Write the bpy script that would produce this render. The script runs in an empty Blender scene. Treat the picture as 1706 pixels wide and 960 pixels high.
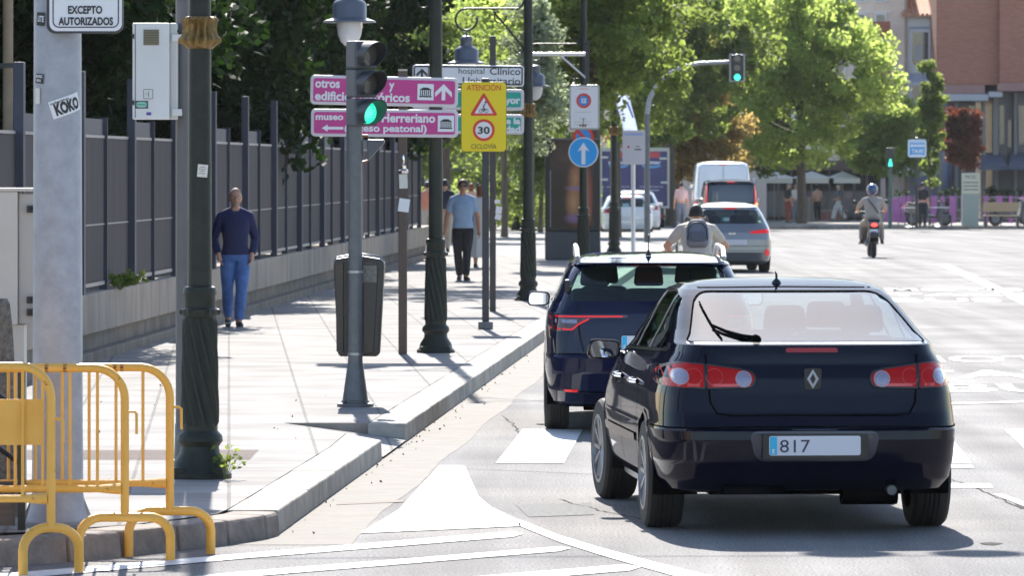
import bpy, bmesh, math, random
import numpy as np
from mathutils import Vector, Matrix
R = math.radians
rnd = random.Random(7)
S = bpy.context.scene
COL = S.collection

# ------------------------------------------------------------------ camera, sky, sun, exposure
FPX, CX, HY, HC = 9000.0, 853.0, 280.0, 2.09      # focal length in photo pixels, principal column, horizon row, eye height
SUN_EL, SUN_AZ = 40.0, -3.2                        # degrees; azimuth measured from +Y towards +X
cam = bpy.data.cameras.new('camera'); camo = bpy.data.objects.new('camera', cam); COL.objects.link(camo)
camo.location = (0, 0, HC); camo.rotation_euler = (R(90), 0, 0)
cam.sensor_width = 36; cam.lens = FPX / 1706 * 36
cam.shift_y = (HY - 480) / 1706
cam.clip_start = 0.5; cam.clip_end = 2000
cam.dof.use_dof = True; cam.dof.focus_distance = 38; cam.dof.aperture_fstop = 11
S.camera = camo
w = bpy.data.worlds.new('World'); S.world = w; w.use_nodes = True
nt = w.node_tree; nt.nodes.clear()
sky = nt.nodes.new('ShaderNodeTexSky'); sky.sky_type = 'NISHITA'; sky.sun_disc = False
sky.sun_elevation = R(SUN_EL); sky.sun_rotation = R(SUN_AZ)
sky.dust_density = .7; sky.air_density = 1.0
bg = nt.nodes.new('ShaderNodeBackground'); bg.inputs[1].default_value = 0.085
wo = nt.nodes.new('ShaderNodeOutputWorld')
nt.links.new(sky.outputs[0], bg.inputs[0]); nt.links.new(bg.outputs[0], wo.inputs[0])
sl = bpy.data.lights.new('sun', 'SUN'); sl.energy = 4.2; sl.angle = R(0.53); sl.color = (1, .955, .88)
so = bpy.data.objects.new('sun', sl); COL.objects.link(so)
sdir = Vector((math.sin(R(SUN_AZ)) * math.cos(R(SUN_EL)), math.cos(R(SUN_AZ)) * math.cos(R(SUN_EL)), math.sin(R(SUN_EL))))
so.rotation_euler = sdir.to_track_quat('Z', 'Y').to_euler(); so.location = (0, 20, 30)
S.view_settings.view_transform = 'Standard'; S.view_settings.look = 'None'
S.view_settings.gamma = 1; S.view_settings.exposure = 1.70
S.cycles.max_bounces = 8; S.cycles.transparent_max_bounces = 12

# ------------------------------------------------------------------ helpers
def G(px, py, z=0.0):
    Y = FPX * (HC - z) / (py - HY); return Vector(((px - CX) * Y / FPX, Y, z))
def A(px, py, Y):
    return Vector(((px - CX) * Y / FPX, Y, HC - (py - HY) * Y / FPX))
def XA(px, Y): return (px - CX) * Y / FPX

MATS = {}
def mat(name, col, rough=.6, metal=0., coat=0., var=0., vs=8., bump=0., bs=60., spec=.5, emit=None, es=1., col2=None, stretch=None, chips=None):
    if name in MATS: return MATS[name]
    m = bpy.data.materials.new(name); m.use_nodes = True; MATS[name] = m
    n = m.node_tree; b = n.nodes['Principled BSDF']
    b.inputs['Base Color'].default_value = (*col, 1); b.inputs['Roughness'].default_value = rough
    b.inputs['Metallic'].default_value = metal; b.inputs['Coat Weight'].default_value = coat
    b.inputs['Coat Roughness'].default_value = .04
    b.inputs['Specular IOR Level'].default_value = spec
    if emit:
        b.inputs['Emission Color'].default_value = (*emit, 1); b.inputs['Emission Strength'].default_value = es
    if var or bump or col2 or chips:
        tc = n.nodes.new('ShaderNodeTexCoord'); mp = n.nodes.new('ShaderNodeMapping')
        if stretch: mp.inputs['Scale'].default_value = stretch
        n.links.new(tc.outputs['Object'], mp.inputs[0])
        if var or col2:
            t = n.nodes.new('ShaderNodeTexNoise'); t.inputs['Scale'].default_value = vs; t.inputs['Detail'].default_value = 6
            t.inputs['Roughness'].default_value = .65
            n.links.new(mp.outputs[0], t.inputs[0])
            r = n.nodes.new('ShaderNodeValToRGB'); r.color_ramp.elements[0].position = .3; r.color_ramp.elements[1].position = .7
            c2 = col2 or tuple(min(1, c * (1 + var)) for c in col); c1 = col if col2 else tuple(c * (1 - var) for c in col)
            r.color_ramp.elements[0].color = (*c1, 1); r.color_ramp.elements[1].color = (*c2, 1)
            n.links.new(t.outputs['Fac'], r.inputs[0]); n.links.new(r.outputs[0], b.inputs['Base Color'])
            mr = n.nodes.new('ShaderNodeMapRange'); mr.inputs['To Min'].default_value = max(0, rough - .08); mr.inputs['To Max'].default_value = min(1, rough + .08)
            n.links.new(t.outputs['Fac'], mr.inputs[0]); n.links.new(mr.outputs[0], b.inputs['Roughness'])
        if chips:
            cc, th, sc_ = chips; t3 = n.nodes.new('ShaderNodeTexNoise'); t3.inputs['Scale'].default_value = sc_; t3.inputs['Detail'].default_value = 8; t3.inputs['Roughness'].default_value = .7
            n.links.new(mp.outputs[0], t3.inputs[0]); r3 = n.nodes.new('ShaderNodeMapRange'); r3.inputs['From Min'].default_value = th; r3.inputs['From Max'].default_value = th + .025; n.links.new(t3.outputs['Fac'], r3.inputs[0])
            m3 = n.nodes.new('ShaderNodeMix'); m3.data_type = 'RGBA'; n.links.new(r3.outputs[0], m3.inputs[0]); m3.inputs[7].default_value = (*cc, 1)
            src = b.inputs['Base Color'].links[0].from_socket if b.inputs['Base Color'].links else None
            if src: n.links.new(src, m3.inputs[6])
            else: m3.inputs[6].default_value = (*col, 1)
            n.links.new(m3.outputs[2], b.inputs['Base Color'])
        if bump:
            t2 = n.nodes.new('ShaderNodeTexNoise'); t2.inputs['Scale'].default_value = bs; t2.inputs['Detail'].default_value = 4
            n.links.new(mp.outputs[0], t2.inputs[0])
            bp = n.nodes.new('ShaderNodeBump'); bp.inputs['Strength'].default_value = bump; bp.inputs['Distance'].default_value = .01
            n.links.new(t2.outputs['Fac'], bp.inputs['Height']); n.links.new(bp.outputs[0], b.inputs['Normal'])
    return m

def tag(o, label=None, cat=None, group=None, kind=None):
    if label: o['label'] = label
    if cat: o['category'] = cat
    if group: o['group'] = group
    if kind: o['kind'] = kind
    return o
def thing(name, label, cat, loc=(0, 0, 0), rz=0., group=None):
    o = bpy.data.objects.new(name, None); COL.objects.link(o); o.location = loc; o.rotation_euler = (0, 0, rz)
    o.empty_display_size = .2
    return tag(o, label, cat, group)
def copy_tree(o, loc=None, rz=None, label=None, parent=None):
    c = o.copy(); COL.objects.link(c)
    if parent is not None: c.parent = parent; c.matrix_parent_inverse = o.matrix_parent_inverse.copy()
    if loc is not None: c.location = loc
    if rz is not None: c.rotation_euler = (0, 0, rz)
    if label: c['label'] = label
    for ch in list(o.children): copy_tree(ch, parent=c)
    return c
def link_mesh(name, me, m=None, parent=None, smooth=True, bevel=0, ang=35):
    o = bpy.data.objects.new(name, me); COL.objects.link(o)
    if m is not None:
        me.materials.clear()
        for mm in (m if isinstance(m, (list, tuple)) else [m]): me.materials.append(mm)
    if parent is not None: o.parent = parent
    if smooth:
        me.polygons.foreach_set('use_smooth', [True] * len(me.polygons)); me.set_sharp_from_angle(angle=R(ang))
    if bevel:
        b = o.modifiers.new('bevel', 'BEVEL'); b.width = bevel; b.segments = 2; b.limit_method = 'ANGLE'; b.angle_limit = R(40)
    return o

class MB:
    def __init__(s): s.v = []; s.f = []; s.mi = []; s.m = Matrix.Identity(4)
    def add(s, vs, fs, mi=0):
        k = len(s.v); s.v += [tuple(s.m @ Vector(p)) for p in vs]; s.f += [tuple(i + k for i in f) for f in fs]; s.mi += [mi] * len(fs); return s
    def box(s, x0, x1, y0, y1, z0, z1, mi=0):
        return s.add([(x0, y0, z0), (x1, y0, z0), (x1, y1, z0), (x0, y1, z0), (x0, y0, z1), (x1, y0, z1), (x1, y1, z1), (x0, y1, z1)],
                     [(0, 3, 2, 1), (4, 5, 6, 7), (0, 1, 5, 4), (1, 2, 6, 5), (2, 3, 7, 6), (3, 0, 4, 7)], mi)
    def tube(s, pts, r, n=12, mi=0, cap=True, closed=False):
        pts = [Vector(p) for p in pts]; N = len(pts); rs = r if isinstance(r, (list, tuple)) else [r] * N
        vs = []; up = None
        for i, p in enumerate(pts):
            if closed: t = pts[(i + 1) % N] - pts[i - 1]
            else: t = pts[min(i + 1, N - 1)] - pts[max(i - 1, 0)]
            t.normalize()
            if up is None:
                a = Vector((0, 0, 1)) if abs(t.z) < .9 else Vector((1, 0, 0)); u = t.cross(a).normalized()
            else:
                u = up - t * up.dot(t); u.normalize()
            up = u; w_ = t.cross(u)
            for k in range(n):
                a = 2 * math.pi * k / n; vs.append(p + (u * math.cos(a) + w_ * math.sin(a)) * rs[i])
        fs = []
        for i in range(N if closed else N - 1):
            j = (i + 1) % N
            for k in range(n): fs.append((i * n + k, i * n + (k + 1) % n, j * n + (k + 1) % n, j * n + k))
        if cap and not closed: fs.append(tuple(range(n))[::-1]); fs.append(tuple((N - 1) * n + k for k in range(n)))
        return s.add(vs, fs, mi)
    def cyl(s, p0, p1, r0, r1=None, n=16, mi=0): return s.tube([p0, p1], [r0, r0 if r1 is None else r1], n, mi)
    def lathe(s, prof, c=(0, 0, 0), n=24, mi=0, cap=True, flute=0, depth=0., twist=0., zr=(0, 1), axis='z'):
        vs = []
        for (r, z) in prof:
            for k in range(n):
                a = 2 * math.pi * k / n; rr = r
                if flute and zr[0] < z < zr[1]: rr = r * (1 + depth * math.cos(flute * a + twist * z))
                x, y = rr * math.cos(a), rr * math.sin(a)
                if axis == 'z': vs.append((c[0] + x, c[1] + y, c[2] + z))
                elif axis == 'y': vs.append((c[0] + x, c[1] + z, c[2] + y))
                else: vs.append((c[0] + z, c[1] + x, c[2] + y))
        fs = []
        for i in range(len(prof) - 1):
            for k in range(n): fs.append((i * n + k, i * n + (k + 1) % n, (i + 1) * n + (k + 1) % n, (i + 1) * n + k))
        if cap: fs.append(tuple(range(n))[::-1]); fs.append(tuple((len(prof) - 1) * n + k for k in range(n)))
        return s.add(vs, fs, mi)
    def ball(s, c, r, n=14, mi=0, sz=(1, 1, 1)):
        vs = [(c[0], c[1], c[2] - r * sz[2])]; fs = []; m_ = n // 2
        for i in range(1, m_):
            t = math.pi * i / m_
            for k in range(n):
                a = 2 * math.pi * k / n
                vs.append((c[0] + r * sz[0] * math.sin(t) * math.cos(a), c[1] + r * sz[1] * math.sin(t) * math.sin(a), c[2] - r * sz[2] * math.cos(t)))
        vs.append((c[0], c[1], c[2] + r * sz[2])); L = len(vs) - 1
        for k in range(n):
            fs.append((0, 1 + (k + 1) % n, 1 + k))
            for i in range(m_ - 2): fs.append((1 + i * n + k, 1 + i * n + (k + 1) % n, 1 + (i + 1) * n + (k + 1) % n, 1 + (i + 1) * n + k))
            fs.append((L, 1 + (m_ - 2) * n + k, 1 + (m_ - 2) * n + (k + 1) % n))
        return s.add(vs, fs, mi)
    def prism(s, poly, y0, y1, plane='xz', mi=0):
        n = len(poly)
        def P(a, b, d): return (a, d, b) if plane == 'xz' else ((d, a, b) if plane == 'yz' else (a, b, d))
        vs = [P(a, b, y0) for a, b in poly] + [P(a, b, y1) for a, b in poly]
        fs = [tuple(range(n)), tuple(range(n, 2 * n))[::-1]] + [(i, i + n, (i + 1) % n + n, (i + 1) % n) for i in range(n)]
        return s.add(vs, fs, mi)
    def disc(s, c, r, y0, y1, n=32, mi=0):   # disc facing -Y
        return s.prism([(c[0] + r * math.cos(2 * math.pi * k / n), c[1] + r * math.sin(2 * math.pi * k / n)) for k in range(n)], y0, y1, 'xz', mi)
    def build(s, name, m, parent=None, smooth=True, bevel=0, ang=35, fix=True):
        me = bpy.data.meshes.new(name); me.from_pydata(s.v, [], s.f)
        if fix:
            bm = bmesh.new(); bm.from_mesh(me); bmesh.ops.recalc_face_normals(bm, faces=bm.faces)
            for f, mi in zip(bm.faces, s.mi): f.material_index = mi
            bm.to_mesh(me); bm.free()
        me.update()
        return link_mesh(name, me, m, parent, smooth, bevel, ang)
def rrect(x0, x1, z0, z1, r, n=5):
    out = []
    for cx, cz, a0 in ((x1 - r, z1 - r, 0), (x0 + r, z1 - r, 90), (x0 + r, z0 + r, 180), (x1 - r, z0 + r, 270)):
        for k in range(n + 1):
            a = R(a0 + 90 * k / n); out.append((cx + r * math.cos(a), cz + r * math.sin(a)))
    return out
DG = None
def evalmesh(o):
    bpy.context.view_layer.update(); dg = bpy.context.evaluated_depsgraph_get()
    return bpy.data.meshes.new_from_object(o.evaluated_get(dg))
def kill(o):
    d = o.data; bpy.data.objects.remove(o)
    if isinstance(d, bpy.types.Mesh) and d.users == 0: bpy.data.meshes.remove(d)
def text(name, s, x, z, h, m, parent, y=-.004, w=None, bold=.0, ax='l', lean=0, extr=.0015, rot=0, M=None):
    cu = bpy.data.curves.new('t', 'FONT'); cu.body = s; cu.size = 1; cu.offset = bold; cu.resolution_u = 3; cu.shear = lean
    o = bpy.data.objects.new('t', cu); COL.objects.link(o); me = evalmesh(o); bpy.data.objects.remove(o)
    n = len(me.vertices); a = np.empty(n * 3); me.vertices.foreach_get('co', a); a = a.reshape(-1, 3)
    mn, mx = a.min(0), a.max(0)
    capH = .73
    k = h / capH; kx = k if w is None else w / (mx[0] - mn[0])
    X = (a[:, 0] - mn[0]) * kx; Wd = (mx[0] - mn[0]) * kx
    if ax == 'c': X -= Wd / 2
    if ax == 'r': X -= Wd
    Z = a[:, 1] * k
    if M is None:
        c, s_ = math.cos(rot), math.sin(rot)
        out = np.stack([x + X * c - Z * s_, np.full(n, y), z + X * s_ + Z * c], 1)
    else: out = np.array([tuple(M @ Vector((X[i], Z[i], 0))) for i in range(n)])
    me.vertices.foreach_set('co', out.ravel()); me.update()
    me.name = name
    return link_mesh(name, me, m, parent, smooth=False)
def struct(o): o['kind'] = 'structure'; return o

# ------------------------------------------------------------------ materials
def asphalt():
    m = bpy.data.materials.new('asphalt'); m.use_nodes = True; n = m.node_tree; b = n.nodes['Principled BSDF']
    tc = n.nodes.new('ShaderNodeTexCoord')
    def noise(s, d=6):
        t = n.nodes.new('ShaderNodeTexNoise'); t.inputs['Scale'].default_value = s; t.inputs['Detail'].default_value = d; n.links.new(tc.outputs['Object'], t.inputs[0]); return t
    t1, t2, t3 = noise(60, 8), noise(.5, 5), noise(300, 2)
    mpg = n.nodes.new('ShaderNodeMapping'); mpg.inputs['Scale'].default_value = (2.2, .06, 1); mpg.inputs['Rotation'].default_value = (0, 0, R(2.8)); n.links.new(tc.outputs['Object'], mpg.inputs[0])
    t4 = n.nodes.new('ShaderNodeTexNoise'); t4.inputs['Scale'].default_value = 1.0; t4.inputs['Detail'].default_value = 5; n.links.new(mpg.outputs[0], t4.inputs[0])
    r4 = n.nodes.new('ShaderNodeValToRGB'); e = r4.color_ramp.elements; e[0].position = .36; e[1].position = .64; e[0].color = (.80, .79, .79, 1); e[1].color = (1.06, 1.06, 1.06, 1); n.links.new(t4.outputs['Fac'], r4.inputs[0])
    r1 = n.nodes.new('ShaderNodeValToRGB'); e = r1.color_ramp.elements; e[0].position = .36; e[1].position = .62
    e[0].color = (.14, .138, .138, 1); e[1].color = (.285, .28, .278, 1)
    n.links.new(t1.outputs['Fac'], r1.inputs[0])
    r2 = n.nodes.new('ShaderNodeValToRGB'); e = r2.color_ramp.elements; e[0].position = .35; e[1].position = .65
    e[0].color = (.80, .80, .81, 1); e[1].color = (1.12, 1.1, 1.08, 1)
    n.links.new(t2.outputs['Fac'], r2.inputs[0])
    mx = n.nodes.new('ShaderNodeMix'); mx.data_type = 'RGBA'; mx.blend_type = 'MULTIPLY'; mx.inputs['Factor'].default_value = 1
    mx2 = n.nodes.new('ShaderNodeMix'); mx2.data_type = 'RGBA'; mx2.blend_type = 'MULTIPLY'; mx2.inputs['Factor'].default_value = 1
    n.links.new(r1.outputs[0], mx.inputs[6]); n.links.new(r2.outputs[0], mx.inputs[7]); n.links.new(mx.outputs[2], mx2.inputs[6]); n.links.new(r4.outputs[0], mx2.inputs[7]); n.links.new(mx2.outputs[2], b.inputs['Base Color'])
    b.inputs['Roughness'].default_value = .85; b.inputs['Specular IOR Level'].default_value = .05
    bp = n.nodes.new('ShaderNodeBump'); bp.inputs['Strength'].default_value = .5; bp.inputs['Distance'].default_value = .006
    n.links.new(t3.outputs['Fac'], bp.inputs['Height']); n.links.new(bp.outputs[0], b.inputs['Normal'])
    return m
def paving(name, c1, c2, cm, bw, rh, sc=1., ms=.012, rot=0.):
    m = bpy.data.materials.new(name); m.use_nodes = True; n = m.node_tree; b = n.nodes['Principled BSDF']
    tc = n.nodes.new('ShaderNodeTexCoord'); mp = n.nodes.new('ShaderNodeMapping'); mp.inputs['Rotation'].default_value = (0, 0, rot)
    n.links.new(tc.outputs['Object'], mp.inputs[0])
    br = n.nodes.new('ShaderNodeTexBrick'); br.offset = 0; br.inputs['Scale'].default_value = sc; br.inputs['Brick Width'].default_value = bw
    br.inputs['Row Height'].default_value = rh; br.inputs['Mortar Size'].default_value = ms; br.inputs['Mortar Smooth'].default_value = .1
    br.inputs['Color1'].default_value = (*c1, 1); br.inputs['Color2'].default_value = (*c2, 1); br.inputs['Mortar'].default_value = (*cm, 1)
    n.links.new(mp.outputs[0], br.inputs[0])
    t = n.nodes.new('ShaderNodeTexNoise'); t.inputs['Scale'].default_value = 1.3; t.inputs['Detail'].default_value = 8; n.links.new(tc.outputs['Object'], t.inputs[0])
    r = n.nodes.new('ShaderNodeValToRGB'); r.color_ramp.elements[0].position = .35; r.color_ramp.elements[1].position = .65
    r.color_ramp.elements[0].color = (.82, .81, .8, 1); r.color_ramp.elements[1].color = (1.08, 1.08, 1.08, 1); n.links.new(t.outputs['Fac'], r.inputs[0])
    mx = n.nodes.new('ShaderNodeMix'); mx.data_type = 'RGBA'; mx.blend_type = 'MULTIPLY'; mx.inputs['Factor'].default_value = 1
    n.links.new(br.outputs[0], mx.inputs[6]); n.links.new(r.outputs[0], mx.inputs[7]); n.links.new(mx.outputs[2], b.inputs['Base Color'])
    b.inputs['Roughness'].default_value = .9; b.inputs['Specular IOR Level'].default_value = .08
    bp = n.nodes.new('ShaderNodeBump'); bp.inputs['Strength'].default_value = .5; bp.inputs['Distance'].default_value = .01
    n.links.new(br.outputs['Fac'], bp.inputs['Height']); bp.invert = True; n.links.new(bp.outputs[0], b.inputs['Normal'])
    return m
def facade_brick():
    m = bpy.data.materials.new('brick'); m.use_nodes = True; n = m.node_tree; b = n.nodes['Principled BSDF']
    tc = n.nodes.new('ShaderNodeTexCoord'); mp = n.nodes.new('ShaderNodeMapping'); mp.inputs['Rotation'].default_value = (R(-90), 0, 0)
    n.links.new(tc.outputs['Object'], mp.inputs[0])
    br = n.nodes.new('ShaderNodeTexBrick'); br.inputs['Scale'].default_value = 1; br.inputs['Brick Width'].default_value = .26; br.inputs['Row Height'].default_value = .07
    br.inputs['Mortar Size'].default_value = .008
    br.inputs['Color1'].default_value = (.33, .115, .072, 1); br.inputs['Color2'].default_value = (.40, .155, .10, 1); br.inputs['Mortar'].default_value = (.36, .22, .17, 1)
    n.links.new(mp.outputs[0], br.inputs[0]); n.links.new(br.outputs[0], b.inputs['Base Color']); b.inputs['Roughness'].default_value = .85
    return m
def leafmat(name, c, t, var=.35, mixf=.45, hue2=None, sp=.25):
    m = bpy.data.materials.new(name); m.use_nodes = True; n = m.node_tree; b = n.nodes['Principled BSDF']; out = n.nodes['Material Output']
    tc = n.nodes.new('ShaderNodeTexCoord'); ns = n.nodes.new('ShaderNodeTexNoise'); ns.inputs['Scale'].default_value = 1.7; ns.inputs['Detail'].default_value = 8; ns.inputs['Roughness'].default_value = .8
    n.links.new(tc.outputs['Object'], ns.inputs[0])
    def ramp(cc):
        r = n.nodes.new('ShaderNodeValToRGB'); r.color_ramp.elements[0].position = .32; r.color_ramp.elements[1].position = .68
        c2 = tuple(x * (1 + var) for x in (hue2 and (hue2[0] * cc[0] / c[0], hue2[1] * cc[1] / c[1], hue2[2] * cc[2] / c[2]) or cc))
        r.color_ramp.elements[0].color = (*[x * (1 - var) for x in cc], 1); r.color_ramp.elements[1].color = (*c2, 1)
        n.links.new(ns.outputs['Fac'], r.inputs[0]); return r
    n.links.new(ramp(c).outputs[0], b.inputs['Base Color']); b.inputs['Roughness'].default_value = .6; b.inputs['Specular IOR Level'].default_value = sp
    tr = n.nodes.new('ShaderNodeBsdfTranslucent'); n.links.new(ramp(t).outputs[0], tr.inputs[0])
    mx = n.nodes.new('ShaderNodeMixShader'); mx.inputs[0].default_value = mixf
    n.links.new(b.outputs[0], mx.inputs[1]); n.links.new(tr.outputs[0], mx.inputs[2]); n.links.new(mx.outputs[0], out.inputs[0])
    return m
def glassmat(name, tint, rough=.015):
    m = bpy.data.materials.new(name); m.use_nodes = True; n = m.node_tree; out = n.nodes['Material Output']; n.nodes.remove(n.nodes['Principled BSDF'])
    tr = n.nodes.new('ShaderNodeBsdfTransparent'); tr.inputs[0].default_value = (*tint, 1)
    gl = n.nodes.new('ShaderNodeBsdfGlossy'); gl.inputs['Roughness'].default_value = rough; gl.inputs[0].default_value = (1, 1, 1, 1)
    fr = n.nodes.new('ShaderNodeFresnel'); fr.inputs[0].default_value = 1.5
    ge = n.nodes.new('ShaderNodeNewGeometry'); mt = n.nodes.new('ShaderNodeMath'); mt.operation = 'SUBTRACT'; mt.inputs[0].default_value = 1
    n.links.new(ge.outputs['Backfacing'], mt.inputs[1]); m2 = n.nodes.new('ShaderNodeMath'); m2.operation = 'MULTIPLY'
    n.links.new(fr.outputs[0], m2.inputs[0]); n.links.new(mt.outputs[0], m2.inputs[1])
    mx = n.nodes.new('ShaderNodeMixShader'); n.links.new(m2.outputs[0], mx.inputs[0]); n.links.new(tr.outputs[0], mx.inputs[1]); n.links.new(gl.outputs[0], mx.inputs[2])
    n.links.new(mx.outputs[0], out.inputs[0]); return m

ASPH = asphalt()
PAVE = paving('pavement_slabs', (.23, .222, .217), (.28, .268, .262), (.16, .153, .148), .6, .4, rot=R(-3))
KERB = mat('kerb_granite', (.33, .31, .28), .8, spec=.1, var=.30, vs=3, bump=.4, bs=90)
KERBJ = mat('kerb_joint', (.1, .09, .08), .9)
OLDK = mat('old_kerb', (.22, .19, .17), .85, spec=.1, var=.35, vs=6, bump=.7, bs=30)
GUTT = mat('gutter_concrete', (.165, .152, .14), .8, spec=.1, var=.22, vs=3.5, bump=.3, bs=120)
PAINT = mat('road_paint', (.50, .50, .50), .6, spec=.1, col2=(.70, .70, .69), vs=9, bump=.25, bs=200, chips=((.26, .255, .25), .60, 22))
PAINTW = mat('road_paint_worn', (.24, .24, .24), .65, spec=.1, col2=(.52, .52, .51), vs=9, bump=.25, bs=200)
CONC = mat('concrete', (.30, .26, .225), .85, spec=.1, var=.28, vs=2.2, bump=.4, bs=50, stretch=(1, 1, .35))
CONCD = mat('concrete_dark', (.19, .165, .145), .85, spec=.1, var=.3, vs=2.2, bump=.4, bs=50)
FENP = mat('fence_panel', (.066, .056, .062), .8, spec=.15, var=.3, vs=2.2, stretch=(6, 6, .4))
FENS = mat('fence_steel', (.05, .055, .078), .6, spec=.3, var=.1, vs=6)
FENE = mat('fence_edge', (.22, .21, .23), .5, metal=.3)
GALV = mat('galvanised', (.33, .345, .385), .55, metal=.25, var=.16, vs=9, bump=.25, bs=70)
CAST = mat('cast_iron_green', (.020, .025, .019), .5, var=.3, vs=10, bump=.3, bs=45, spec=.3)
CASTB = mat('cast_iron_brown', (.075, .062, .045), .5, var=.3, vs=8, bump=.3, bs=45)
GOLD = mat('gilded_bronze', (.21, .13, .042), .42, metal=.5, var=.5, vs=22, bump=.5, bs=40)
BROWN = mat('brown_steel', (.085, .055, .042), .5, var=.2, vs=8)
DSTEEL = mat('dark_steel', (.035, .035, .045), .45, var=.15, vs=8)
GREYST = mat('grey_steel', (.115, .12, .13), .42, metal=.35, var=.18, vs=12, bump=.15, bs=60)
HOUS = mat('signal_housing', (.075, .08, .095), .42, var=.12, vs=8)
BLACK = mat('black_plastic', (.012, .012, .013), .35)
MATB = mat('matt_black', (.006, .006, .006), .9, spec=0)
CABW = mat('cabinet_white', (.62, .62, .62), .5, var=.05, vs=3)
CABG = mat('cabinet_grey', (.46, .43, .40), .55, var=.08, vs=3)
YEL = mat('yellow_enamel', (.72, .36, .045), .42, col2=(.78, .42, .08), vs=5, bump=.2, bs=60, chips=((.20, .085, .03), .645, 16))
RUST = mat('rust', (.16, .05, .02), .8, var=.3, vs=30)
WHITE = mat('sign_white', (.72, .72, .74), .45)
SBLACK = mat('sign_black', (.012, .012, .014), .5)
MAG = mat('sign_magenta', (.50, .035, .22), .45, var=.06, vs=5)
SGREEN = mat('sign_green', (.01, .33, .25), .45)
SYEL = mat('sign_yellow', (.80, .60, .0), .45)
SRED = mat('sign_red', (.65, .03, .015), .45)
SBLUE = mat('sign_blue', (.0, .24, .62), .4)
TYRE = mat('tyre_rubber', (.012, .012, .012), .75, bump=.3, bs=80)
RIM = mat('alloy', (.25, .255, .27), .35, metal=.8)
CHROME = mat('chrome', (.7, .7, .72), .12, metal=1.)
REDL = mat('red_lens', (.40, .004, .003), .25, coat=.25, spec=.1)
REDLIT = mat('lit_red_lens', (.5, .01, .01), .2, emit=(1, .015, .02), es=.12)
CLEARL = mat('clear_lens', (.22, .22, .30), .15, coat=1., metal=.3)
NAVY = mat('navy_paint', (.004, .006, .028), .4, spec=0, coat=.8)
BLKPAINT = mat('black_blue_paint', (.003, .003, .011), .4, spec=0, coat=.5)
SILV = mat('silver_paint', (.19, .195, .21), .35, metal=.55, coat=1.)
WPAINT = mat('white_paint', (.70, .72, .75), .3, coat=1.)
DGLASS = mat('dark_glass', (.008, .01, .014), .05, coat=1., spec=.6)
CLOTHS = mat('seat_fabric', (.03, .03, .035), .9)
GLASS = glassmat('window_glass', (.62, .78, .74))
GLASSD = glassmat('tinted_glass', (.36, .46, .48))
SKIN = mat('skin', (.50, .26, .17), .5, var=.08, vs=12)
SKIND = mat('skin_tan', (.34, .165, .10), .5, var=.08, vs=12)
# ------------------------------------------------------------------ ground and terrain
SL = .0035
def gz(Y): return -SL * max(0, Y - 120)
def G(px, py, dz=0.0):
    k = (py - HY) / FPX; Y = (HC - dz) / k
    if Y > 120: Y = (HC - dz - 120 * SL) / (k - SL)
    return Vector(((px - CX) * Y / FPX, Y, gz(Y) + dz))
def KX(Y): return -.80 + .05 * (Y - 41.2)
def FX(Y): return -6.42 + .038 * Y
def strip(name, rows, m, z=0., fn=True, kind=True):    # rows: (Y, x0, x1[, z])
    mb = MB(); vs = []; fs = []
    for i, r in enumerate(rows):
        zz = (r[3] if len(r) > 3 else z) + (gz(r[0]) if fn else 0)
        vs += [(r[1], r[0], zz), (r[2], r[0], zz)]
        if i: k = 2 * i; fs.append((k - 2, k - 1, k + 1, k))
    mb.add(vs, fs); o = mb.build(name, m, smooth=False, fix=False)
    return struct(o) if kind else o
rows = [(y, -150, 150) for y in (-30, 120, 200, 300, 600)]
road = strip('road', rows, ASPH)

SZ = .14
corner = [(30.9, -1.62), (30.45, -1.66), (30.0, -1.85), (29.5, -2.1), (29.2, -2.35), (28.9, -2.62), (28.5, -3.5), (28.0, -6.0)]
rows = []
for y, x in corner[::-1]: rows.append((y, -40, x, SZ))
for y in (32, 34, 36, 37.7): rows.append((y, -40, KX(y) - .3, SZ))
rows += [(39.66, -40, -1.22, SZ), (41.3, -40, -1.75, SZ)]
struct_pav1 = strip('pavement', rows, PAVE)
rows = [(41.3, -40, KX(41.3) - .3, SZ)] + [(y, -40, KX(y) - .3, SZ) for y in (50, 60, 80, 100, 120, 150, 180, 212)] + [(214, -40, KX(212) - .3, SZ)]
strip('pavement', rows, PAVE)
# the dropped kerb: a small triangular ramp
mb = MB(); a = (KX(38.7), 38.7, .018); b = (KX(41.2), 41.2, .018); ap = (-1.75, 41.3, .138); mb.add([a, b, ap], [(0, 1, 2)])
struct(mb.build('ramp', PAVE, smooth=False, fix=False))
mb = MB()
mb.add([(-1.75, 41.3, 0), (KX(41.3) - .3, 41.3, 0), (KX(41.3) - .3, 41.3, SZ), (-1.75, 41.3, SZ)], [(0, 1, 2, 3)])
mb.add([(-1.75, 41.3, 0), (-1.22, 39.66, 0), (-1.22, 39.66, SZ), (-1.75, 41.3, SZ)], [(0, 1, 2, 3)])
struct(mb.build('ramp_edge', CONC, smooth=False, fix=False))
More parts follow.
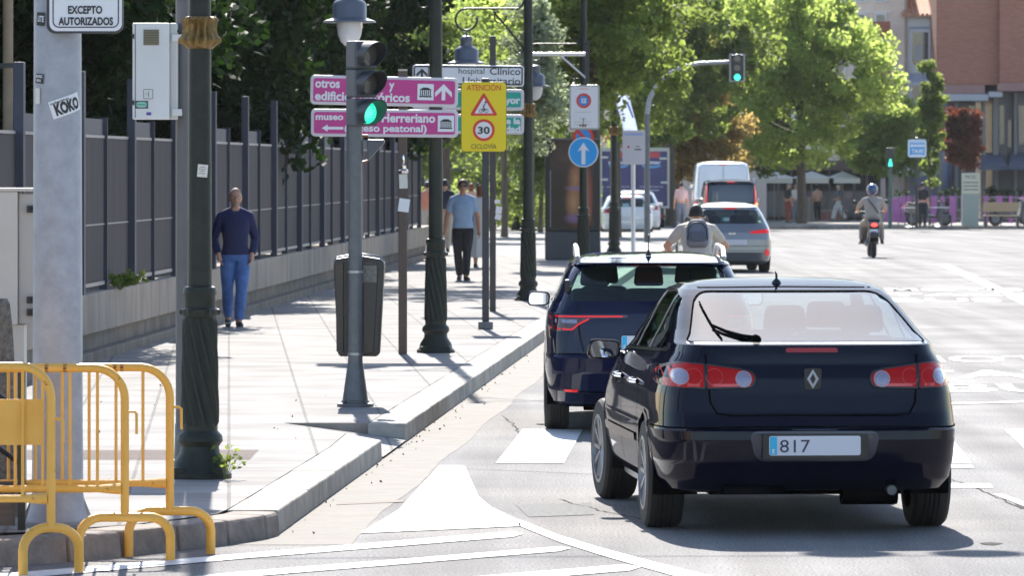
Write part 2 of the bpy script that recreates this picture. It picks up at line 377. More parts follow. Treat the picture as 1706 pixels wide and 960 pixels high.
# kerb stones
mb = MB(); y = 41.2; i = 0
while y < 212:
    L = 1.0 if y < 90 else 6.0; y2 = y + L
    x1, x2 = KX(y + .004), KX(y2 - .004); h = SZ + .001 + .0015 * math.sin(i * 2.3); g = .010
    z1, z2 = gz(y), gz(y2)
    mb.add([(x1, y + g, z1 - .2), (x1 - .3, y + g, z1 - .2), (x2 - .3, y2 - g, z2 - .2), (x2, y2 - g, z2 - .2),
            (x1 - .012, y + g, z1 + h), (x1 - .3, y + g, z1 + h), (x2 - .3, y2 - g, z2 + h), (x2 - .012, y2 - g, z2 + h)],
           [(0, 1, 2, 3), (4, 7, 6, 5), (0, 4, 5, 1), (1, 5, 6, 2), (2, 6, 7, 3), (3, 7, 4, 0)])
    y = y2; i += 1
y = 30.75
while y < 38.6:
    y2 = min(y + 1.0, 37.7) if y < 37.6 else 38.7
    last = y2 > 38
    h = SZ + .001 + .0015 * math.sin(i * 2.9); g = .010
    p = [(KX(y), y + g), (KX(y) - .3, y + g), ((-1.22, 39.66) if last else (KX(y2) - .3, y2 - g)), (KX(y2), y2 - g)]
    mb.add([(x, yy, -.2) for x, yy in p] + [(x - (.012 if k in (0, 3) else 0), yy, h) for k, (x, yy) in enumerate(p)],
           [(0, 1, 2, 3), (4, 7, 6, 5), (0, 4, 5, 1), (1, 5, 6, 2), (2, 6, 7, 3), (3, 7, 4, 0)])
    y = y2; i += 1
struct(mb.build('kerb', KERB, smooth=False, bevel=.012))
mb = MB(); mb.box(-.36, .0, 0, .1, 0, .1)
# old weathered kerb turning the corner
pts = [(-1.30, 30.72), (-1.36, 30.40), (-1.55, 29.92), (-1.80, 29.5), (-2.07, 29.0), (-2.33, 28.6), (-2.72, 28.25), (-3.5, 27.9), (-4.4, 27.65), (-6.2, 27.4)]
mb = MB()
for k in range(len(pts) - 1):
    p, q = Vector((*pts[k], 0)), Vector((*pts[k + 1], 0)); t = (q - p).normalized(); nrm = Vector((t.y, -t.x, 0)) * -1
    if nrm.y < 0: nrm = -nrm
    p2, q2 = p + t * .01, q - t * .012
    for wd, zt in ((.3, SZ - .004 + .012 * math.sin(k * 3.1)),):
        P = [p2, q2, q2 + nrm * wd, p2 + nrm * wd]
        mb.add([(v.x, v.y, -.1) for v in P] + [(v.x, v.y, zt) for v in (P[0] + nrm * .03, P[1] + nrm * .03, P[2], P[3])],
               [(0, 3, 2, 1), (4, 5, 6, 7), (0, 1, 5, 4), (1, 2, 6, 5), (2, 3, 7, 6), (3, 0, 4, 7)])
struct(mb.build('old_kerb', OLDK, smooth=False, bevel=.02))
# gutter
rows = []; y = 29.9
while y < 75:
    rows.append((y, KX(y) - .1 if y > 30.8 else KX(30.8) - .2, KX(y) + .45 + .018 * math.sin(y * 1.1) + .006 * math.sin(y * 5.7), .002)); y += .33
strip('gutter', rows, GUTT)
mb = MB(); p = G(560, 843, .0); q = G(672, 838, .0)
mb.add([(p.x, p.y, .0045), (q.x, q.y, .0045), (q.x, q.y + .22, .0045), (p.x, p.y + .22, .0045)], [(0, 1, 2, 3)])
struct(mb.build('gutter_joint', CONCD, smooth=False, fix=False))
# painted markings
def paint(name, polys, m=PAINT, dz=.005):
    mb = MB()
    for P in polys:
        V = [G(px, py, dz) for px, py in P]; mb.add([tuple(v) for v in V], [tuple(range(len(V)))])
    return struct(mb.build(name, m, smooth=False, fix=False))
L_ = [(600, 889), (664, 850), (700, 810), (714, 796), (732, 776)]; R_ = [(868, 877), (864, 867), (818, 845), (797, 827), (774, 776)]
paint('gore_marking', [[L_[i], R_[i], R_[i + 1], L_[i + 1]] for i in range(4)])
U = [(864, 866), (931, 892), (1000, 913), (1090, 937), (1190, 962), (1330, 995)]; W_ = [(864, 876), (931, 903), (1000, 925), (1080, 948), (1160, 970), (1290, 1003)]
paint('lane_line', [[W_[i], W_[i + 1], U[i + 1], U[i]] for i in range(5)])
paint('gore_stripe', [[(-300, 994), (430, 929), (855, 895), (872, 890), (850, 886), (430, 921), (-300, 982)]])
paint('gore_stripe', [[(-200, 1026), (430, 960), (930, 919), (951, 914), (935, 911), (430, 951), (-200, 1010)]])
paint('gore_stripe', [[(350, 1020), (797, 972), (1050, 951), (1068, 945), (1040, 941), (797, 961), (350, 1005)]])
for i in range(7):
    x0 = -.114 + i * .96; mb = MB()
    mb.add([(x0, 38.15, .005), (x0 + .48, 38.15, .005), (x0 + .48 + .2, 43.1, .005), (x0 + .2, 43.1, .005)], [(0, 1, 2, 3)])
    struct(mb.build('crosswalk_stripe', PAINT, smooth=False, fix=False))
paint('stop_line', [[(1480, 780), (1622, 780), (1618, 774), (1480, 774)], [(1480, 813), (1655, 813), (1650, 806), (1480, 806)]])
paint('lane_line', [[(1655, 824), (1672, 824), (1730, 846), (1712, 846)], [(1560, 700), (1575, 700), (1590, 720), (1570, 720)]])
paint('lane_line', [[(1560, 440), (1580, 440), (1760, 520), (1730, 520)], [(1560, 672), (1706, 668), (1800, 668), (1800, 671), (1706, 671), (1560, 675)]], PAINTW)
def road_word(s, X0, Y0, width_per=.62, h=1.95, m=PAINTW):
    M = Matrix.Translation((X0, Y0, gz(Y0) + .005)) @ Matrix(((1, .04, 0, 0), (0, 1, 0, 0), (0, 0, 1, 0), (0, 0, 0, 1)))
    o = text('road_lettering', s, 0, 0, h, m, None, w=width_per * len(s) - .12, M=M, extr=0, bold=.02); struct(o)
for (s, py, px) in (('MOTO', 604, 1492), ('TAXI', 630, 1490), ('BUS', 654, 1572)):
    g = G(px, py); road_word(s, g.x, g.y, m=PAINT)
for (s, py, px) in (('MOTO', 485, 1478), ('TAXI', 494, 1474), ('BUS', 503, 1486)):
    g = G(px, py); road_word(s, g.x, g.y, m=PAINT)
# darker asphalt repair patches and skid marks
PATCH = mat('patch_asphalt', (.17, .17, .17), .9, spec=.06, var=.3, vs=30, bump=.4, bs=250)
paint('asphalt_patch', [[(860, 842), (985, 838), (990, 858), (880, 862)], [(1690, 640), (1800, 640), (1820, 655), (1695, 655)]], PATCH, .003)
paint('oil_stain', [[(1632, 905), (1652, 904), (1672, 906), (1655, 909), (1638, 908)], [(1690, 840), (1712, 838), (1725, 846), (1700, 848)]], mat('stain', (.05, .048, .045), .9, spec=.05), .003)
# tactile paving band
mb = MB()
for k in range(26):
    yy = 36.0 + k * .05
    mb.add([(-4.6, yy, SZ + .004), (-1.75, yy + .06, SZ + .004), (-1.75, yy + .085, SZ + .004), (-4.6, yy + .025, SZ + .004)], [(0, 1, 2, 3)])
struct(mb.build('tactile_paving', mat('tactile', (.22, .18, .165), .9, spec=.08), smooth=False, fix=False))

# ------------------------------------------------------------------ far plaza across the junction
PY = 213.0
rows = [(PY + .3, 10.2, 90, SZ), (PY + 8, 9.4, 90, SZ), (PY + 30, 9.0, 90, SZ), (330, 8.0, 90, SZ), (420, 8, 90, SZ)]
PLZ = mat('plaza_paving', (.30, .28, .265), .9, spec=.08, var=.2, vs=1.5)
strip('plaza', rows, PLZ)
mb = MB(); 
for k in range(40):
    x = 10 + k * 2; mb.box(x + .01, x + 1.99, PY, PY + .3, gz(PY) - .2, gz(PY) + SZ + .001)
struct(mb.build('far_kerb', CONC, smooth=False, bevel=.01))

# ------------------------------------------------------------------ fence along the pavement
fl = []; y = 44.6
while y < 118: fl.append(y); y += 4.72
th = math.atan(.038)
wall = MB(); wall2 = MB()
y = 40.0; k = 0
while y < 119:
    y2 = y + 2.35
    x1, x2 = FX(y), FX(y2); z0 = SZ + gz(y)
    wall.add([(x1 + .10, y + .006, z0 + .27), (x2 + .10, y2 - .006, z0 + .27), (x2 - .35, y2 - .006, z0 + .27), (x1 - .35, y + .006, z0 + .27),
              (x1 + .10, y + .006, z0 + .68), (x2 + .10, y2 - .006, z0 + .68), (x2 - .35, y2 - .006, z0 + .68), (x1 - .35, y + .006, z0 + .68)],
             [(0, 3, 2, 1), (4, 5, 6, 7), (0, 1, 5, 4), (1, 2, 6, 5), (2, 3, 7, 6), (3, 0, 4, 7)])
    y = y2
xa, xb = FX(40), FX(118.5)
for off, zt, zb in ((.03, .268, -.1), (.16, .10, -.1)):
    wall2.add([(xa + off, 40, SZ + zb), (xb + off, 118.5, SZ + zb), (xb - .3, 118.5, SZ + zb), (xa - .3, 40, SZ + zb),
               (xa + off, 40, SZ + zt), (xb + off, 118.5, SZ + zt), (xb - .3, 118.5, SZ + zt), (xa - .3, 40, SZ + zt)],
              [(0, 3, 2, 1), (4, 5, 6, 7), (0, 1, 5, 4), (1, 2, 6, 5), (2, 3, 7, 6), (3, 0, 4, 7)])
t = thing('low_wall', 'long low stained concrete wall carrying the metal panel fence', 'wall', (0, 0, 0))
wall.build('coping_blocks', CONC, t, smooth=False, bevel=.015); wall2.build('plinth', CONCD, t, smooth=False, bevel=.01)
f = thing('panel_fence', 'mauve grey metal panel fence with tall blue grey posts along the pavement', 'fence', (0, 0, 0))
for i, y in enumerate(fl):
    x = FX(y); z0 = SZ
    mb = MB(); mb.box(-.045, .045, -.075, .075, z0 + .66, 3.06); mb.m = Matrix.Identity(4)
    o = mb.build('post', FENS, f, smooth=False, bevel=.006); o.location = (x + .05, y, 0); o.rotation_euler = (0, 0, -th)
    if i == len(fl) - 1: break
    L = 4.72
    mb = MB(); sub = 2; wd = L / sub
    for s_ in range(sub):
        a, b = s_ * wd + .03, (s_ + 1) * wd - .03; zt = 2.40
        mb.box(-.02, .02, a, b, z0 + .78, zt)
    o = mb.build('panel', FENP, f, smooth=False, bevel=.004); o.location = (x, y, 0); o.rotation_euler = (0, 0, -th)
    mb = MB(); mb.box(-.028, .028, .0, L - .1, 2.402, 2.432); mb.box(-.028, .028, .0, L - .1, z0 + .735, z0 + .775)
    mb.box(.022, .028, .04, L - .1, 1.50, 1.515)
    o = mb.build('rail', FENE, f, smooth=False); o.location = (x, y, 0); o.rotation_euler = (0, 0, -th)
    mb = MB(); mb.box(-.03, .055, wd - .02, wd + .02, z0 + .66, 2.62); mb.box(-.012, .012, .09, wd - .018, 2.434, 2.60)
    o = mb.build('mullion', FENS, f, smooth=False); o.location = (x, y, 0); o.rotation_euler = (0, 0, -th)
# ground behind the fence
strip('garden_ground', [(28, -40, FX(28) - .5, SZ + .006), (119, -40, FX(119) - .5, SZ + .006)], mat('soil', (.055, .045, .03), .95, var=.3, vs=2, bump=.5, bs=10))

# ------------------------------------------------------------------ buildings beyond the junction
def zA(py, Y): return HC - (py - HY) * Y / FPX
BRICK = facade_brick()
CREAM = mat('cream_render', (.80, .64, .54), .85, var=.07, vs=.6)
CREAM2 = mat('cream_trim', (.82, .74, .66), .8)
BLUEG = mat('blue_grey_render', (.50, .55, .72), .85, var=.05, vs=.8)
PINKC = mat('pink_band', (.34, .19, .17), .8, var=.1, vs=2)
BALC = mat('terracotta_panel', (.34, .12, .08), .8)
WDARK = mat('window_dark', (.05, .06, .08), .12, coat=1.)
SHUT = mat('roller_blind', (.50, .50, .50), .7)
GFL = mat('shopfront', (.07, .07, .09), .35)
TILE = mat('roof_tile', (.55, .30, .20), .8, var=.3, vs=6)
def winbox(mbW, mbG, x0, x1, z0, z1, y, fw=.08):
    mbG.box(x0, x1, y - .02, y + .05, z0, z1)
    mbW.box(x0 - fw, x0, y - .07, y + .05, z0 - fw, z1 + fw); mbW.box(x1, x1 + fw, y - .07, y + .05, z0 - fw, z1 + fw)
    mbW.box(x0, x1, y - .07, y + .05, z1, z1 + fw); mbW.box(x0, x1, y - .1, y + .05, z0 - fw, z0)
YB = 250.0; gb = gz(YB) + SZ
b1 = thing('brick_building', 'reddish brick building over a dark shopfront at the far right corner', 'building', (XA(1560, YB), YB, gb))
X0 = XA(1560, YB)
bx = lambda px: XA(px, YB) - X0; bz = lambda py: zA(py, YB) - gb
mb = MB(); mb.box(0, bx(1664), 0, 14, bz(141), 17); mb.box(bx(1664) + .003, 24, -.5, 14, bz(138), 17); mb.build('brick_wall', BRICK, b1, smooth=False)
mb = MB(); mb.box(-.05, bx(1640), -.35, 13.9, bz(156), bz(141.5)); mb.box(bx(1660), 24.05, -.9, 13.9, bz(152), bz(138.5)); mb.build('cornice', PINKC, b1, smooth=False, bevel=.02)
mb = MB(); mb.box(-.02, bx(1645), -.6, 13.8, bz(168), bz(156.5)); mb.box(bx(1645) + .01, bx(1668), -.75, 13.8, bz(162), bz(152.5)); mb.build('soffit_band', mat('pale_band', (.42, .42, .45), .6), b1, smooth=False, bevel=.02)
mb = MB(); mb.box(bx(1590), bx(1630), 1.5, 13, 0, bz(168.5)); mb.box(bx(1664), 24, 1.0, 13, 0, bz(152.5)); mb.build('shopfront', GFL, b1, smooth=False)
mb = MB()
for a, b_ in ((1562, 1572), (1592, 1597), (1637, 1643), (1655, 1664), (1690, 1695)): mb.box(bx(a), bx(b_), .2, .8, 0, bz(168.5) if a < 1650 else bz(152.5))
mb.build('column', mat('column_grey', (.20, .19, .18), .7), b1, smooth=False, bevel=.02)
for a, b_, t0, t1 in ((1668, 1676, 175, 240), (1682, 1690, 200, 245), (1700, 1712, 175, 240), (1600, 1612, 180, 250), (1618, 1628, 175, 250)):
    mb = MB(); mb.box(bx(a), bx(b_), .9 if a > 1650 else 1.4, 1.0 if a > 1650 else 1.5, bz(t1), bz(t0)); mb.build('shop_window', WDARK, b1, smooth=False)
mb = MB()
for a, b_, yy in ((1622, 1668, -3.2), (1669, 1760, -3.6)):
    mb.add([(bx(a), yy, bz(276)), (bx(b_), yy, bz(276)), (bx(b_), 1, bz(254)), (bx(a) + .5, 1, bz(254)), (bx(a), yy, bz(283)), (bx(b_), yy, bz(283)), (bx(b_), 1, bz(262)), (bx(a) + .5, 1, bz(262))],
           [(0, 1, 2, 3), (4, 7, 6, 5), (0, 4, 5, 1), (1, 5, 6, 2), (2, 6, 7, 3), (3, 7, 4, 0)])
mb.build('awning', mat('awning_grey', (.10, .11, .15), .8), b1, smooth=False)
YC = 253.6; gc = gz(YC) + SZ; X0c = XA(1100, YC)
b2 = thing('cream_building', 'cream rendered apartment building behind the large green tree', 'building', (X0c, YC, gc))
cx_ = lambda px: XA(px, YC) - X0c; cz_ = lambda py: zA(py, YC) - gc
mb = MB(); mb.box(-6, cx_(1511), 0, 12, 0, 18); mb.build('wall', CREAM, b2, smooth=False)
mb = MB()
for py in (-60, 18, 66, 98, 138, 190): mb.box(-6, cx_(1484), -.06, 0, cz_(py + 3), cz_(py))
for py in range(-80, 260, 13): mb.box(cx_(1487), cx_(1507), -.012, 0, cz_(py + .8), cz_(py))
mb.build('string_course', CREAM2, b2, smooth=False)
mb = MB(); mb.box(cx_(1507), cx_(1510.5), -.12, -.003, 0, 18); mb.build('downpipe', mat('pipe_tan', (.45, .32, .24), .6), b2, smooth=False)
for row in (-40, 24, 104, 158):
    for px in range(1120, 1480, 34):
        fm, gm = MB(), MB(); winbox(fm, gm, cx_(px), cx_(px + 14), cz_(row + 40), cz_(row), 0)
        wv = fm.build('window', WHITE, b2, smooth=False); gm.build('pane', WDARK, wv, smooth=False)
for row in (24, 104):
    mb = MB(); mb.box(cx_(1452), cx_(1481), -.9, 0, cz_(row + 36), cz_(row + 30)); mb.box(cx_(1452), cx_(1481), -.9, -.85, cz_(row + 30), cz_(row + 12)); mb.build('balcony', BALC, b2, smooth=False)
mb = MB(); mb.box(cx_(1489), cx_(1496), -.4, 0, cz_(128), cz_(119)); mb.build('floodlight', BLACK, b2, smooth=False, bevel=.02)
b3 = thing('narrow_house', 'narrow blue grey house with clay tile roof beside the brick corner', 'building', (XA(1511.5, YC), YC, gc))
dx = lambda px: XA(px, YC) - XA(1511.5, YC)
mb = MB(); mb.box(.0, dx(1600), .2, 10, 0, cz_(29)); mb.build('wall', BLUEG, b3, smooth=False)
mb = MB(); mb.box(-.0, dx(1600), .05, .195, cz_(44), cz_(27)); mb.box(dx(1512), dx(1516), .1, .195, 0, cz_(44.1)); mb.box(dx(1516.1), dx(1560), .12, .195, cz_(122), cz_(112)); mb.build('trim', WHITE, b3, smooth=False)
for t0, t1 in ((53, 108), (142, 200)):
    fm, gm = MB(), MB(); winbox(fm, gm, dx(1520), dx(1547), cz_(t1), cz_(t0), .2, .14)
    wv = fm.build('window', WHITE, b3, smooth=False); gm.build('pane', WDARK, wv, smooth=False)
    mb = MB(); mb.box(dx(1523), dx(1538), .14, .175, cz_(t0 + 47), cz_(t0 + 21)); mb.build('blind', SHUT, wv, smooth=False)
mb = MB(); ez = cz_(25); mb.add([(-.3, -.4, ez), (dx(1600), -.4, ez), (dx(1600), 5, ez + 2.2), (-.3, 5, ez + 2.2), (-.3, -.4, ez - .08), (dx(1600), -.4, ez - .08), (dx(1600), 5, ez + 2.1), (-.3, 5, ez + 2.1)],
    [(0, 1, 2, 3), (4, 7, 6, 5), (0, 4, 5, 1), (1, 5, 6, 2), (2, 6, 7, 3), (3, 7, 4, 0)])
rf = mb.build('roof', TILE, b3, smooth=False)
mb = MB()
for k in range(14): mb.tube([(-.15 + k * .21, -.45, ez + .02), (-.15 + k * .21, 5, ez + 2.24)], .075, 8)
mb.build('tile_row', TILE, rf)
# pale block closing the view far to the left, behind the park trees
b4 = thing('pale_block', 'pale apartment block glimpsed far behind the park trees', 'building', (-20, 345, gz(345)))
mb = MB(); mb.box(-40, 34, 0, 12, 0, 22); mb.build('wall', mat('pale_render', (.34, .36, .34), .9, var=.1, vs=.4), b4, smooth=False)
for r_ in range(4):
    for c_ in range(12):
        gm = MB(); gm.box(-39 + c_ * 6, -37 + c_ * 6, -.03, .03, 1.8 + r_ * 4, 4.0 + r_ * 4); gm.build('window', WDARK, b4, smooth=False)
# ------------------------------------------------------------------ lamp posts (one built, four copied)
def lamp_post():
    t = thing('lamp_post', 'x', 'street lamp', (0, 0, 0), 0, 'ornate cast iron lamp posts along the kerb')
    mb = MB(); mb.lathe([(.20, 0), (.20, .03), (.175, .05), (.165, .10), (.125, .16), (.120, .20), (.145, .235), (.140, .27), (.112, .30), (.112, .33)], n=28)
    for k in range(4):
        a = math.pi / 4 + k * math.pi / 2; mb.box(-.035 + .17 * math.cos(a), .035 + .17 * math.cos(a), -.035 + .17 * math.sin(a), .035 + .17 * math.sin(a), 0, .07)
    mb.build('base', CAST, t, ang=40)
    mb = MB(); prof = [(.112 - .012 * i / 30, .33 + i * .68 / 30) for i in range(31)]
    mb.lathe(prof, n=96, flute=12, depth=.11, twist=26., zr=(.331, 1.0)); mb.build('spiral_shaft', CAST, t, ang=60)
    mb = MB(); mb.lathe([(.100, 1.011), (.115, 1.03), (.118, 1.06), (.100, 1.075), (.098, 1.15), (.108, 1.165), (.100, 1.20), (.078, 1.21)], n=28)
    for k in range(6):
        a = k * math.pi / 3; mb.ball((.112 * math.cos(a), .112 * math.sin(a), 1.045), .022, 8)
    mb.build('collar', CAST, t, ang=40)
    mb = MB(); mb.cyl((0, 0, 1.2), (0, 0, 7.4), .076, .052, 28); mb.ball((0, 0, 7.45), .08)
    sh = mb.build('shaft', CAST, t, ang=50)
    mb = MB(); prof = [(.080, 2.70), (.095, 2.715), (.118, 2.74), (.120, 2.765), (.098, 2.79), (.092, 2.83), (.100, 2.87), (.108, 2.885), (.1, 2.90), (.078, 2.905)]
    mb.lathe(prof, n=72, flute=14, depth=.16, twist=-12, zr=(2.72, 2.90)); mb.build('gilded_capital', GOLD, t, ang=50)
    # low bracket with lantern
    def bracket(z, L, name, s):
        mb = MB()
        r = .016
        mb.tube([(s * .06, 0, z + .12), (s * .09, 0, z + .05), (s * .14, 0, z), (s * .4, 0, z), (s * (L - .08), 0, z)] +
                [(s * (L - .08 - .20 * math.sin(a)) * 1 + s * .0, 0, z - .16 + .16 * math.cos(a)) if False else (s * (L - .02 + .16 * math.sin(a)), 0, z - .16 + .16 * math.cos(a)) for a in [R(d) for d in range(0, 300, 20)]], r, 8)
        mb.tube([(s * .07, 0, z - .58), (s * .13, 0, z - .5), (s * (L * .55), 0, z - .04)], r * .9, 8)
        mb.tube([(s * (L * .55 - .1 + .09 * math.sin(a)), 0, z - .12 + .09 * math.cos(a)) for a in [R(d) for d in range(20, 300, 20)]], r * .7, 8)
        mb.tube([(s * (.07 + .06 + .06 * math.sin(a)), 0, z - .60 + .06 * math.cos(a)) for a in [R(d) for d in range(90, 340, 25)]], r * .7, 8)
        b = mb.build('bracket', CAST, t)
        c = (s * (L - .02), 0, z - .42)
        mb = MB(); mb.lathe([(.015, .1), (.018, .03), (.075, .01), (.10, -.03), (.085, -.07), (.095, -.13), (.155, -.165), (.178, -.20), (.178, -.335), (.185, -.345), (.275, -.375), (.278, -.392), (.13, -.375)][::-1], c, 32)
        hd = mb.build('lantern_cap', mat('lantern_grey', (.11, .12, .15), .4, metal=.2), t)
        mb = MB(); mb.lathe([(.136, -.375), (.136, -.44), (.124, -.52), (.098, -.59), (.055, -.635), (.004, -.65)][::-1], c, 28)
        mb.build('lantern_glass', mat('lantern_glass', (.55, .55, .56), .25, coat=.5), t)
    bracket(4.30, .93, 'low', -1)
    bracket(7.15, 1.3, 'high', 1)
    return t
lp = lamp_post()
lamps = [(G(333, 797, SZ), 'nearest cast iron lamp post with gilded capital in front of the grey junction box pole'),
         (G(726, 588, SZ), 'cast iron lamp post crossing behind the magenta museum signs'),
         (G(880, 501, SZ), 'dark green lamp post with scroll bracket just right of the yellow sign'),
         (G(972, 452, SZ), 'lamp post carrying the parking restriction sign and round blue arrow sign'),
         (G(1023, 424, SZ), 'farthest lamp post, carrying the windblown banner beside the bus stop sign')]
for i, (g, lab) in enumerate(lamps):
    if i == 0: lp.location = g; lp['label'] = lab; continue
    copy_tree(lp, loc=g, rz=rnd.uniform(-.05, .05), label=lab)

# stickers on the nearest lamp post
def sticker(name, label, px0, px1, py0, py1, Y, m, rot=0, group='small stickers stuck on posts'):
    c = A((px0 + px1) / 2, (py0 + py1) / 2, Y); wd = (px1 - px0) * Y / FPX; h = (py1 - py0) * Y / FPX
    t = thing(name, label, 'sticker', c, 0, group)
    mb = MB(); mb.box(-wd / 2, wd / 2, -.001, .001, -h / 2, h / 2); o = mb.build('paper', m, t, smooth=False); t.rotation_euler = (0, R(rot), 0)
    return t, wd, h
PAPER = mat('sticker_paper', (.62, .60, .55), .6, var=.1, vs=40)
INK = mat('sticker_ink', (.03, .03, .03), .6)
t, a_, b_ = sticker('sticker', 'crumpled white paper sticker at chest height on the nearest lamp post', 329, 346, 274, 295, lamps[0][0].y - .082, PAPER, 5)
mb = MB()
for q, wq in ((.28, .3), (.1, .36), (-.05, .2), (-.22, .34)): mb.box(-a_ * wq, a_ * wq * .8, -.003, -.0015, b_ * q - .002, b_ * q + .003)
mb.build('scribble', mat('faint_pencil', (.3, .28, .26), .7), t, smooth=False)

# ------------------------------------------------------------------ galvanised column with signs at the far left
gc0 = G(96, 872, SZ); Yc = gc0.y
t = thing('steel_column', 'thick pale galvanised steel column standing behind the yellow barriers', 'column', gc0)
mb = MB(); mb.lathe([(.142, .12), (.138, .6), (.133, 2.0), (.128, 3.4), (.10, 9.0)], n=40); mb.build('shaft', GALV, t)
mb = MB(); mb.lathe([(.175, 0), (.172, .02), (.150, .10), (.1425, .16)], n=40); mb.box(-.2, .2, -.2, .2, 0, .014)
for s_ in (-1, 1):
    mb.add([(s_ * .14, -.005, .014), (s_ * .195, -.005, .014), (s_ * .14, -.005, .15), (s_ * .14, .005, .014), (s_ * .195, .005, .014), (s_ * .14, .005, .15)], [(0, 1, 2), (3, 5, 4), (0, 3, 4, 1), (1, 4, 5, 2), (2, 5, 3, 0)])
mb.build('base_plate', GALV, t)
mb = MB()
for z in (3.02, 3.35): mb.lathe([(.135, -.012), (.137, -.012), (.137, .012), (.135, .012)], (0, 0, z), 40)
mb.box(-.155, -.125, -.06, .0, 3.0, 3.04); mb.box(.11, .15, -.10, -.03, 2.985, 3.005); mb.build('clamp', mat('clamp_steel', (.4, .38, .36), .35, metal=.8), t)
def sgn(px, Y): return XA(px, Y)
Ys = Yc - .20; k = Ys / FPX
t = thing('plate_sign', 'white plate reading EXCEPTO AUTORIZADOS fixed on the galvanised column', 'sign', A(141, 26, Ys))
W2, H2 = 64 * k, 29 * k
mb = MB(); mb.prism(rrect(-W2, W2, -H2, H2 + .10, .045), 0, .035); mb.build('backing', DSTEEL, t, bevel=.006, smooth=False)
mb = MB(); mb.prism(rrect(-W2 + .018, W2 - .006, -H2 + .012, H2 + .09, .04), -.004, -.0005); mb.build('plate', WHITE, t, smooth=False)
def ring(mb, x0, x1, z0, z1, r, wd, y0, y1, n=6):
    P = rrect(x0, x1, z0, z1, r, n); Q = rrect(x0 + wd, x1 - wd, z0 + wd, z1 - wd, max(.001, r - wd), n); N = len(P)
    vs = [(a, y0, b) for a, b in P] + [(a, y0, b) for a, b in Q]; mb.add(vs, [(i, (i + 1) % N, N + (i + 1) % N, N + i) for i in range(N)])
mb = MB(); ring(mb, -W2 + .035, W2 - .022, -H2 + .030, H2 + .03, .035, .006, -.0065, 0); mb.build('border', SBLACK, t, smooth=False, fix=False)
text('lettering', 'EXCEPTO', 1 * k, -3 * k * 0 + .0 + 4 * k, 13 * k, SBLACK, t, y=-.008, w=57 * k, ax='c', bold=.035)
text('lettering', 'AUTORIZADOS', 2 * k, -15 * k, 13 * k, SBLACK, t, y=-.008, w=91 * k, ax='c', bold=.035)
def col_sticker(label, px, py, wpx, hpx, rot, m, lines, ink=INK, name='sticker'):
    zc = zA(py, Yc) - gc0.z; xc = XA(px, Yc) - gc0.x; kk = Yc / FPX; r = .1365
    W, H = wpx * kk, hpx * kk; a0 = math.asin(max(-.97, min(.97, xc / r)))
    t2 = thing(name, label, 'sticker', (gc0.x, gc0.y, gc0.z + zc))
    def wrap(x, z, rr):
        X, Z = x * math.cos(rot) - z * math.sin(rot), x * math.sin(rot) + z * math.cos(rot)
        a = a0 + X / r; return (rr * math.sin(a), -rr * math.cos(a), Z)
    mb = MB(); vs = []; fs = []; n = 14
    for i in range(n + 1):
        x = -W / 2 + W * i / n; vs += [wrap(x, -H / 2, r + .001), wrap(x, H / 2, r + .001)]
        if i: fs.append((2 * i - 2, 2 * i, 2 * i + 1, 2 * i - 1))
    mb.add(vs, fs); mb.build('paper', m, t2, fix=False)
    for (s_, x, z, h, wd) in lines:
        o = text('writing', s_, x * W, z * H, h * H, ink, t2, w=wd * W, bold=.06 if s_ == 'KOKO' else .03)
        me = o.data
        for v in me.vertices: v.co = wrap(v.co.x, v.co.z, r + .0022)
    return t2
col_sticker('white slanted sticker reading KOKO on the galvanised column', 114, 176, 56, 30, R(19), WHITE, [('KOKO', -.38, -.34, .62, .82), ('colectivo', -.46, .30, .13, .6)])
col_sticker('small black sticker on the left edge of the galvanised column', 68, 131, 19, 16, R(-6), INK, [('BLANC', -.4, .1, .3, .8), ('NOVA', -.3, -.35, .3, .55)], WHITE)
col_sticker('small white sticker ending in UTE under the plate sign', 70, 32, 18, 22, R(-4), INK, [('UTE', -.3, -.2, .45, .75)], WHITE)
col_sticker('blank torn white sticker on the left edge of the galvanised column', 65, 160, 12, 26, R(2), PAPER, [])
col_sticker('blue spray paint smudge low on the galvanised column', 106, 752, 14, 50, R(3), mat('spray_blue', (.12, .35, .62), .7, col2=(.33, .36, .42), vs=40), [], name='paint_smudge')

# grey cabinet on the left
Yk = 30.6; kk = Yk / FPX
t = thing('utility_cabinet', 'pale grey wall cabinet hanging beside the galvanised column at the left edge', 'cabinet', A(10, 541, Yk))
Hc = 222 * kk
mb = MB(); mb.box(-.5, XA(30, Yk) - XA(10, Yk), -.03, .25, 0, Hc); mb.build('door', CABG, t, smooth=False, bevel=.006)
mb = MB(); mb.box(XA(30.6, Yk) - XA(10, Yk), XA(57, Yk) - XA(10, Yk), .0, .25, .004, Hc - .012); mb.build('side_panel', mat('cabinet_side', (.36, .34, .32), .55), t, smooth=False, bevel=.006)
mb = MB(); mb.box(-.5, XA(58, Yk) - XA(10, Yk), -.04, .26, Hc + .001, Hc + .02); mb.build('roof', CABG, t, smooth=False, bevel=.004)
for zz in (.05, .12, Hc - .12):
    mb = MB(); mb.box(.12, .16, -.03, 0, zz, zz + .04); mb.ball((.15, -.03, zz + .02), .014, 8); mb.build('latch', BLACK, t)
mb = MB(); mb.box(-.45, .1, .02, .2, -1.3, -.002); mb.build('plinth', CABG, t, smooth=False)
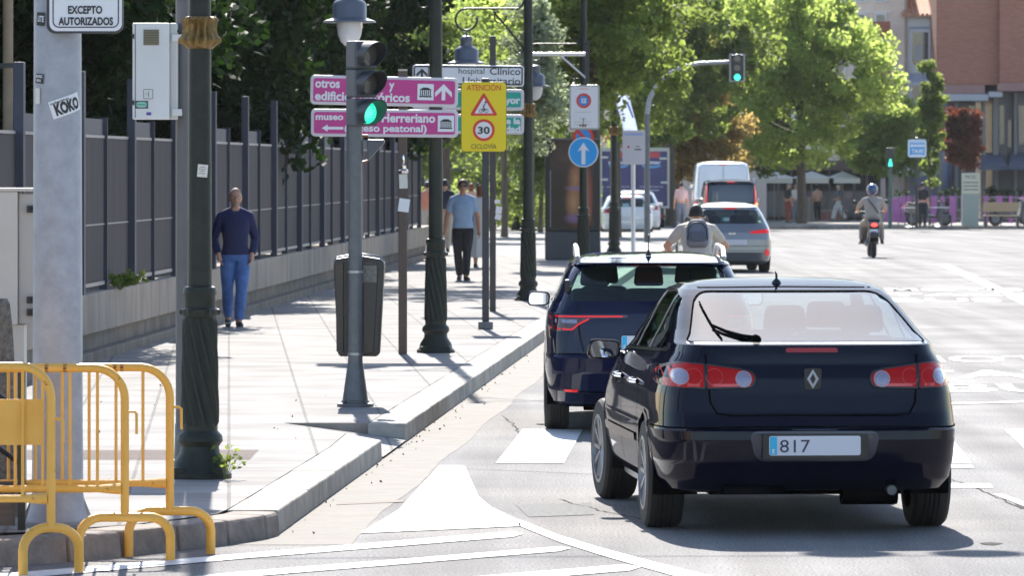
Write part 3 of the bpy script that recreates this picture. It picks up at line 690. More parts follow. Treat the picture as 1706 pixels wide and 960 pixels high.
# rough granite bollard
g = G(4, 840, SZ)
t = thing('granite_post', 'rough dark granite stump at the far left edge in front of the cabinet', 'bollard', (XA(2, 30.2), 30.2, SZ))
mb = MB(); prof = [(.10, 0), (.095, .3), (.085, .7), (.065, 1.05), (.05, 1.19), (.035, 1.22)]; mb.lathe(prof, n=18, flute=5, depth=.10, twist=2, zr=(-1, 2)); mb.build('stone', mat('granite_rough', (.13, .115, .10), .9, var=.6, vs=30, bump=.9, bs=40), t, ang=80)
# tan post at the far left behind the fence
t = thing('tan_post', 'tall tan concrete post with dark strap behind the fence, far left', 'post', (XA(9, 55), 55.5, SZ))
mb = MB(); mb.cyl((-.02, 0, 0), (-.02, 0, 7), .055, .05, 20); mb.cyl((-.02, 0, 3.1 + .4), (-.02, 0, 3.52), .058, .058); mb.build('post', mat('tan_conc', (.30, .22, .15), .8, var=.15, vs=6), t)
mb = MB(); mb.box(-.3, .14, -.07, -.055, 2.98, 3.03); mb.build('strap', BLACK, t, smooth=False)

# grey pole with white junction box
gp = G(304, 770, SZ); Yp = gp.y
t = thing('grey_pole', 'plain brown grey pole standing directly behind the nearest lamp post', 'pole', gp)
mb = MB(); mb.cyl((0, 0, 0), (0, 0, 6.5), .045, .045, 24); mb.build('shaft', mat('pole_taupe', (.12, .115, .12), .5, metal=.2, var=.12, vs=5), t)
mb = MB(); mb.lathe([(.09, 0), (.09, .012), (.055, .02), (.05, .25), (.0455, .26)], n=24); mb.build('base', GREYST, t)
kk = Yp / FPX
t = thing('junction_box', 'tall white junction box with vent grille strapped to the grey pole', 'electrical box', A(258, 199, Yp - .1))
w0, w1, hh = -35 * kk, 38 * kk, 160 * kk
mb = MB(); mb.box(w0, 26 * kk, -.12, .08, 0, hh); mb.build('cabinet_body', CABW, t, smooth=False, bevel=.006)
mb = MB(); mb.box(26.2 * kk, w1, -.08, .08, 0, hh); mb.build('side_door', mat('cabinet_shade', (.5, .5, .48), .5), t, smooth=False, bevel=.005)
mb = MB(); mb.box(w0 + .016, w0 + .020, -.1225, -.12, .01, hh - .01); mb.build('door_gap', BLACK, t, smooth=False)
mb = MB(); mb.box(-17 * kk, 9 * kk, -.124, -.121, 123 * kk, 149 * kk); vt = mb.build('vent', mat('vent_tan', (.26, .23, .15), .7), t, smooth=False)
mb = MB()
for q in range(9): mb.box(-16 * kk, 8 * kk, -.127, -.1245, (124.5 + q * 2.8) * kk, (125.8 + q * 2.8) * kk)
mb.build('louvre', mat('vent_dark', (.10, .09, .06), .7), vt, smooth=False)
for zz in (6, 130): 
    mb = MB(); mb.box(30 * kk, 46 * kk, -.1, -.06, zz * kk + .0, zz * kk + .045); mb.build('bracket', mat('bracket_white', (.6, .6, .6), .5), t, smooth=False, bevel=.004)
for zz in (24, 134):
    mb = MB(); mb.box(w0 - .006, w0 + .012, -.13, -.1, zz * kk, zz * kk + .03); mb.build('hinge', BLACK, t, smooth=False)
mb = MB(); ring(mb, -17 * kk, -1 * kk, 34 * kk, 50 * kk, .006, .003, -.1225, 0); mb.box(-9 * kk, -8 * kk, -.1225, -.122, 38 * kk, 46 * kk); mb.box(-13 * kk, -12 * kk, -.1225, -.122, 41 * kk, 43 * kk); mb.build('square_mark', INK, t, smooth=False)
mb = MB(); mb.box(-31 * kk, -9 * kk, -.1222, -.1212, 18 * kk, 31 * kk); lb = mb.build('green_label', mat('label_dark', (.08, .08, .09), .5), t, smooth=False)
mb = MB(); mb.prism(rrect(-29 * kk, -11 * kk, 20 * kk, 29 * kk, .02), -.1235, -.1225); mb.build('label_oval', mat('label_green', (.22, .52, .42), .5), lb, smooth=False)
mb = MB(); mb.box(-12 * kk, -4 * kk, -.1225, -.1215, 7 * kk, 12 * kk); mb.build('purple_tag', mat('tag_purple', (.09, .05, .3), .5), t, smooth=False)
mb = MB(); mb.box(30 * kk, 46 * kk, -.05, .3, 8 * kk, 12 * kk); mb.box(30 * kk, 46 * kk, -.05, .3, 145 * kk, 149 * kk); mb.build('strap', BLACK, t, smooth=False)

# ------------------------------------------------------------------ yellow barriers
def barrier(label, px_r, py_foot, L, top, fw, plate=False):
    # px_r: column of the right upright, py_foot: row of the foot bottoms; extends left L metres
    g = G(px_r, py_foot, 0); t = thing('crowd_barrier', label, 'barrier', (g.x, g.y, 0), 0, 'yellow tubular barriers at the kerb corner')
    r = .0225; bot = .39; rc = .16
    arc = lambda cx, cz, a0, a1, n=8: [(cx + rc * math.cos(R(a0 + (a1 - a0) * i / n)), 0, cz + rc * math.sin(R(a0 + (a1 - a0) * i / n))) for i in range(n + 1)]
    mb = MB(); mb.tube([(0, 0, .235)] + arc(-rc, top - rc, 0, 90) + arc(-L + rc, top - rc, 90, 180) + [(-L, 0, .235)], r, 14); mb.build('frame', YEL, t)
    mb = MB(); n_ = 10
    mb.tube([(-.018, 0, bot), (-.06, 0, bot), (-.14, 0, bot), (-L + .14, 0, bot), (-L + .06, 0, bot), (-L + .018, 0, bot)], [.03, .028, .020, .020, .028, .03], n_); mb.build('bottom_rail', YEL, t)
    k = 1
    while k * .145 < L - .1:
        x = -k * .145 - .0; mb = MB(); mb.cyl((x, 0, bot + .015), (x, 0, top - .015), .0085, n=8); mb.build('bar', YEL, t); k += 1
    for x, dx_ in ((0, 0), (-L, 0)):
        mb = MB(); pts = []
        for (yy, xx) in ((-1, 1), (1, -1)):
            pass
        a = fw; rr = .11
        P = [(x - a, -.10, 0), (x - a, -.10, .13)]
        for i in range(7): P.append((x - a + rr * (1 - math.cos(R(15 * i))), -.10 + .10 * i / 6, .13 + rr * math.sin(R(15 * i))))
        for i in range(7): P.append((x + a - rr + rr * math.sin(R(15 * i)), .10 * i / 6, .13 + rr * math.cos(R(15 * i))))
        P.append((x + a, .10, 0)); mb.tube(P, .025, 14); mb.build('foot', YEL, t)
    mb = MB(); mb.tube([(0, 0, .80), (.05, 0, .80), (.062, 0, .79), (.062, 0, .68)], .0075, 8); mb.build('hook', YEL, t)
    for q in range(3):
        mb = MB(); x = -.2 - rnd.random() * (L - .4); mb.lathe([(.0226, 0), (.0228, .003), (.0228, .008 + .01 * rnd.random()), (.0226, .02)], (x, 0, top), 12, axis='x'); mb.build('rust_spot', RUST, t)
    if plate:
        mb = MB(); mb.box(-.62, -.02 - .02, .022, .030, .665, .90); mb.build('plate', YEL, t, smooth=False)
    return t
barrier('yellow barrier farthest right at the kerb corner, beside the nearest lamp post', 283, 926, 2.2, 1.015, .215)
barrier('middle yellow barrier overlapping the galvanised column', 208, 938, 2.2, 1.03, .235)
barrier('nearest yellow barrier, cut by the left edge, with a solid yellow plate', 85, 958, 2.2, 1.07, .135, True)
gs = G(36, 884, SZ)
t = thing('folding_stand', 'black metal folding stand partly hidden behind the yellow barriers at the far left', 'stand', gs)
mb = MB(); mb.box(-.02, .02, -.015, .015, 0, .88); mb.tube([(0, 0, .35), (-.30, 0, .58)], .014, 6); mb.tube([(0, 0, .62), (-.28, 0, .87)], .014, 6); mb.tube([(0, 0, .24), (-.35, 0, .24)], .012, 6); mb.box(-.36, -.32, -.015, .015, 0, .88); mb.build('frame', BLACK, t)
mb = MB(); mb.box(-.5, -.04, .04, .06, .02, .26); mb.build('board', mat('plank_grey', (.13, .11, .10), .85, var=.3, vs=6, stretch=(1, 1, 6)), t, smooth=False)

# ------------------------------------------------------------------ main traffic light with litter bin
gt = G(592, 678, SZ); Yt = gt.y; kt = Yt / FPX
t = thing('traffic_light', 'grey traffic light pole showing green in front of the magenta museum signs', 'traffic light', gt)
zt = lambda py: zA(py, Yt) - gt.z
mb = MB(); mb.lathe([(.15, 0), (.15, .028), (.115, .035), (.115, .05), (.105, .055), (.062, .36)], n=28)
for k in range(4):
    a = math.pi / 4 + k * math.pi / 2; mb.cyl((.13 * math.cos(a), .13 * math.sin(a), .02), (.13 * math.cos(a), .13 * math.sin(a), .055), .014, n=6)
mb.build('base', GREYST, t)
mb = MB(); mb.cyl((0, 0, .36), (0, 0, zt(195)), .060, .056, 28); mb.build('pole', GREYST, t)
for py in (590, 453):
    mb = MB(); mb.lathe([(.0605, -.01), (.065, -.01), (.065, .01), (.0605, .01)], (0, 0, zt(py)), 28); mb.build('band', mat('band_bright', (.35, .36, .38), .3, metal=.8), t)
mb = MB(); mb.box(-.075, -.035, .0, .05, zt(285), zt(70)); mb.build('mounting_rail', HOUS, t, smooth=False, bevel=.008)
# signal head, turned towards the carriageway
hz0 = zt(211); hh = 144 * kt; hw_ = .125; rot = R(34)
def rotadd(mbx, cx, cy):
    mbx.m = Matrix.Translation((cx, cy, 0)) @ Matrix.Rotation(rot, 4, 'Z')
hx, hy = XA(604, Yt) - gt.x, -.02
for i in range(3):
    z0 = hz0 + i * hh / 3 + .004; z1 = hz0 + (i + 1) * hh / 3 - .004; zc = (z0 + z1) / 2
    mb = MB(); rotadd(mb, hx, hy); mb.box(-.108, .108, -.06, .085, z0, z1); hs = mb.build('housing', HOUS, t, smooth=False, bevel=.014)
    mb = MB(); rotadd(mb, hx, hy); mb.lathe([(.104, -.061), (.104, -.078), (.097, -.078), (.097, -.061)], (0, 0, zc), 32, axis='y'); mb.build('lens_ring', HOUS, hs)
    # visor: open hood, longer on top
    mb = MB(); rotadd(mb, hx, hy); vs = []; fs = []; n = 36
    for q in range(n + 1):
        a = R(-60 + 300 * q / n) ; ca, sa = math.cos(a), math.sin(a)
        d = .19 * (.30 + .70 * (sa + 1) / 2)
        vs += [(.102 * ca, -.075, zc + .102 * sa), (.104 * ca, -.075 - d, zc + .104 * sa), (.098 * ca, -.075 - d, zc + .098 * sa), (.096 * ca, -.075, zc + .096 * sa)]
        if q:
            k = 4 * q
            for w_ in range(4): fs.append((k - 4 + w_, k - 4 + (w_ + 1) % 4, k + (w_ + 1) % 4, k + w_))
    mb.add(vs, fs); mb.build('visor', mat('visor_black', (.03, .032, .038), .5), hs, ang=50)
    mb = MB(); rotadd(mb, hx, hy); mb.lathe([(.094, -.063), (.094, -.066), (.06, -.078), (.02, -.083)], (0, 0, zc), 32, axis='y')
    lm = mat('green_lamp', (.05, .5, .36), .3, emit=(.02, 1, .55), es=.32) if i == 0 else mat('dark_lens', (.10, .09, .08), .3, coat=.8)
    mb.build('lens', lm, hs)
    mb = MB(); rotadd(mb, hx, hy)
    for u in range(-6, 7):
        for v in range(-6, 7):
            if u * u + v * v > 36: continue
            mb.ball((u * .0135 + (.0067 if v % 2 else 0), -.084 + .0006 * (u * u + v * v) * .8, zc + v * .0135), .0042, 4)
    mb.build('led_dots', mat('green_dots', (.5, 1, .85), .3, emit=(.5, 1, .85), es=.35) if i == 0 else mat('dots', (.16, .14, .11), .3, coat=.5), hs)
sd = MB(); sd.prism([(XA(612, Yt) - gt.x, zt(268)), (XA(612, Yt) - gt.x, zt(232)), (XA(640, Yt) - gt.x, zt(232)), (XA(640, Yt) - gt.x, zt(238))], .0, .22)
o = sd.build('pedestrian_signal', HOUS, t, smooth=False, bevel=.008)
mb = MB(); mb.tube([(.03, .02, zt(226)), (.10, .05, zt(226))], .012, 8); mb.tube([(.03, .02, zt(272)), (.10, .05, zt(268))], .012, 8); mb.build('bracket', mat('copper_bracket', (.25, .10, .06), .5), t)

tb = thing('litter_bin', 'tall dark rounded litter bin hung on the traffic light pole', 'litter bin', (gt.x + .02, Yt + .22, zA(595, Yt)))
k = kt; prof = [(-40, 2), (-37, -1.0), (35, -1), (40, 4)]; 
outer = [(-34, 3), (-29, 0), (30, 0), (36, 3), (44, 150), (44, 158), (36, 164), (0, 170), (-36, 164), (-40, 160), (-41, 150)]
mb = MB(); mb.prism([(a * k, b * k) for a, b in outer], -.14, .14); ob = mb.build('bin_body', mat('bin_brown', (.035, .03, .027), .38, var=.15, vs=5), tb, smooth=False, bevel=.02)
mb = MB(); inn = [(8, 6), (26, 6), (34, 152), (30, 158), (8, 160)]; mb.prism([(a * k, b * k) for a, b in inn], -.150, -.1405); mb.build('front_panel', mat('bin_panel', (.022, .021, .021), .3, coat=.3), tb, smooth=False, bevel=.005)
mb = MB(); mb.prism([(a * k, b * k) for a, b in [(-36, 8), (-24, 8), (-24, 160), (-38, 152)]], -.150, -.1405); mb.build('front_panel', MATS['bin_panel'], tb, smooth=False, bevel=.005)
mb = MB(); mb.box(8 * k, 31 * k, -.1525, -.1505, 124 * k, 152 * k); mb.build('label_plate', mat('scratched', (.06, .055, .04), .6, col2=(.25, .24, .22), vs=60), tb, smooth=False)
mb = MB(); mb.tube([(-40 * k, 0, 158 * k), (-36 * k, 0, 165 * k), (0, 0, 171.5 * k), (36 * k, 0, 165.5 * k), (43 * k, 0, 159 * k)], .010, 8); mb.build('rim', mat('bin_rim_light', (.12, .13, .16), .3, metal=.5), tb)  # lighter tube paints the rim light along the bin top

# ------------------------------------------------------------------ magenta museum signs on a brown post
gb_ = G(671, 590, SZ); Yb = gb_.y; kb = Yb / FPX
t = thing('sign_post', 'square brown steel post that carries the two magenta museum signs', 'post', gb_)
mb = MB(); mb.box(-.045, .045, -.04, .04, 0, zA(118, Yb) - gb_.z); mb.build('shaft', BROWN, t, smooth=False, bevel=.006)
mb = MB(); mb.box(-.048, .048, -.043, .043, zA(118, Yb) - gb_.z + .001, zA(115, Yb) - gb_.z); mb.build('cap', mat('cap_cream', (.5, .45, .35), .6), t, smooth=False)
t, a_, b_ = sticker('sticker', 'round white sticker on the brown post of the museum signs', 664, 682, 331, 353, Yb - .045, WHITE, 8)
t, a_, b_ = sticker('sticker', 'double white sticker below the magenta signs, on the brown post', 665, 679, 290, 314, Yb - .045, PAPER, -2)
t = thing('small_lantern', 'small silver clamp with glass pot on the brown sign post', 'clamp', A(672, 284, Yb - .04))
mb = MB(); mb.lathe([(.05, -.03), (.055, 0), (.03, .02), (.03, .05), (.012, .07), (.02, .1), (.01, .16)], n=18); mb.build('body', CHROME, t)
def museum(ax, W, H, bw, y=-.006):
    mb = MB(); mb.box(ax - W / 2, ax + W / 2, y, y + .002, -H / 2, H / 2)
    return mb
def picto(t, cx, cz, s):
    mb = MB(); mb.box(cx - s / 2, cx + s / 2, -.0095, -.0075, cz - s / 2, cz + s / 2); p = mb.build('pictogram', WHITE, t, smooth=False)
    mb = MB(); u = s / 10
    mb.prism([(cx - 4 * u, cz + 1.2 * u), (cx + 4 * u, cz + 1.2 * u), (cx + 1.5 * u, cz + 2.8 * u), (cx - 1.5 * u, cz + 2.8 * u)], -.0115, -.0095)
    mb.box(cx - 3.8 * u, cx + 3.8 * u, -.0115, -.0095, cz - 3.2 * u, cz - 2.4 * u)
    for q in range(6): mb.box(cx - 3.3 * u + q * 1.2 * u, cx - 2.7 * u + q * 1.2 * u, -.0115, -.0095, cz - 2.3 * u, cz + 1.1 * u)
    mb.build('temple_symbol', SBLACK, p, smooth=False)
def arrow(mb, cx, cz, s, ang, y0, y1, wd=.22, head=.5, hs=.0):
    P = [(-wd * s / 2, -s / 2), (wd * s / 2, -s / 2), (wd * s / 2, s * .08), (head * s / 2 + .12 * s, -s * .18 + hs), (head * s / 2 + .12 * s, s * .10), (0, s / 2), (-head * s / 2 - .12 * s, s * .10), (-head * s / 2 - .12 * s, -s * .18 + hs), (-wd * s / 2, s * .08)]
    c, s_ = math.cos(ang), math.sin(ang); mb.prism([(cx + a * c - b * s_, cz + a * s_ + b * c) for a, b in P], y0, y1)
def long_sign(name, label, px0, px1, py0, py1, Y, col, tilt=0., frame=None):
    c = A((px0 + px1) / 2, (py0 + py1) / 2, Y); k = Y / FPX; W = (px1 - px0) * k; H = (py1 - py0) * k
    t = thing(name, label, 'sign', c); t.rotation_euler = (0, R(tilt), 0)
    mb = MB(); mb.prism(rrect(-W / 2, W / 2, -H / 2, H / 2, .045), 0, .05); mb.build('frame', frame or mat('sign_frame', (.60, .55, .58), .5), t, smooth=False, bevel=.008)
    mb = MB(); mb.prism(rrect(-W / 2 + 5 * k, W / 2 - 5 * k, -H / 2 + 5 * k, H / 2 - 5 * k, .025), -.006, -.001); mb.build('face', col, t, smooth=False)
    return t, W, H, k
Ym = Yb - .10
t, W, H, k = long_sign('direction_sign', 'upper magenta sign reading otros museos y edificios históricos with an up arrow', 517, 763, 127, 176, Ym, MAG, 1.3)
text('lettering', 'otros', -W / 2 + 8 * k, 4 * k, 15 * k, WHITE, t, y=-.008, w=41 * k, bold=.03)
text('lettering', 'museos', -W / 2 + 60 * k, 4 * k, 15 * k, WHITE, t, y=-.008, w=56 * k, bold=.03)
text('lettering', 'y', -W / 2 + 131 * k, 4 * k, 15 * k, WHITE, t, y=-.008, w=9 * k, bold=.03)
text('lettering', 'edificios históricos', -W / 2 + 8 * k, -17 * k, 15 * k, WHITE, t, y=-.008, w=158 * k, bold=.03)
picto(t, W / 2 - 54 * k, 0, 27 * k)
mb = MB()
cx, s = W / 2 - 24 * k, 27 * k
mb.prism([(cx - 3 * k, -13 * k), (cx + 3 * k, -13 * k), (cx + 3 * k, 6 * k), (cx - 3 * k, 6 * k)], -.009, -.0065)
mb.prism([(cx, 14 * k), (cx + 14 * k, 0), (cx + 14 * k, -8 * k), (cx, 6 * k), (cx - 14 * k, -8 * k), (cx - 14 * k, 0)], -.0092, -.0066); mb.build('arrow', WHITE, t, smooth=False)
t, W, H, k = long_sign('direction_sign', 'lower magenta sign reading museo patio Herreriano with a left arrow', 518, 763, 182, 228, Ym, MAG, .5)
text('lettering', 'museo', -W / 2 + 8 * k, 5 * k, 11 * k, WHITE, t, y=-.008, w=46 * k, bold=.03)
text('lettering', 'patio', -W / 2 + 66 * k, 5 * k, 11 * k, WHITE, t, y=-.008, w=38 * k, bold=.03)
text('lettering', 'Herreriano', -W / 2 + 118 * k, 2 * k, 15 * k, WHITE, t, y=-.008, w=89 * k, bold=.03)
text('lettering', '(acceso peatonal)', -W / 2 + 56 * k, -14 * k, 12 * k, WHITE, t, y=-.008, w=137 * k, bold=.03)
picto(t, W / 2 - 20 * k, 0, 27 * k)
mb = MB(); cx = -W / 2 + 36 * k; cz = -9 * k; mb.box(cx - 10 * k, cx + 18 * k, -.009, -.0065, cz - 2.2 * k, cz + 2.2 * k); mb.prism([(cx - 18 * k, cz), (cx - 8 * k, cz + 6 * k), (cx - 8 * k, cz - 6 * k)], -.0092, -.0066); mb.build('arrow', WHITE, t, smooth=False)

# ------------------------------------------------------------------ hospital and green signs on a second post
gh = G(821, 519, SZ); Yh = gh.y
t = thing('sign_post', 'brown post behind the yellow sign, carrying the hospital and green signs', 'post', gh)
mb = MB(); mb.box(-.042, .042, -.04, .04, 0, 3.75); mb.build('shaft', mat('brown_dark', (.05, .042, .04), .5, var=.2, vs=8), t, smooth=False, bevel=.006)
for i, (a, b, c_, d) in enumerate(((824, 833, 333, 339), (826, 836, 344, 356), (825, 835, 357, 366))):
    sticker('sticker', ['topmost', 'middle', 'lowest'][i] + ' of the three white stickers on the post behind the yellow sign', a, b, c_, d, Yh - .045, WHITE, 8 * i, 'white stickers on the post behind the yellow sign')
t, W, H, k = long_sign('direction_sign', 'white sign reading hospital Clínico Universitario with an up arrow', 687, 873, 108, 143, Yh - .1, WHITE, .6, WHITE)
mb = MB(); ring(mb, -W / 2 + 2 * k, W / 2 - 2 * k, -H / 2 + 2 * k, H / 2 - 2 * k, .035, .018, -.0078, 0); mb.build('border', SBLACK, t, smooth=False, fix=False)
text('lettering', 'hospital', W / 2 - 109 * k, 3 * k, 10 * k, SBLACK, t, y=-.009, w=43 * k)
text('lettering', 'Clínico', W / 2 - 57 * k, 2 * k, 12 * k, SBLACK, t, y=-.009, w=51 * k, bold=.01)
text('lettering', 'Universitario', W / 2 - 102 * k, -14 * k, 12 * k, SBLACK, t, y=-.009, w=96 * k, bold=.01)
mb = MB(); cx = -W / 2 + 16 * k; mb.box(cx - 1.8 * k, cx + 1.8 * k, -.0105, -.0085, -14 * k, 8 * k); mb.prism([(cx, 11 * k), (cx + 9 * k, 2 * k), (cx + 9 * k, -3 * k), (cx, 6 * k), (cx - 9 * k, -3 * k), (cx - 9 * k, 2 * k)], -.0107, -.0086)
mb.box(cx + 10 * k, cx + 11.5 * k, -.0104, -.0085, -H / 2 + 4 * k, H / 2 - 4 * k); mb.build('arrow', SBLACK, t, smooth=False)
t, W, H, k = long_sign('direction_sign', 'upper green sign reading plaza Mayor behind the yellow sign', 687, 873, 148, 183, Yh - .1, SGREEN, .4)
text('lettering', 'plaza Mayor', W / 2 - 90 * k, -6 * k, 12 * k, WHITE, t, y=-.009, w=84 * k, bold=.04)
mb = MB(); arrow(mb, -W / 2 + 18 * k, 0, 20 * k, 0, -.009, -.0065); mb.build('arrow', WHITE, t, smooth=False)
t, W, H, k = long_sign('direction_sign', 'lower green sign ending in de la ciudad behind the yellow sign', 687, 873, 190, 223, Yh - .1, SGREEN, .4)
text('lettering', 'museo de la', W / 2 - 90 * k, 1 * k, 10 * k, WHITE, t, y=-.009, w=84 * k, bold=.04)
text('lettering', 'ciudad', W / 2 - 52 * k, -13 * k, 11 * k, WHITE, t, y=-.009, w=46 * k, bold=.04)

# ------------------------------------------------------------------ yellow cycle way sign
gy = G(809, 549, SZ); Yy = gy.y; k = Yy / FPX
t = thing('sign_post', 'dark steel post with concrete foot holding the yellow cycle way sign', 'post', gy)
mb = MB(); mb.box(-.042, .042, -.03, .03, .09, zA(130, Yy) - gy.z); mb.build('shaft', DSTEEL, t, smooth=False, bevel=.006)
mb = MB(); mb.box(-.09, .09, -.09, .09, 0, .095); mb.build('foot', mat('foot_grey', (.16, .16, .16), .8, var=.3, vs=14), t, smooth=False, bevel=.015)
t = thing('warning_sign', 'yellow sign reading ATENCIÓN and CICLOVÍA with a speed limit of 30', 'sign', A(806, 194.5, Yy - .06))
W, H = 76 * k, 117 * k
mb = MB(); mb.prism(rrect(-W / 2, W / 2, -H / 2, H / 2, .05), 0, .03); mb.build('backing', mat('sign_edge', (.12, .09, .02), .5), t, smooth=False, bevel=.004)
mb = MB(); mb.prism(rrect(-W / 2 + .9 * k, W / 2 - .9 * k, -H / 2 + .9 * k, H / 2 - .9 * k, .045), -.003, -.001); mb.build('face', SYEL, t, smooth=False)
text('lettering', 'ATENCIÓN', 0, 44 * k, 10 * k, SRED, t, y=-.006, w=57 * k, ax='c', bold=.01)
text('lettering', 'CICLOVÍA', 0, -53 * k, 8 * k, SBLACK, t, y=-.006, w=42 * k, ax='c')
mb = MB(); mb.prism([(-21 * k, 2 * k), (21 * k, 2 * k), (22 * k, 5 * k), (1.5 * k, 39 * k), (-1.5 * k, 39 * k), (-22 * k, 5 * k)], -.006, -.0035); tr = mb.build('triangle', SRED, t, smooth=False)
mb = MB(); mb.prism([(-15.5 * k, 5.8 * k), (15.5 * k, 5.8 * k), (0, 32 * k)], -.008, -.0065); mb.build('triangle_field', WHITE, tr, smooth=False)
mb = MB()
for cx in (-4.5, 4.5): 
    P = [(cx * k + 3 * k * math.cos(a), -.0085, 10 * k + 3 * k * math.sin(a)) for a in np.linspace(0, 2 * math.pi, 15)[:-1]]; mb.tube(P, .5 * k, 5, closed=True)
mb.tube([(-4.5 * k, -.0085, 10 * k), (-1 * k, -.0085, 14 * k), (3 * k, -.0085, 13 * k), (4.5 * k, -.0085, 10 * k)], .5 * k, 5)
mb.tube([(-1 * k, -.0085, 9 * k), (1 * k, -.0085, 14 * k), (-1 * k, -.0085, 17 * k), (2.5 * k, -.0085, 22 * k)], 1.1 * k, 6); mb.ball((3 * k, -.0085, 24.5 * k), 1.8 * k, 8, sz=(1, .3, 1)); mb.build('cyclist_symbol', SBLACK, tr)
mb = MB(); mb.disc((0, -22 * k), 18.3 * k, -.006, -.0035); rg = mb.build('limit_ring', SRED, t, smooth=False)
mb = MB(); mb.disc((0, -22 * k), 13.8 * k, -.008, -.0062); mb.build('limit_field', WHITE, rg, smooth=False)
text('lettering', '30', 0, -28 * k, 12 * k, SBLACK, rg, y=-.0095, w=20 * k, ax='c', bold=.03)

# ------------------------------------------------------------------ signs on the fourth lamp post
g4 = lamps[3][0]; Y4 = g4.y - .10; k = Y4 / FPX
t = thing('parking_sign', 'white framed parking restriction sign high on the fourth lamp post', 'sign', A(973.5, 178.5, Y4))
W, H = 51 * k, 75 * k
mb = MB(); mb.prism(rrect(-W / 2, W / 2, -H / 2, H / 2, .05), 0, .04); mb.build('frame', mat('alu_frame', (.33, .33, .31), .4, metal=.5), t, smooth=False, bevel=.006)
mb = MB(); mb.prism(rrect(-W / 2 + 3 * k, W / 2 - 3 * k, -H / 2 + 3 * k, H / 2 - 3 * k, .03), -.004, -.001); mb.build('face', WHITE, t, smooth=False)
mb = MB(); mb.disc((-1 * k, 11 * k), 12.5 * k, -.007, -.0045); mb.build('red_disc', SRED, t, smooth=False)
mb = MB(); mb.disc((-1 * k, 11 * k), 8.5 * k, -.009, -.0072); dd = mb.build('blue_disc', SBLUE, t, smooth=False)
mb = MB(); mb.box(-5 * k, 3 * k, -.0105, -.0092, 7 * k, 15 * k); mb.build('square', WHITE, dd, smooth=False)
text('letter', 'P', -2.7 * k, 8.2 * k, 5.6 * k, SBLUE, dd, y=-.0115, w=3.6 * k, bold=.03)
mb = MB()
for q, wq in ((-8, 16), (-24, 17), (-29, 17)): mb.box(-wq * k, wq * k * .7, -.0058, -.0045, (q - .35) * k, (q + .35) * k)
mb.build('text_lines', mat('faint_ink', (.42, .36, .34), .6), t, smooth=False)
mb = MB(); mb.box(-8 * k, 6 * k, -.0058, -.0045, 30 * k, 31.4 * k); mb.build('orange_line', mat('faint_orange', (.8, .35, .15), .6), t, smooth=False)
t = thing('round_sign', 'round red and blue no parking sign mostly hidden between the white and blue signs', 'sign', A(972, 228, Y4 + .02))
mb = MB(); mb.disc((0, 0), 17.5 * k, 0, .012); mb.build('red_disc', SRED, t, smooth=False)
mb = MB(); mb.disc((0, 0), 12.5 * k, -.004, -.001); mb.build('blue_disc', SBLUE, t, smooth=False)
mb = MB(); mb.prism([(-13 * k, 9 * k), (-9 * k, 13 * k), (13 * k, -9 * k), (9 * k, -13 * k)], -.007, -.0045); mb.build('slash', SRED, t, smooth=False)
t = thing('arrow_sign', 'round blue sign with a white upward arrow, below the parking sign', 'sign', A(972, 253.5, Y4 - .02))
mb = MB(); mb.disc((0, 0), 25 * k, 0, .015, 48); mb.build('rim', WHITE, t, smooth=False)
mb = MB(); mb.disc((0, 0), 23.3 * k, -.004, -.001, 48); mb.build('face', mat('arrow_blue', (.0, .30, .72), .4), t, smooth=False)
mb = MB(); mb.box(-3.2 * k, 3.2 * k, -.008, -.0045, -20 * k, 4 * k); mb.prism([(-9.5 * k, 1.5 * k), (-4 * k, 4 * k), (4 * k, 4 * k), (9.5 * k, 1.5 * k), (0, 16 * k)], -.0082, -.0046); mb.build('arrow', WHITE, t, smooth=False)
# banner arms and banner
g5 = lamps[4][0]; Y5 = g5.y; k = Y5 / FPX
t = thing('banner', 'pale blue paper banner blown sideways from the farthest lamp post', 'banner', A(1023, 150, Y5 - .1))
mb = MB(); vs = []; fs = []
L1 = [(-8, 0), (3, -22), (11, -45), (15, -65), (17, -86)]; R1 = [(25, -8), (30, -30), (36, -52), (40, -72), (44, -80)]
n = 5
for i in range(5):
    for j in range(n):
        f = j / (n - 1); vs.append(((L1[i][0] * (1 - f) + R1[i][0] * f) * k, .05 * math.sin(3 * f + i), (L1[i][1] * (1 - f) + R1[i][1] * f) * k))
for i in range(4):
    for j in range(n - 1): a = i * n + j; fs.append((a, a + 1, a + n + 1, a + n))
mb.add(vs, fs); o = mb.build('cloth', leafmat('banner_cloth', (.60, .66, .80), (.70, .75, .88), .12, .6), t, fix=False)
sm = o.modifiers.new('thick', 'SOLIDIFY'); sm.thickness = .004
mb = MB(); mb.box(18 * k, 36 * k, -.065, -.062, -71 * k, -68.5 * k); mb.build('print', mat('banner_ink', (.10, .2, .5), .6), t, smooth=False)
mb = MB(); mb.prism([(20 * k, -20 * k), (23 * k, -19 * k), (33 * k, -46 * k), (30 * k, -46 * k)], -.065, -.062); mb.build('print', mat('banner_ink', (.10, .2, .5), .6), t, smooth=False)
mb = MB(); mb.cyl((0, 0, 16 * k), (-42 * k, 0, 17 * k), .02); mb.cyl((0, 0, -2 * k), (-26 * k, 0, 17 * k), .012); mb.box(-4 * k, 4 * k, -.08, .08, 12 * k, 20 * k); mb.build('arm', mat('arm_bright', (.55, .55, .55), .3, metal=.6), t)
t = thing('steel_bracket', 'empty pale steel bracket on the dark green lamp post', 'bracket', (lamps[2][0].x, lamps[2][0].y, 0)); k = lamps[2][0].y / FPX
mb = MB(); zb = zA(90, lamps[2][0].y); mb.cyl((.06, 0, zb), (.90, 0, zb), .028); mb.cyl((.45, 0, zb), (.86, 0, zb - .36), .014); mb.build('arm', MATS['arm_bright'], t)
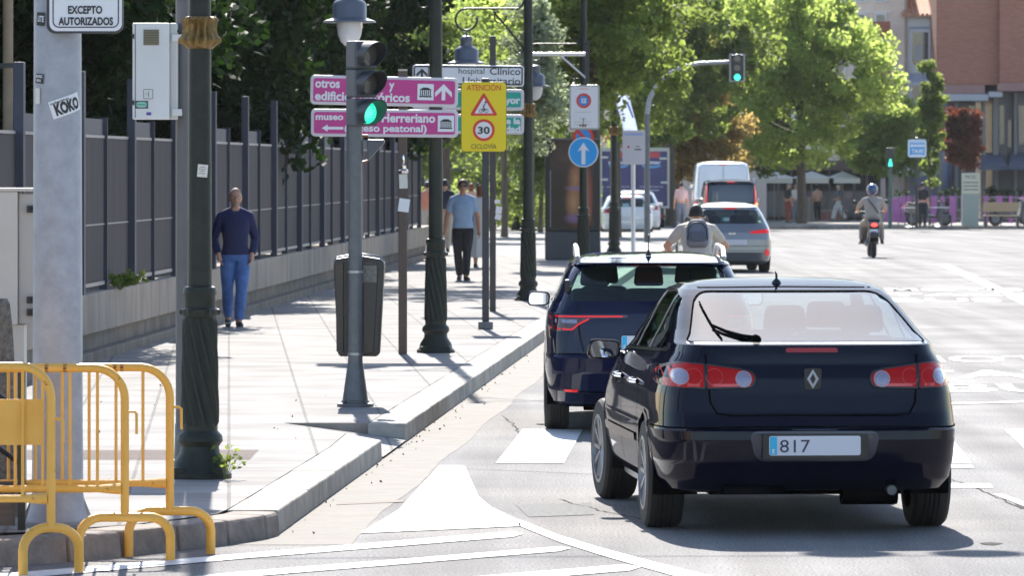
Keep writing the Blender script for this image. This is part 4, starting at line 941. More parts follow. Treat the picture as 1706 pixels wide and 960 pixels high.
mb = MB(); mb.ball((.86, 0, zb + .16), .04, 8); mb.box(.84, .90, -.03, .03, zb - .42, zb + .2); mb.build('hinge', BLACK, t)
# white bus stop sign
Yw = 118.0; k = Yw / FPX; gw = Vector((XA(1055, Yw), Yw, SZ))
t = thing('white_pole', 'thin white pole under the white information sign', 'pole', gw)
mb = MB(); mb.cyl((0, 0, 0), (0, 0, zA(220, Yw) - SZ), .045, n=16); mb.build('shaft', WPAINT, t)
t = thing('information_sign', 'white rectangular information sign on the thin white pole', 'sign', A(1056, 245.5, Yw - .08))
W, H = 38 * k, 57 * k
mb = MB(); mb.prism(rrect(-W / 2, W / 2, -H / 2, H / 2, .03), 0, .03); mb.build('panel', mat('panel_pink', (.62, .58, .62), .5), t, smooth=False, bevel=.004)
mb = MB(); mb.box(1 * k, 12 * k, -.003, -.001, -4.5 * k, -2.5 * k); mb.box(3 * k, 10 * k, -.003, -.001, 1 * k, 2 * k); mb.build('text_lines', INK, t, smooth=False)
mb = MB(); mb.disc((-9 * k, 1 * k), 2 * k, -.003, -.001, 12); mb.build('red_mark', SRED, t, smooth=False)
mb = MB(); mb.box(-16 * k, 15 * k, -.003, -.001, 20 * k, 24 * k); mb.build('blue_heading', mat('pale_blue', (.35, .45, .75), .5), t, smooth=False)

# ------------------------------------------------------------------ street advertising panel
def poster_mat():
    m = bpy.data.materials.new('poster'); m.use_nodes = True; n = m.node_tree; b = n.nodes['Principled BSDF']; b.inputs['Roughness'].default_value = .15
    tc = n.nodes.new('ShaderNodeTexCoord'); last = None
    def blob(cx, cz, rx, rz, col, prev, soft=.92):
        mp = n.nodes.new('ShaderNodeMapping'); mp.vector_type = 'POINT'; mp.inputs['Location'].default_value = (-cx / rx, 0, -cz / rz); mp.inputs['Scale'].default_value = (1 / rx, .0001, 1 / rz)
        n.links.new(tc.outputs['Object'], mp.inputs[0]); ln = n.nodes.new('ShaderNodeVectorMath'); ln.operation = 'LENGTH'; n.links.new(mp.outputs[0], ln.inputs[0])
        mr = n.nodes.new('ShaderNodeMapRange'); mr.inputs['From Min'].default_value = 1 - soft; mr.inputs['From Max'].default_value = 1; mr.inputs['To Min'].default_value = 1; mr.inputs['To Max'].default_value = 0
        n.links.new(ln.outputs['Value'], mr.inputs[0]); mx = n.nodes.new('ShaderNodeMix'); mx.data_type = 'RGBA'; n.links.new(mr.outputs[0], mx.inputs[0])
        if prev is None: mx.inputs[6].default_value = (.008, .004, .006, 1)
        else: n.links.new(prev, mx.inputs[6])
        mx.inputs[7].default_value = (*col, 1); return mx.outputs[2]
    for a in ((.14, .6, .34, 1.1, (.20, .055, .025)), (.32, .6, .16, .9, (.42, .10, .06)), (.08, 1.0, .17, .42, (.46, .20, .09)), (.04, .50, .20, .46, (.50, .25, .11)), (.10, .80, .30, .07, (.26, .16, .30)), (.06, .16, .26, .13, (.22, .13, .30)), (.30, .25, .15, .35, (.42, .11, .05)), (-.34, .9, .22, 1.0, (.012, .006, .008)), (-.15, 1.45, .4, .3, (.04, .015, .02))): last = blob(*a, last)
    n.links.new(last, b.inputs['Base Color']); return m
ga = G(954, 433, SZ); k = ga.y / FPX
t = thing('advertising_panel', 'tall black street advertising panel with a dark warm poster', 'advertising panel', ga)
mb = MB(); mb.box(-46 * k, 46 * k, -.15, .25, 0, 47 * k); mb.build('base', mat('panel_base', (.07, .075, .08), .5), t, smooth=False, bevel=.02)
mb = MB(); mb.box(-46 * k, 46 * k, -.1, .2, 47 * k + .002, 200 * k); mb.build('case', BLACK, t, smooth=False, bevel=.02)
mb = MB(); mb.box(-46 * k, 46 * k, -.16, .26, 200 * k + .002, 203 * k); mb.build('lid', GREYST, t, smooth=False)
mb = MB(); mb.box(-.46, .46, -.006, 0, -.05, 1.82); o = mb.build('poster', poster_mat(), t, smooth=False); o.location = (-.02, -.106, .72)
mb = MB(); mb.box(-37.5 * k, -36.5 * k, -.125, -.11, 54 * k, 150 * k); mb.build('edge_trim', GALV, t, smooth=False)

# ------------------------------------------------------------------ far signal on a curved arm, far pedestrian light, taxi sign
Yf = 150.0; k = Yf / FPX
mat('green_lamp_far', (.05, .5, .36), .3, emit=(.05, 1, .6), es=.5)
gq = Vector((XA(1078, Yf), Yf, gz(Yf) + SZ))
t = thing('traffic_light', 'green traffic light hung over the road on a long curved grey arm', 'traffic light', gq)
zf = lambda py: zA(py, Yf) - gq.z
mb = MB(); mb.cyl((0, 0, 0), (0, 0, zf(190)), .09, .07, 16); mb.build('pole', GREYST, t)
pp = [(1078, 190), (1082, 165), (1093, 145), (1112, 124), (1136, 111), (1165, 105), (1214, 103)]
mb = MB(); mb.tube([((a - 1078) * k, 0, zf(b)) for a, b in pp], [.07, .065, .06, .06, .055, .05, .05], 12); mb.build('arm', mat('arm_grey', (.28, .29, .31), .4, metal=.3), t)
def far_head2(t, X, Z, hpx, wpx, lit, k):
    hb = MB(); hb.prism(rrect(X - wpx / 2 * k, X + wpx / 2 * k, Z, Z + hpx * k, .03), -.02, .02); hh_ = hb.build('back_board', mat('board_pale', (.40, .42, .42), .5), t, smooth=False)
    hb = MB(); hb.prism(rrect(X - (wpx / 2 - 2.5) * k, X + (wpx / 2 - 2.5) * k, Z + 2 * k, Z + (hpx - 2) * k, .03), -.12, -.022); h = hb.build('housing', BLACK, t, smooth=False, bevel=.01)
    for q in range(3):
        zc = Z + hpx * (q * 2 + 1) / 6 * k; mb = MB(); mb.disc((X, zc), hpx * .12 * k, -.128, -.121, 20)
        mb.build('lens', MATS['green_lamp_far'] if q == lit else MATS['dark_lens'], h, smooth=False)
        mb = MB(); mb.tube([(X + hpx * .13 * k * math.cos(a), -.17, zc + hpx * .13 * k * math.sin(a)) for a in np.linspace(R(10), R(170), 9)], .016, 5); mb.build('visor', BLACK, h)
far_head2(t, (1228 - 1078) * k, zf(136), 47, 26, 0, k)
gp2 = G(1483, 380, SZ); k = gp2.y / FPX
t = thing('traffic_light', 'dark pedestrian light showing a green figure beside the blue taxi sign', 'traffic light', gp2)
zg = lambda py: zA(py, gp2.y) - gp2.z
mb = MB(); mb.cyl((0, 0, 0), (0, 0, zg(278)), .07, n=12); mb.build('pole', mat('pole_green', (.05, .09, .08), .5), t)
mb = MB(); mb.box(-7 * k, 7 * k, -.1, .12, zg(279), zg(247)); mb.box(-7.5 * k, 7.5 * k, -.28, -.1, zg(249), zg(246)); mb.box(-7.5 * k, 7.5 * k, -.28, -.1, zg(264), zg(262)); hs = mb.build('housing', BLACK, t, smooth=False, bevel=.01)
mb = MB(); mb.ball((0, -.11, zg(266.5)), 2 * k, 8, sz=(1, .3, 1)); mb.prism([(-3.5 * k, zg(277)), (3.5 * k, zg(277)), (2.5 * k, zg(269)), (-2.5 * k, zg(269))], -.12, -.101); mb.build('green_figure', MATS['green_lamp_far'], hs)
gx = G(1527, 380, SZ); k = gx.y / FPX; zg = lambda py: zA(py, gx.y) - gx.z
t = thing('sign_pole', 'black pole that carries the blue taxi sign in the far plaza', 'pole', gx)
mb = MB(); mb.cyl((0, 0, 0), (0, 0, zg(232)), .055, n=12); mb.ball((0, 0, zg(231)), .07, 8); mb.build('shaft', BLACK, t)
t = thing('taxi_sign', 'blue taxi sign with white lettering on a black pole in the far plaza', 'sign', A(1528, 247, gx.y - .09))
mb = MB(); mb.prism(rrect(-15.5 * k, 15.5 * k, -15 * k, 15 * k, .08), 0, .04); mb.build('panel', mat('taxi_blue', (.05, .30, .62), .4), t, smooth=False)
mb = MB(); ring(mb, -15 * k, 15 * k, -14.5 * k, 14.5 * k, .08, .05, -.004, 0); mb.box(-12 * k, 12 * k, -.004, -.001, 9.5 * k, 11 * k); mb.box(-10 * k, 10 * k, -.004, -.001, -12 * k, -10.5 * k); mb.build('border', WHITE, t, smooth=False)
mb = MB()
for q, wq in ((-11, 5), (-5, 3.5), (-.5, 2.5), (3, 4), (8, 3.5)): mb.box(q * k, (q + wq) * k, -.005, -.001, 2.5 * k, 6.5 * k)
mb.build('small_lettering', WHITE, t, smooth=False)
text('lettering', 'TAXI', 0, -7.5 * k, 6.5 * k, WHITE, t, w=20 * k, ax='c', bold=.03, y=-.005)

# overhead wire with two small lanterns (its shadow crosses the road)
t = thing('overhead_cable', 'thin overhead cable spanning the street with two hanging lanterns', 'cable', (0, 37.6, 0))
cz0 = 7.2
mb = MB(); P = []
for q in range(41):
    x = -9 + q * .5; P.append((x, .03 * x, cz0 + .012 * (x - 1) ** 2))
mb.tube(P, .012, 6); mb.build('cable', BLACK, t)
for x in (1.35, 2.05):
    mb = MB(); mb.lathe([(.02, .06), (.10, 0), (.26, -.05), (.26, -.09), (.1, -.14), (.05, -.2)][::-1], (x, .03 * x, cz0 - .05), 16); mb.build('lantern', BLACK, t)
# ------------------------------------------------------------------ vehicles
class Body:
    """closed car body from horizontal slices; each slice is a superellipse in plan"""
    def __init__(s, tab, yc, nr=8., nf=4.5, ntop=3.2, ztop=None):
        T = np.array(tab, float); s.z, s.yr, s.yf, s.hw = T.T; s.yc = yc; s.nr, s.nf, s.ntop = nr, nf, ntop; s.z0, s.z1 = s.z[0], s.z[-1]
    def par(s, z):
        i = lambda a: float(np.interp(z, s.z, a))
        f = min(1, max(0, (s.z1 - z) / (.12 * (s.z1 - s.z0)))) ** .6
        return i(s.yr), i(s.yf), max(i(s.hw), 1e-3), s.ntop + (s.nr - s.ntop) * f, s.ntop + (s.nf - s.ntop) * f
    def rear(s, x, z):
        yr, yf, w, nr, nf = s.par(z); u = min(.9999, abs(x) / w); yc = min(max(s.yc, yr + .01), yf - .01)
        return yc - (yc - yr) * (1 - u ** nr) ** (1 / nr)
    def front(s, x, z):
        yr, yf, w, nr, nf = s.par(z); u = min(.9999, abs(x) / w); yc = min(max(s.yc, yr + .01), yf - .01)
        return yc + (yf - yc) * (1 - u ** nf) ** (1 / nf)
    def side(s, y, z):
        yr, yf, w, nr, nf = s.par(z); yc = min(max(s.yc, yr + .01), yf - .01)
        if y < yc: L, n = yc - yr, nr
        else: L, n = yf - yc, nf
        u = min(.9999, abs(y - yc) / max(L, 1e-3)); return w * (1 - u ** n) ** (1 / n)
    def mesh(s, nz=64, nt=112, ins=0., zlo=None, zhi=None):
        zlo = s.z0 if zlo is None else zlo; zhi = s.z1 if zhi is None else zhi
        zs = sorted(set([round(zlo + (zhi - zlo) * (1 - (1 - i / nz) ** 1.35), 5) for i in range(nz + 1)] + [round(float(z), 5) for z in s.z if zlo < z < zhi]))
        mb = MB(); vs = []; fs = []
        for z in zs:
            yr, yf, w, nr, nf = s.par(z + (ins * .8 if ins else 0)); w = max(.002, w - ins); yr += ins; yf -= ins
            if yf - yr < .02: m_ = (yf + yr) / 2; yr, yf = m_ - .01, m_ + .01
            yc = min(max(s.yc, yr + .005), yf - .005)
            for k in range(nt):
                a = 2 * math.pi * (k + .5) / nt; c, sn = math.cos(a), math.sin(a)
                n, L = (nf, yf - yc) if sn > 0 else (nr, yc - yr)
                # parametrise by angle with corner-dense sampling
                x = w * math.copysign(abs(c) ** (2 / n), c); y = yc + L * math.copysign(abs(sn) ** (2 / n), sn)
                vs.append((x, y, z))
        m = len(zs)
        for i in range(m - 1):
            for k in range(nt): fs.append((i * nt + k, i * nt + (k + 1) % nt, (i + 1) * nt + (k + 1) % nt, (i + 1) * nt + k))
        fs.append(tuple(range(nt))[::-1]); fs.append(tuple((m - 1) * nt + k for k in range(nt)))
        mb.add(vs, fs); return mb
    def drape(s, poly, off, which='rear', step=.05, thick=.012, side=1):
        """polygon in (x,z) [rear/front] or (y,z) [side] projected on the body surface"""
        bm = bmesh.new(); v = [bm.verts.new((a, 0, b)) for a, b in poly]; bm.faces.new(v)
        xs = [a for a, b in poly]; zz = [b for a, b in poly]
        for ax, lo, hi in ((0, min(xs), max(xs)), (2, min(zz), max(zz))):
            t = lo + step
            while t < hi - step * .3:
                co = [0, 0, 0]; no = [0, 0, 0]; co[ax] = t; no[ax] = 1
                bmesh.ops.bisect_plane(bm, geom=bm.verts[:] + bm.edges[:] + bm.faces[:], plane_co=co, plane_no=no); t += step
        bm.verts.index_update(); fr = []
        for q in bm.verts:
            a, b = q.co.x, q.co.z
            if which == 'rear': q.co = (a, s.rear(a, b) - off, b)
            elif which == 'front': q.co = (a, s.front(a, b) + off, b)
            else: q.co = (side * (s.side(a, b) + off), a, b)
        be = [e for e in bm.edges if e.is_boundary]
        r = bmesh.ops.extrude_edge_only(bm, edges=be)
        for q in [g for g in r['geom'] if isinstance(g, bmesh.types.BMVert)]:
            if which == 'rear': q.co.y += thick
            elif which == 'front': q.co.y -= thick
            else: q.co.x -= side * thick
        bmesh.ops.recalc_face_normals(bm, faces=bm.faces)
        # outward check
        me = bpy.data.meshes.new('d'); bm.to_mesh(me)
        n = Vector((0, 0, 0))
        for f_ in bm.faces: n += f_.normal * f_.calc_area()
        want = {'rear': Vector((0, -1, .2)), 'front': Vector((0, 1, .2)), 'side': Vector((side, 0, .1))}[which]
        if n.dot(want) < 0:
            bmesh.ops.reverse_faces(bm, faces=bm.faces); bm.to_mesh(me)
        bm.free(); return me
    def line(s, pts, wd, off, which='rear', side=1):
        mb = MB(); vs = []; fs = []; P = []
        for i in range(len(pts) - 1):
            a, b = pts[i], pts[i + 1]; L = math.hypot(b[0] - a[0], b[1] - a[1]); n = max(1, int(L / .05))
            for k in range(n): P.append((a[0] + (b[0] - a[0]) * k / n, a[1] + (b[1] - a[1]) * k / n))
        P.append(pts[-1])
        for i, p in enumerate(P):
            q, r = P[max(0, i - 1)], P[min(len(P) - 1, i + 1)]; dx_, dz_ = r[0] - q[0], r[1] - q[1]; L = math.hypot(dx_, dz_) or 1
            nx, nz_ = -dz_ / L * wd / 2, dx_ / L * wd / 2
            for sg in (-1, 1):
                a, b = p[0] + sg * nx, p[1] + sg * nz_
                if which == 'rear': vs.append((a, s.rear(a, b) - off, b))
                elif which == 'front': vs.append((a, s.front(a, b) + off, b))
                else: vs.append((side * (s.side(a, b) + off), a, b))
            if i: k = 2 * i; fs.append((k - 2, k - 1, k + 1, k))
        mb.add(vs, fs); return mb
def boolean(me, cutters):
    o = bpy.data.objects.new('b', me); COL.objects.link(o); cs = []
    for c in cutters:
        co = bpy.data.objects.new('c', c); COL.objects.link(co); cs.append(co)
        m = o.modifiers.new('b', 'BOOLEAN'); m.operation = 'DIFFERENCE'; m.object = co; m.solver = 'EXACT'
    r = evalmesh(o); kill(o)
    for c in cs: kill(c)
    return r
def mbmesh(mb):
    me = bpy.data.meshes.new('m'); me.from_pydata(mb.v, [], mb.f); bm = bmesh.new(); bm.from_mesh(me)
    bmesh.ops.recalc_face_normals(bm, faces=bm.faces); bm.to_mesh(me); bm.free(); return me
def inset(poly, d):
    cx_ = sum(a for a, b in poly) / len(poly); cz_ = sum(b for a, b in poly) / len(poly)
    return [(a + (cx_ - a) / max(1e-6, math.hypot(cx_ - a, cz_ - b)) * d, b + (cz_ - b) / max(1e-6, math.hypot(cx_ - a, cz_ - b)) * d) for a, b in poly]
def rounded(poly, r, n=5):
    out = []; N = len(poly)
    for i in range(N):
        p0, p1, p2 = Vector(poly[i - 1]), Vector(poly[i]), Vector(poly[(i + 1) % N]); rr = r[i] if isinstance(r, (list, tuple)) else r
        a = (p0 - p1); b = (p2 - p1); d = min(rr, a.length * .45, b.length * .45); A_, B_ = p1 + a.normalized() * d, p1 + b.normalized() * d
        for k in range(n + 1):
            t = k / n; q = A_ * (1 - t) ** 2 + p1 * 2 * t * (1 - t) + B_ * t * t; out.append((q.x, q.y))
    return out
def wheel(t, x, y, r, wd, spokes=10, steer=0):
    s = 1 if x > 0 else -1
    w_ = bpy.data.objects.new('wheel', None); 
    mb = MB(); h = wd / 2
    prof = [(r * .66, -h), (r * .72, -h), (r * .93, -h * .98), (r * .985, -h * .82), (r, -h * .6)]
    for q in (-.35, -.1, .15, .4): prof += [(r, h * (q - .12)), (r * .975, h * (q - .10)), (r * .975, h * (q - .05)), (r, h * (q - .03))]
    prof += [(r, h * .6), (r * .985, h * .82), (r * .93, h * .98), (r * .72, h), (r * .66, h)]
    mb.lathe(prof, (0, 0, 0), 40, axis='x', cap=False); o = mb.build('wheel', TYRE, t, ang=30); o.location = (x, y, r); o.rotation_euler = (0, 0, steer)
    mb = MB(); mb.lathe([(.03, s * (h - .02)), (r * .12, s * (h - .02)), (r * .13, s * (h - .03))], (0, 0, 0), 20, axis='x')
    for k in range(spokes):
        a = 2 * math.pi * k / spokes
        P = [(s * (h - .028), r * .08 * math.cos(a), r * .08 * math.sin(a)), (s * (h - .02), r * .62 * math.cos(a + .08), r * .62 * math.sin(a + .08))]
        mb.tube(P, [.018, .022], 5)
    mb.lathe([(r * .68, s * (h + .002)), (r * .62, s * (h + .004)), (r * .60, s * (h - .03)), (r * .60, -s * h * .5), (r * .66, -s * h * .6)], (0, 0, 0), 36, axis='x', cap=False)
    rm = mb.build('rim', RIM, o, ang=40)
    mb = MB(); mb.lathe([(.0, s * -.02), (r * .5, s * -.02), (r * .5, s * -.01), (0, s * -.01)], (0, 0, 0), 24, axis='x'); mb.build('brake_disc', GREYST, o)
    return o
def mirror(t, b, y, z, side, paintm):
    x = b.side(y, z) ; mb = MB()
    mb.tube([(side * (x - .05), y, z - .03), (side * (x + .05), y, z - .02)], .022, 8)
    mb.build('mirror_arm', BLACK, t)
    mb = MB(); cx_ = side * (x + .13)
    mb.prism(rounded([(cx_ - .10, z - .055), (cx_ + .105, z - .05), (cx_ + .11, z + .065), (cx_ - .09, z + .075)], .05), y - .03, y + .05); m = mb.build('mirror', paintm, t, bevel=.018, smooth=False)
    mb = MB(); mb.prism(rounded([(cx_ - .085, z - .043), (cx_ + .09, z - .038), (cx_ + .095, z + .053), (cx_ - .075, z + .062)], .04), y - .038, y - .031); mb.m = Matrix.Identity(4); mb.v = [(a_, b_ - (c_ - z) * .13 - .004, c_) for a_, b_, c_ in mb.v]; mb.build('mirror_glass', mat('mirror_glass', (.6, .65, .7), .03, metal=1.), m, smooth=False)
    return m
def finish_body(b, t, arches, wins, m, zcab, under=.0, solidwin=False, glass=None, arch_w=.60):
    body = mbmesh(b.mesh()); cutters = []
    for (y, r) in arches:
        for s in (-1, 1):
            mb = MB(); mb.lathe([(r, .0), (r, .6)], (s * arch_w if s > 0 else -arch_w - .6, y, r - .02), 40, axis='x'); cutters.append(mbmesh(mb))
    if not solidwin:
        cutters.append(mbmesh(b.mesh(nz=30, nt=72, ins=.045, zlo=zcab, zhi=b.z1 - .04)))
        for kind, poly in wins:
            mb = MB()
            if kind == 'rear': mb.prism(poly, -3., min(b.rear(x, z) for x, z in poly) * 0 + max(b.rear(x, z) for x, z in poly) + .12)
            elif kind == 'front': mb.prism(poly, min(b.front(x, z) for x, z in poly) - .12, 6.)
            elif kind == 'side':
                for s in (1,): mb.prism(poly, .38, 1.4, 'yz')
            cutters.append(mbmesh(mb))
            if kind == 'side':
                mb = MB(); mb.prism(poly, -1.4, -.38, 'yz'); cutters.append(mbmesh(mb))
    me = boolean(body, cutters); o = link_mesh('body', me, m, t, ang=28); me.name = 'body'
    # arch linings
    for (y, r) in arches:
        for s in (-1, 1):
            mb = MB(); n = 24; vs = []; fs = []
            for i in range(n + 1):
                a = R(-20 + 220 * i / n)
                for x in (arch_w, b.side(y, .5) - .02): vs.append((s * x, y + (r - .004) * math.cos(a), r - .02 + (r - .004) * math.sin(a)))
                if i: k = 2 * i; fs.append((k - 2, k - 1, k + 1, k))
            mb.add(vs, fs); mb.build('wheel_arch', MATB, t)
    for kind, poly in wins:
        g = glass or GLASS
        if solidwin:
            g = DGLASS
            for s in ((-1, 1) if kind == 'side' else (1,)):
                link_mesh('window', b.drape(poly, .004, kind, side=s), g, t, ang=30)
        else:
            for s in ((-1, 1) if kind == 'side' else (1,)):
                bm = b.drape(inset(poly, -.012), -.010, kind, side=s, thick=0.0005); link_mesh('window', bm, g, t, ang=30)
    return o
def seats(t, w, ys, z, hr=True):
    for y, n in ys:
        for k in range(n):
            x = (k - (n - 1) / 2) * (w if n == 2 else w * .62)
            mb = MB(); mb.prism(rounded([(x - .24, z - .35), (x + .24, z - .35), (x + .21, z + .24), (x - .21, z + .24)], .07), y, y + .13); o = mb.build('seat', CLOTHS, t, bevel=.03, smooth=False)
            if hr:
                mb = MB(); mb.prism(rounded([(x - .13, z + .26), (x + .13, z + .26), (x + .11, z + .42), (x - .11, z + .42)], .04), y + .0, y + .10); mb.build('headrest', CLOTHS, o, bevel=.02, smooth=False)
def plate(t, b, cx, z, chars, w=.50, h=.108, y=None, blanks=True):
    y = b.rear(cx, z) - .016 if y is None else y
    mb = MB(); mb.prism(rrect(cx - w / 2, cx + w / 2, z - h / 2, z + h / 2, .012), y - .004, y + .004); p = mb.build('number_plate', mat('plate_white', (.60, .60, .66), .4), t, smooth=False)
    mb = MB(); mb.box(cx - w / 2 + .004, cx - w / 2 + .044, y - .006, y - .0045, z - h / 2 + .004, z + h / 2 - .004); mb.build('blue_band', mat('plate_blue', (.02, .42, .68), .4), p, smooth=False)
    text('letter', 'E', cx - w / 2 + .017, z - .042, .024, WHITE, p, y=y - .0075, w=.015, bold=.03)
    if chars: text('digits', chars, cx - w / 2 + .060, z - .037, .075, mat('plate_ink', (.03, .03, .07), .5), p, y=y - .0065, w=.034 * len(chars) + .035 * (len(chars) - 1))
    return p

# ---- near dark hatchback
RX, RY = 1.64, 31.47
car = thing('parked_car', 'shiny black blue hatchback in the foreground with round reversing lamps and wiper', 'car', (RX, RY, 0), R(4.5))
car.name = 'hatchback_car'
TB = [(.235, -.60, 3.35, .76), (.26, -.78, 3.50, .82), (.32, -.86, 3.58, .855), (.42, -.915, 3.63, .872), (.55, -.93, 3.64, .884), (.600, -.925, 3.62, .888), (.615, -.90, 3.60, .884), (.63, -.895, 3.58, .882), (.70, -.865, 3.45, .878),
      (.80, -.845, 3.20, .868), (.90, -.83, 2.90, .845), (.97, -.805, 2.60, .815), (1.01, -.80, 2.48, .790), (1.04, -.795, 2.40, .772), (1.082, -.785, 2.33, .758), (1.092, -.735, 2.29, .752), (1.105, -.665, 2.24, .745), (1.16, -.46, 2.10, .716), (1.22, -.26, 1.97, .690),
      (1.28, -.06, 1.82, .660), (1.34, .15, 1.62, .628), (1.375, .30, 1.45, .600), (1.40, .48, 1.30, .555), (1.418, .66, 1.18, .475), (1.43, .82, 1.05, .33), (1.436, .94, .96, .02)]
b = Body(TB, .95, nr=7.5, nf=4.5, ntop=4)
RW = rounded([(-.69, 1.098), (.69, 1.098), (.655, 1.14), (.55, 1.368), (-.55, 1.368), (-.655, 1.14)], [.05, .05, .04, .09, .09, .04])
WS = rounded([(-.66, 1.08), (.66, 1.08), (.53, 1.375), (-.53, 1.375)], .06)
SW = rounded([(-.20, 1.045), (2.05, 1.0), (1.42, 1.345), (.70, 1.372), (.25, 1.32)], .05)
finish_body(b, car, [(0, .345), (2.75, .345)], [('rear', RW), ('front', WS), ('side', SW)], BLKPAINT, .62, glass=GLASSD)
# window pillars over the side glass, chrome line, rear glass surround
for s in (-1, 1):
    for y0 in (.62, 1.28):
        mb = b.line([(y0 + .04, 1.0), (y0 - .06, 1.375)], .07, -.006, 'side', s); mb.build('pillar', BLACK, car, fix=False)
    b.line([(-.28, 1.04), (2.1, .985)], .014, .004, 'side', s).build('chrome_strip', CHROME, car, fix=False)
    b.line([(-.86 + .25, .475), (-.5, .475)], .02, .004, 'side', s) 
    b.line([(.42, .98), (.38, .60), (.48, .28)], .007, .003, 'side', s).build('door_gap', MATB, car, fix=False)
    b.line([(1.30, .99), (1.32, .25)], .007, .003, 'side', s).build('door_gap', MATB, car, fix=False)
    b.line([(.45, .50), (2.3, .50)], .05, .010, 'side', s).build('rubbing_strip', BLKPAINT, car, fix=False)
    b.line([(.36, .215), (2.4, .215)], .035, .008, 'side', s).build('sill', mat('sill_grey', (.30, .31, .32), .3, metal=.6), car, fix=False)
    for y in (.52, 1.42):
        mb = MB(); x = b.side(y, .83) + .006; mb.tube([(s * x, y, .83), (s * (x + .03), y + .02, .832), (s * (x + .03), y + .16, .836), (s * x, y + .18, .838)], .013, 8); mb.build('door_handle', CHROME, car)
    # arch lip
    for yc_ in (0, 2.75):
        P = [(yc_ + .355 * math.cos(a), .325 + .355 * math.sin(a)) for a in np.linspace(R(-8), R(188), 28)]; b.line(P, .022, .006, 'side', s).build('arch_lip', BLKPAINT, car, fix=False)
b.line(RW + RW[:1], .007, .003).build('glass_seal', MATB, car, fix=False)
b.line([(-.69, 1.093), (.69, 1.093)], .010, .006).build('chrome_strip', CHROME, car, fix=False)
b.line([(-.56, 1.385), (0, 1.39), (.56, 1.385)], .007, .003).build('hatch_gap', MATB, car, fix=False)
# boot lid gap
b.line([(-.605, 1.03), (-.60, .95), (-.585, .76), (-.55, .70), (-.48, .688), (.48, .688), (.55, .70), (.585, .76), (.60, .95), (.605, 1.03)], .011, .003).build('boot_gap', MATB, car, fix=False)
b.line([(-.83, .617), (-.4, .625), (.4, .625), (.83, .617)], .008, .004).build('bumper_gap', MATB, car, fix=False)
for s in (-1, 1):
    b.line([(-.88, .617), (-.36, .618)], .008, .004, 'side', s).build('bumper_gap', MATB, car, fix=False)
    b.line([(s * .835, .63), (s * .825, .56), (s * .79, .33)], .006, .003).build('bumper_corner_gap', MATB, car, fix=False) if False else None
link_mesh('brake_light', b.drape(rounded([(-.15, 1.042), (.15, 1.042), (.145, 1.068), (-.145, 1.068)], .008), .006), mat('brake_red', (.30, .008, .006), .3, coat=.3), car)
def circ(cx_, cz_, r, n=28): return [(cx_ + r * math.cos(2 * math.pi * k / n), cz_ + r * math.sin(2 * math.pi * k / n)) for k in range(n)]
for s in (-1, 1):
    outer = rounded([(s * .612, .840), (s * .846, .850), (s * .828, .945), (s * .765, .985), (s * .612, .978)], [.008, .03, .04, .05, .008])
    inner = rounded([(s * .600, .840), (s * .600, .976), (s * .42, .952), (s * .345, .935), (s * .325, .90), (s * .345, .848)], [.008, .008, .03, .05, .04, .03])
    if s < 0: outer = outer[::-1]; inner = inner[::-1]
    for nm, P, cxx, cz in (('tail_light', outer, s * .745, .905), ('tail_light', inner, s * .395, .893)):
        L = link_mesh(nm, b.drape(P, .010, step=.025), REDL, car)
        b.line(P + P[:1], .010, .0125).build('light_edge', BLACK, L, fix=False)
        for rr, mm, of in ((.047, mat('lamp_rim', (.42, .24, .27), .35, coat=.3), .013), (.041, CLEARL, .016)): link_mesh('round_lamp', b.drape(circ(cxx, cz, rr), of, step=.02), mm, L)
        mm_ = b.line(circ(cxx, cz, .026) + circ(cxx, cz, .026)[:1], .003, .018); mm_.build('lamp_ring', MATS['lamp_rim'], L, fix=False)
        lo = [q for q in P]; 
        zz0 = .846; xs_ = sorted([a for a, _ in P]); b.line([(xs_[0] + .03, zz0 + .012), (xs_[-1] - .03, zz0 + .012)], .016, .012).build('lower_band', mat('bright_red', (.62, .03, .015), .2, coat=1.), L, fix=False)
        cc = s * .62; b.line([(q, w__) for q, w__ in circ(s * .56 if nm and cxx * s < .5 else s * .675, .905, .046)], .004, .012).build('inner_ring', mat('ring_red', (.5, .05, .04), .3), L, fix=False)
# plate recess, plate, badge, wiper, antenna, exhaust
link_mesh('plate_recess', b.drape(rounded([(-.335, .43), (.335, .43), (.375, .60), (-.375, .60)], .06), .004), mat('recess_navy', (.006, .008, .03), .35, coat=.6), car)
mb = MB(); mb.prism(rrect(-.30, .30, .445, .585, .01), -.958, -.945); mb.build('plate_holder', BLACK, car, smooth=False)
plate(car, b, -.005, .520, '817', w=.52, h=.11, y=-.964)
b.line([(-.13, .608), (.13, .608)], .008, .012).build('chrome_glint_strip', CHROME, car, fix=False)
yb = b.rear(0, .9) - .012
mb = MB(); mb.prism(rounded([(-.045, .83), (.045, .83), (.052, .955), (-.052, .955)], .02), yb, yb + .02); bd = mb.build('badge_plinth', BLACK, car, smooth=False, bevel=.004)
mb = MB(); D = [(0, .062), (.034, 0), (0, -.062), (-.034, 0)]; d2 = [(0, .034), (.016, 0), (0, -.034), (-.016, 0)]
c0 = .892
vs = [(a, yb - .004, c0 + z * .9) for a, z in D] + [(a, yb - .004, c0 + z * .9) for a, z in d2] + [((a + p) / 2, yb - .016, c0 + (z + q) / 2 * .9) for (a, z), (p, q) in zip(D, d2)]
fs = []
for i in range(4):
    j = (i + 1) % 4; fs += [(i, j, 8 + j, 8 + i), (8 + i, 8 + j, 4 + j, 4 + i)]
mb.add(vs, fs); mb.build('diamond_badge', mat('badge_silver', (.62, .62, .65), .35, metal=.2, coat=.5), bd, smooth=False)
yw = lambda x, z: b.rear(x, z) - .035
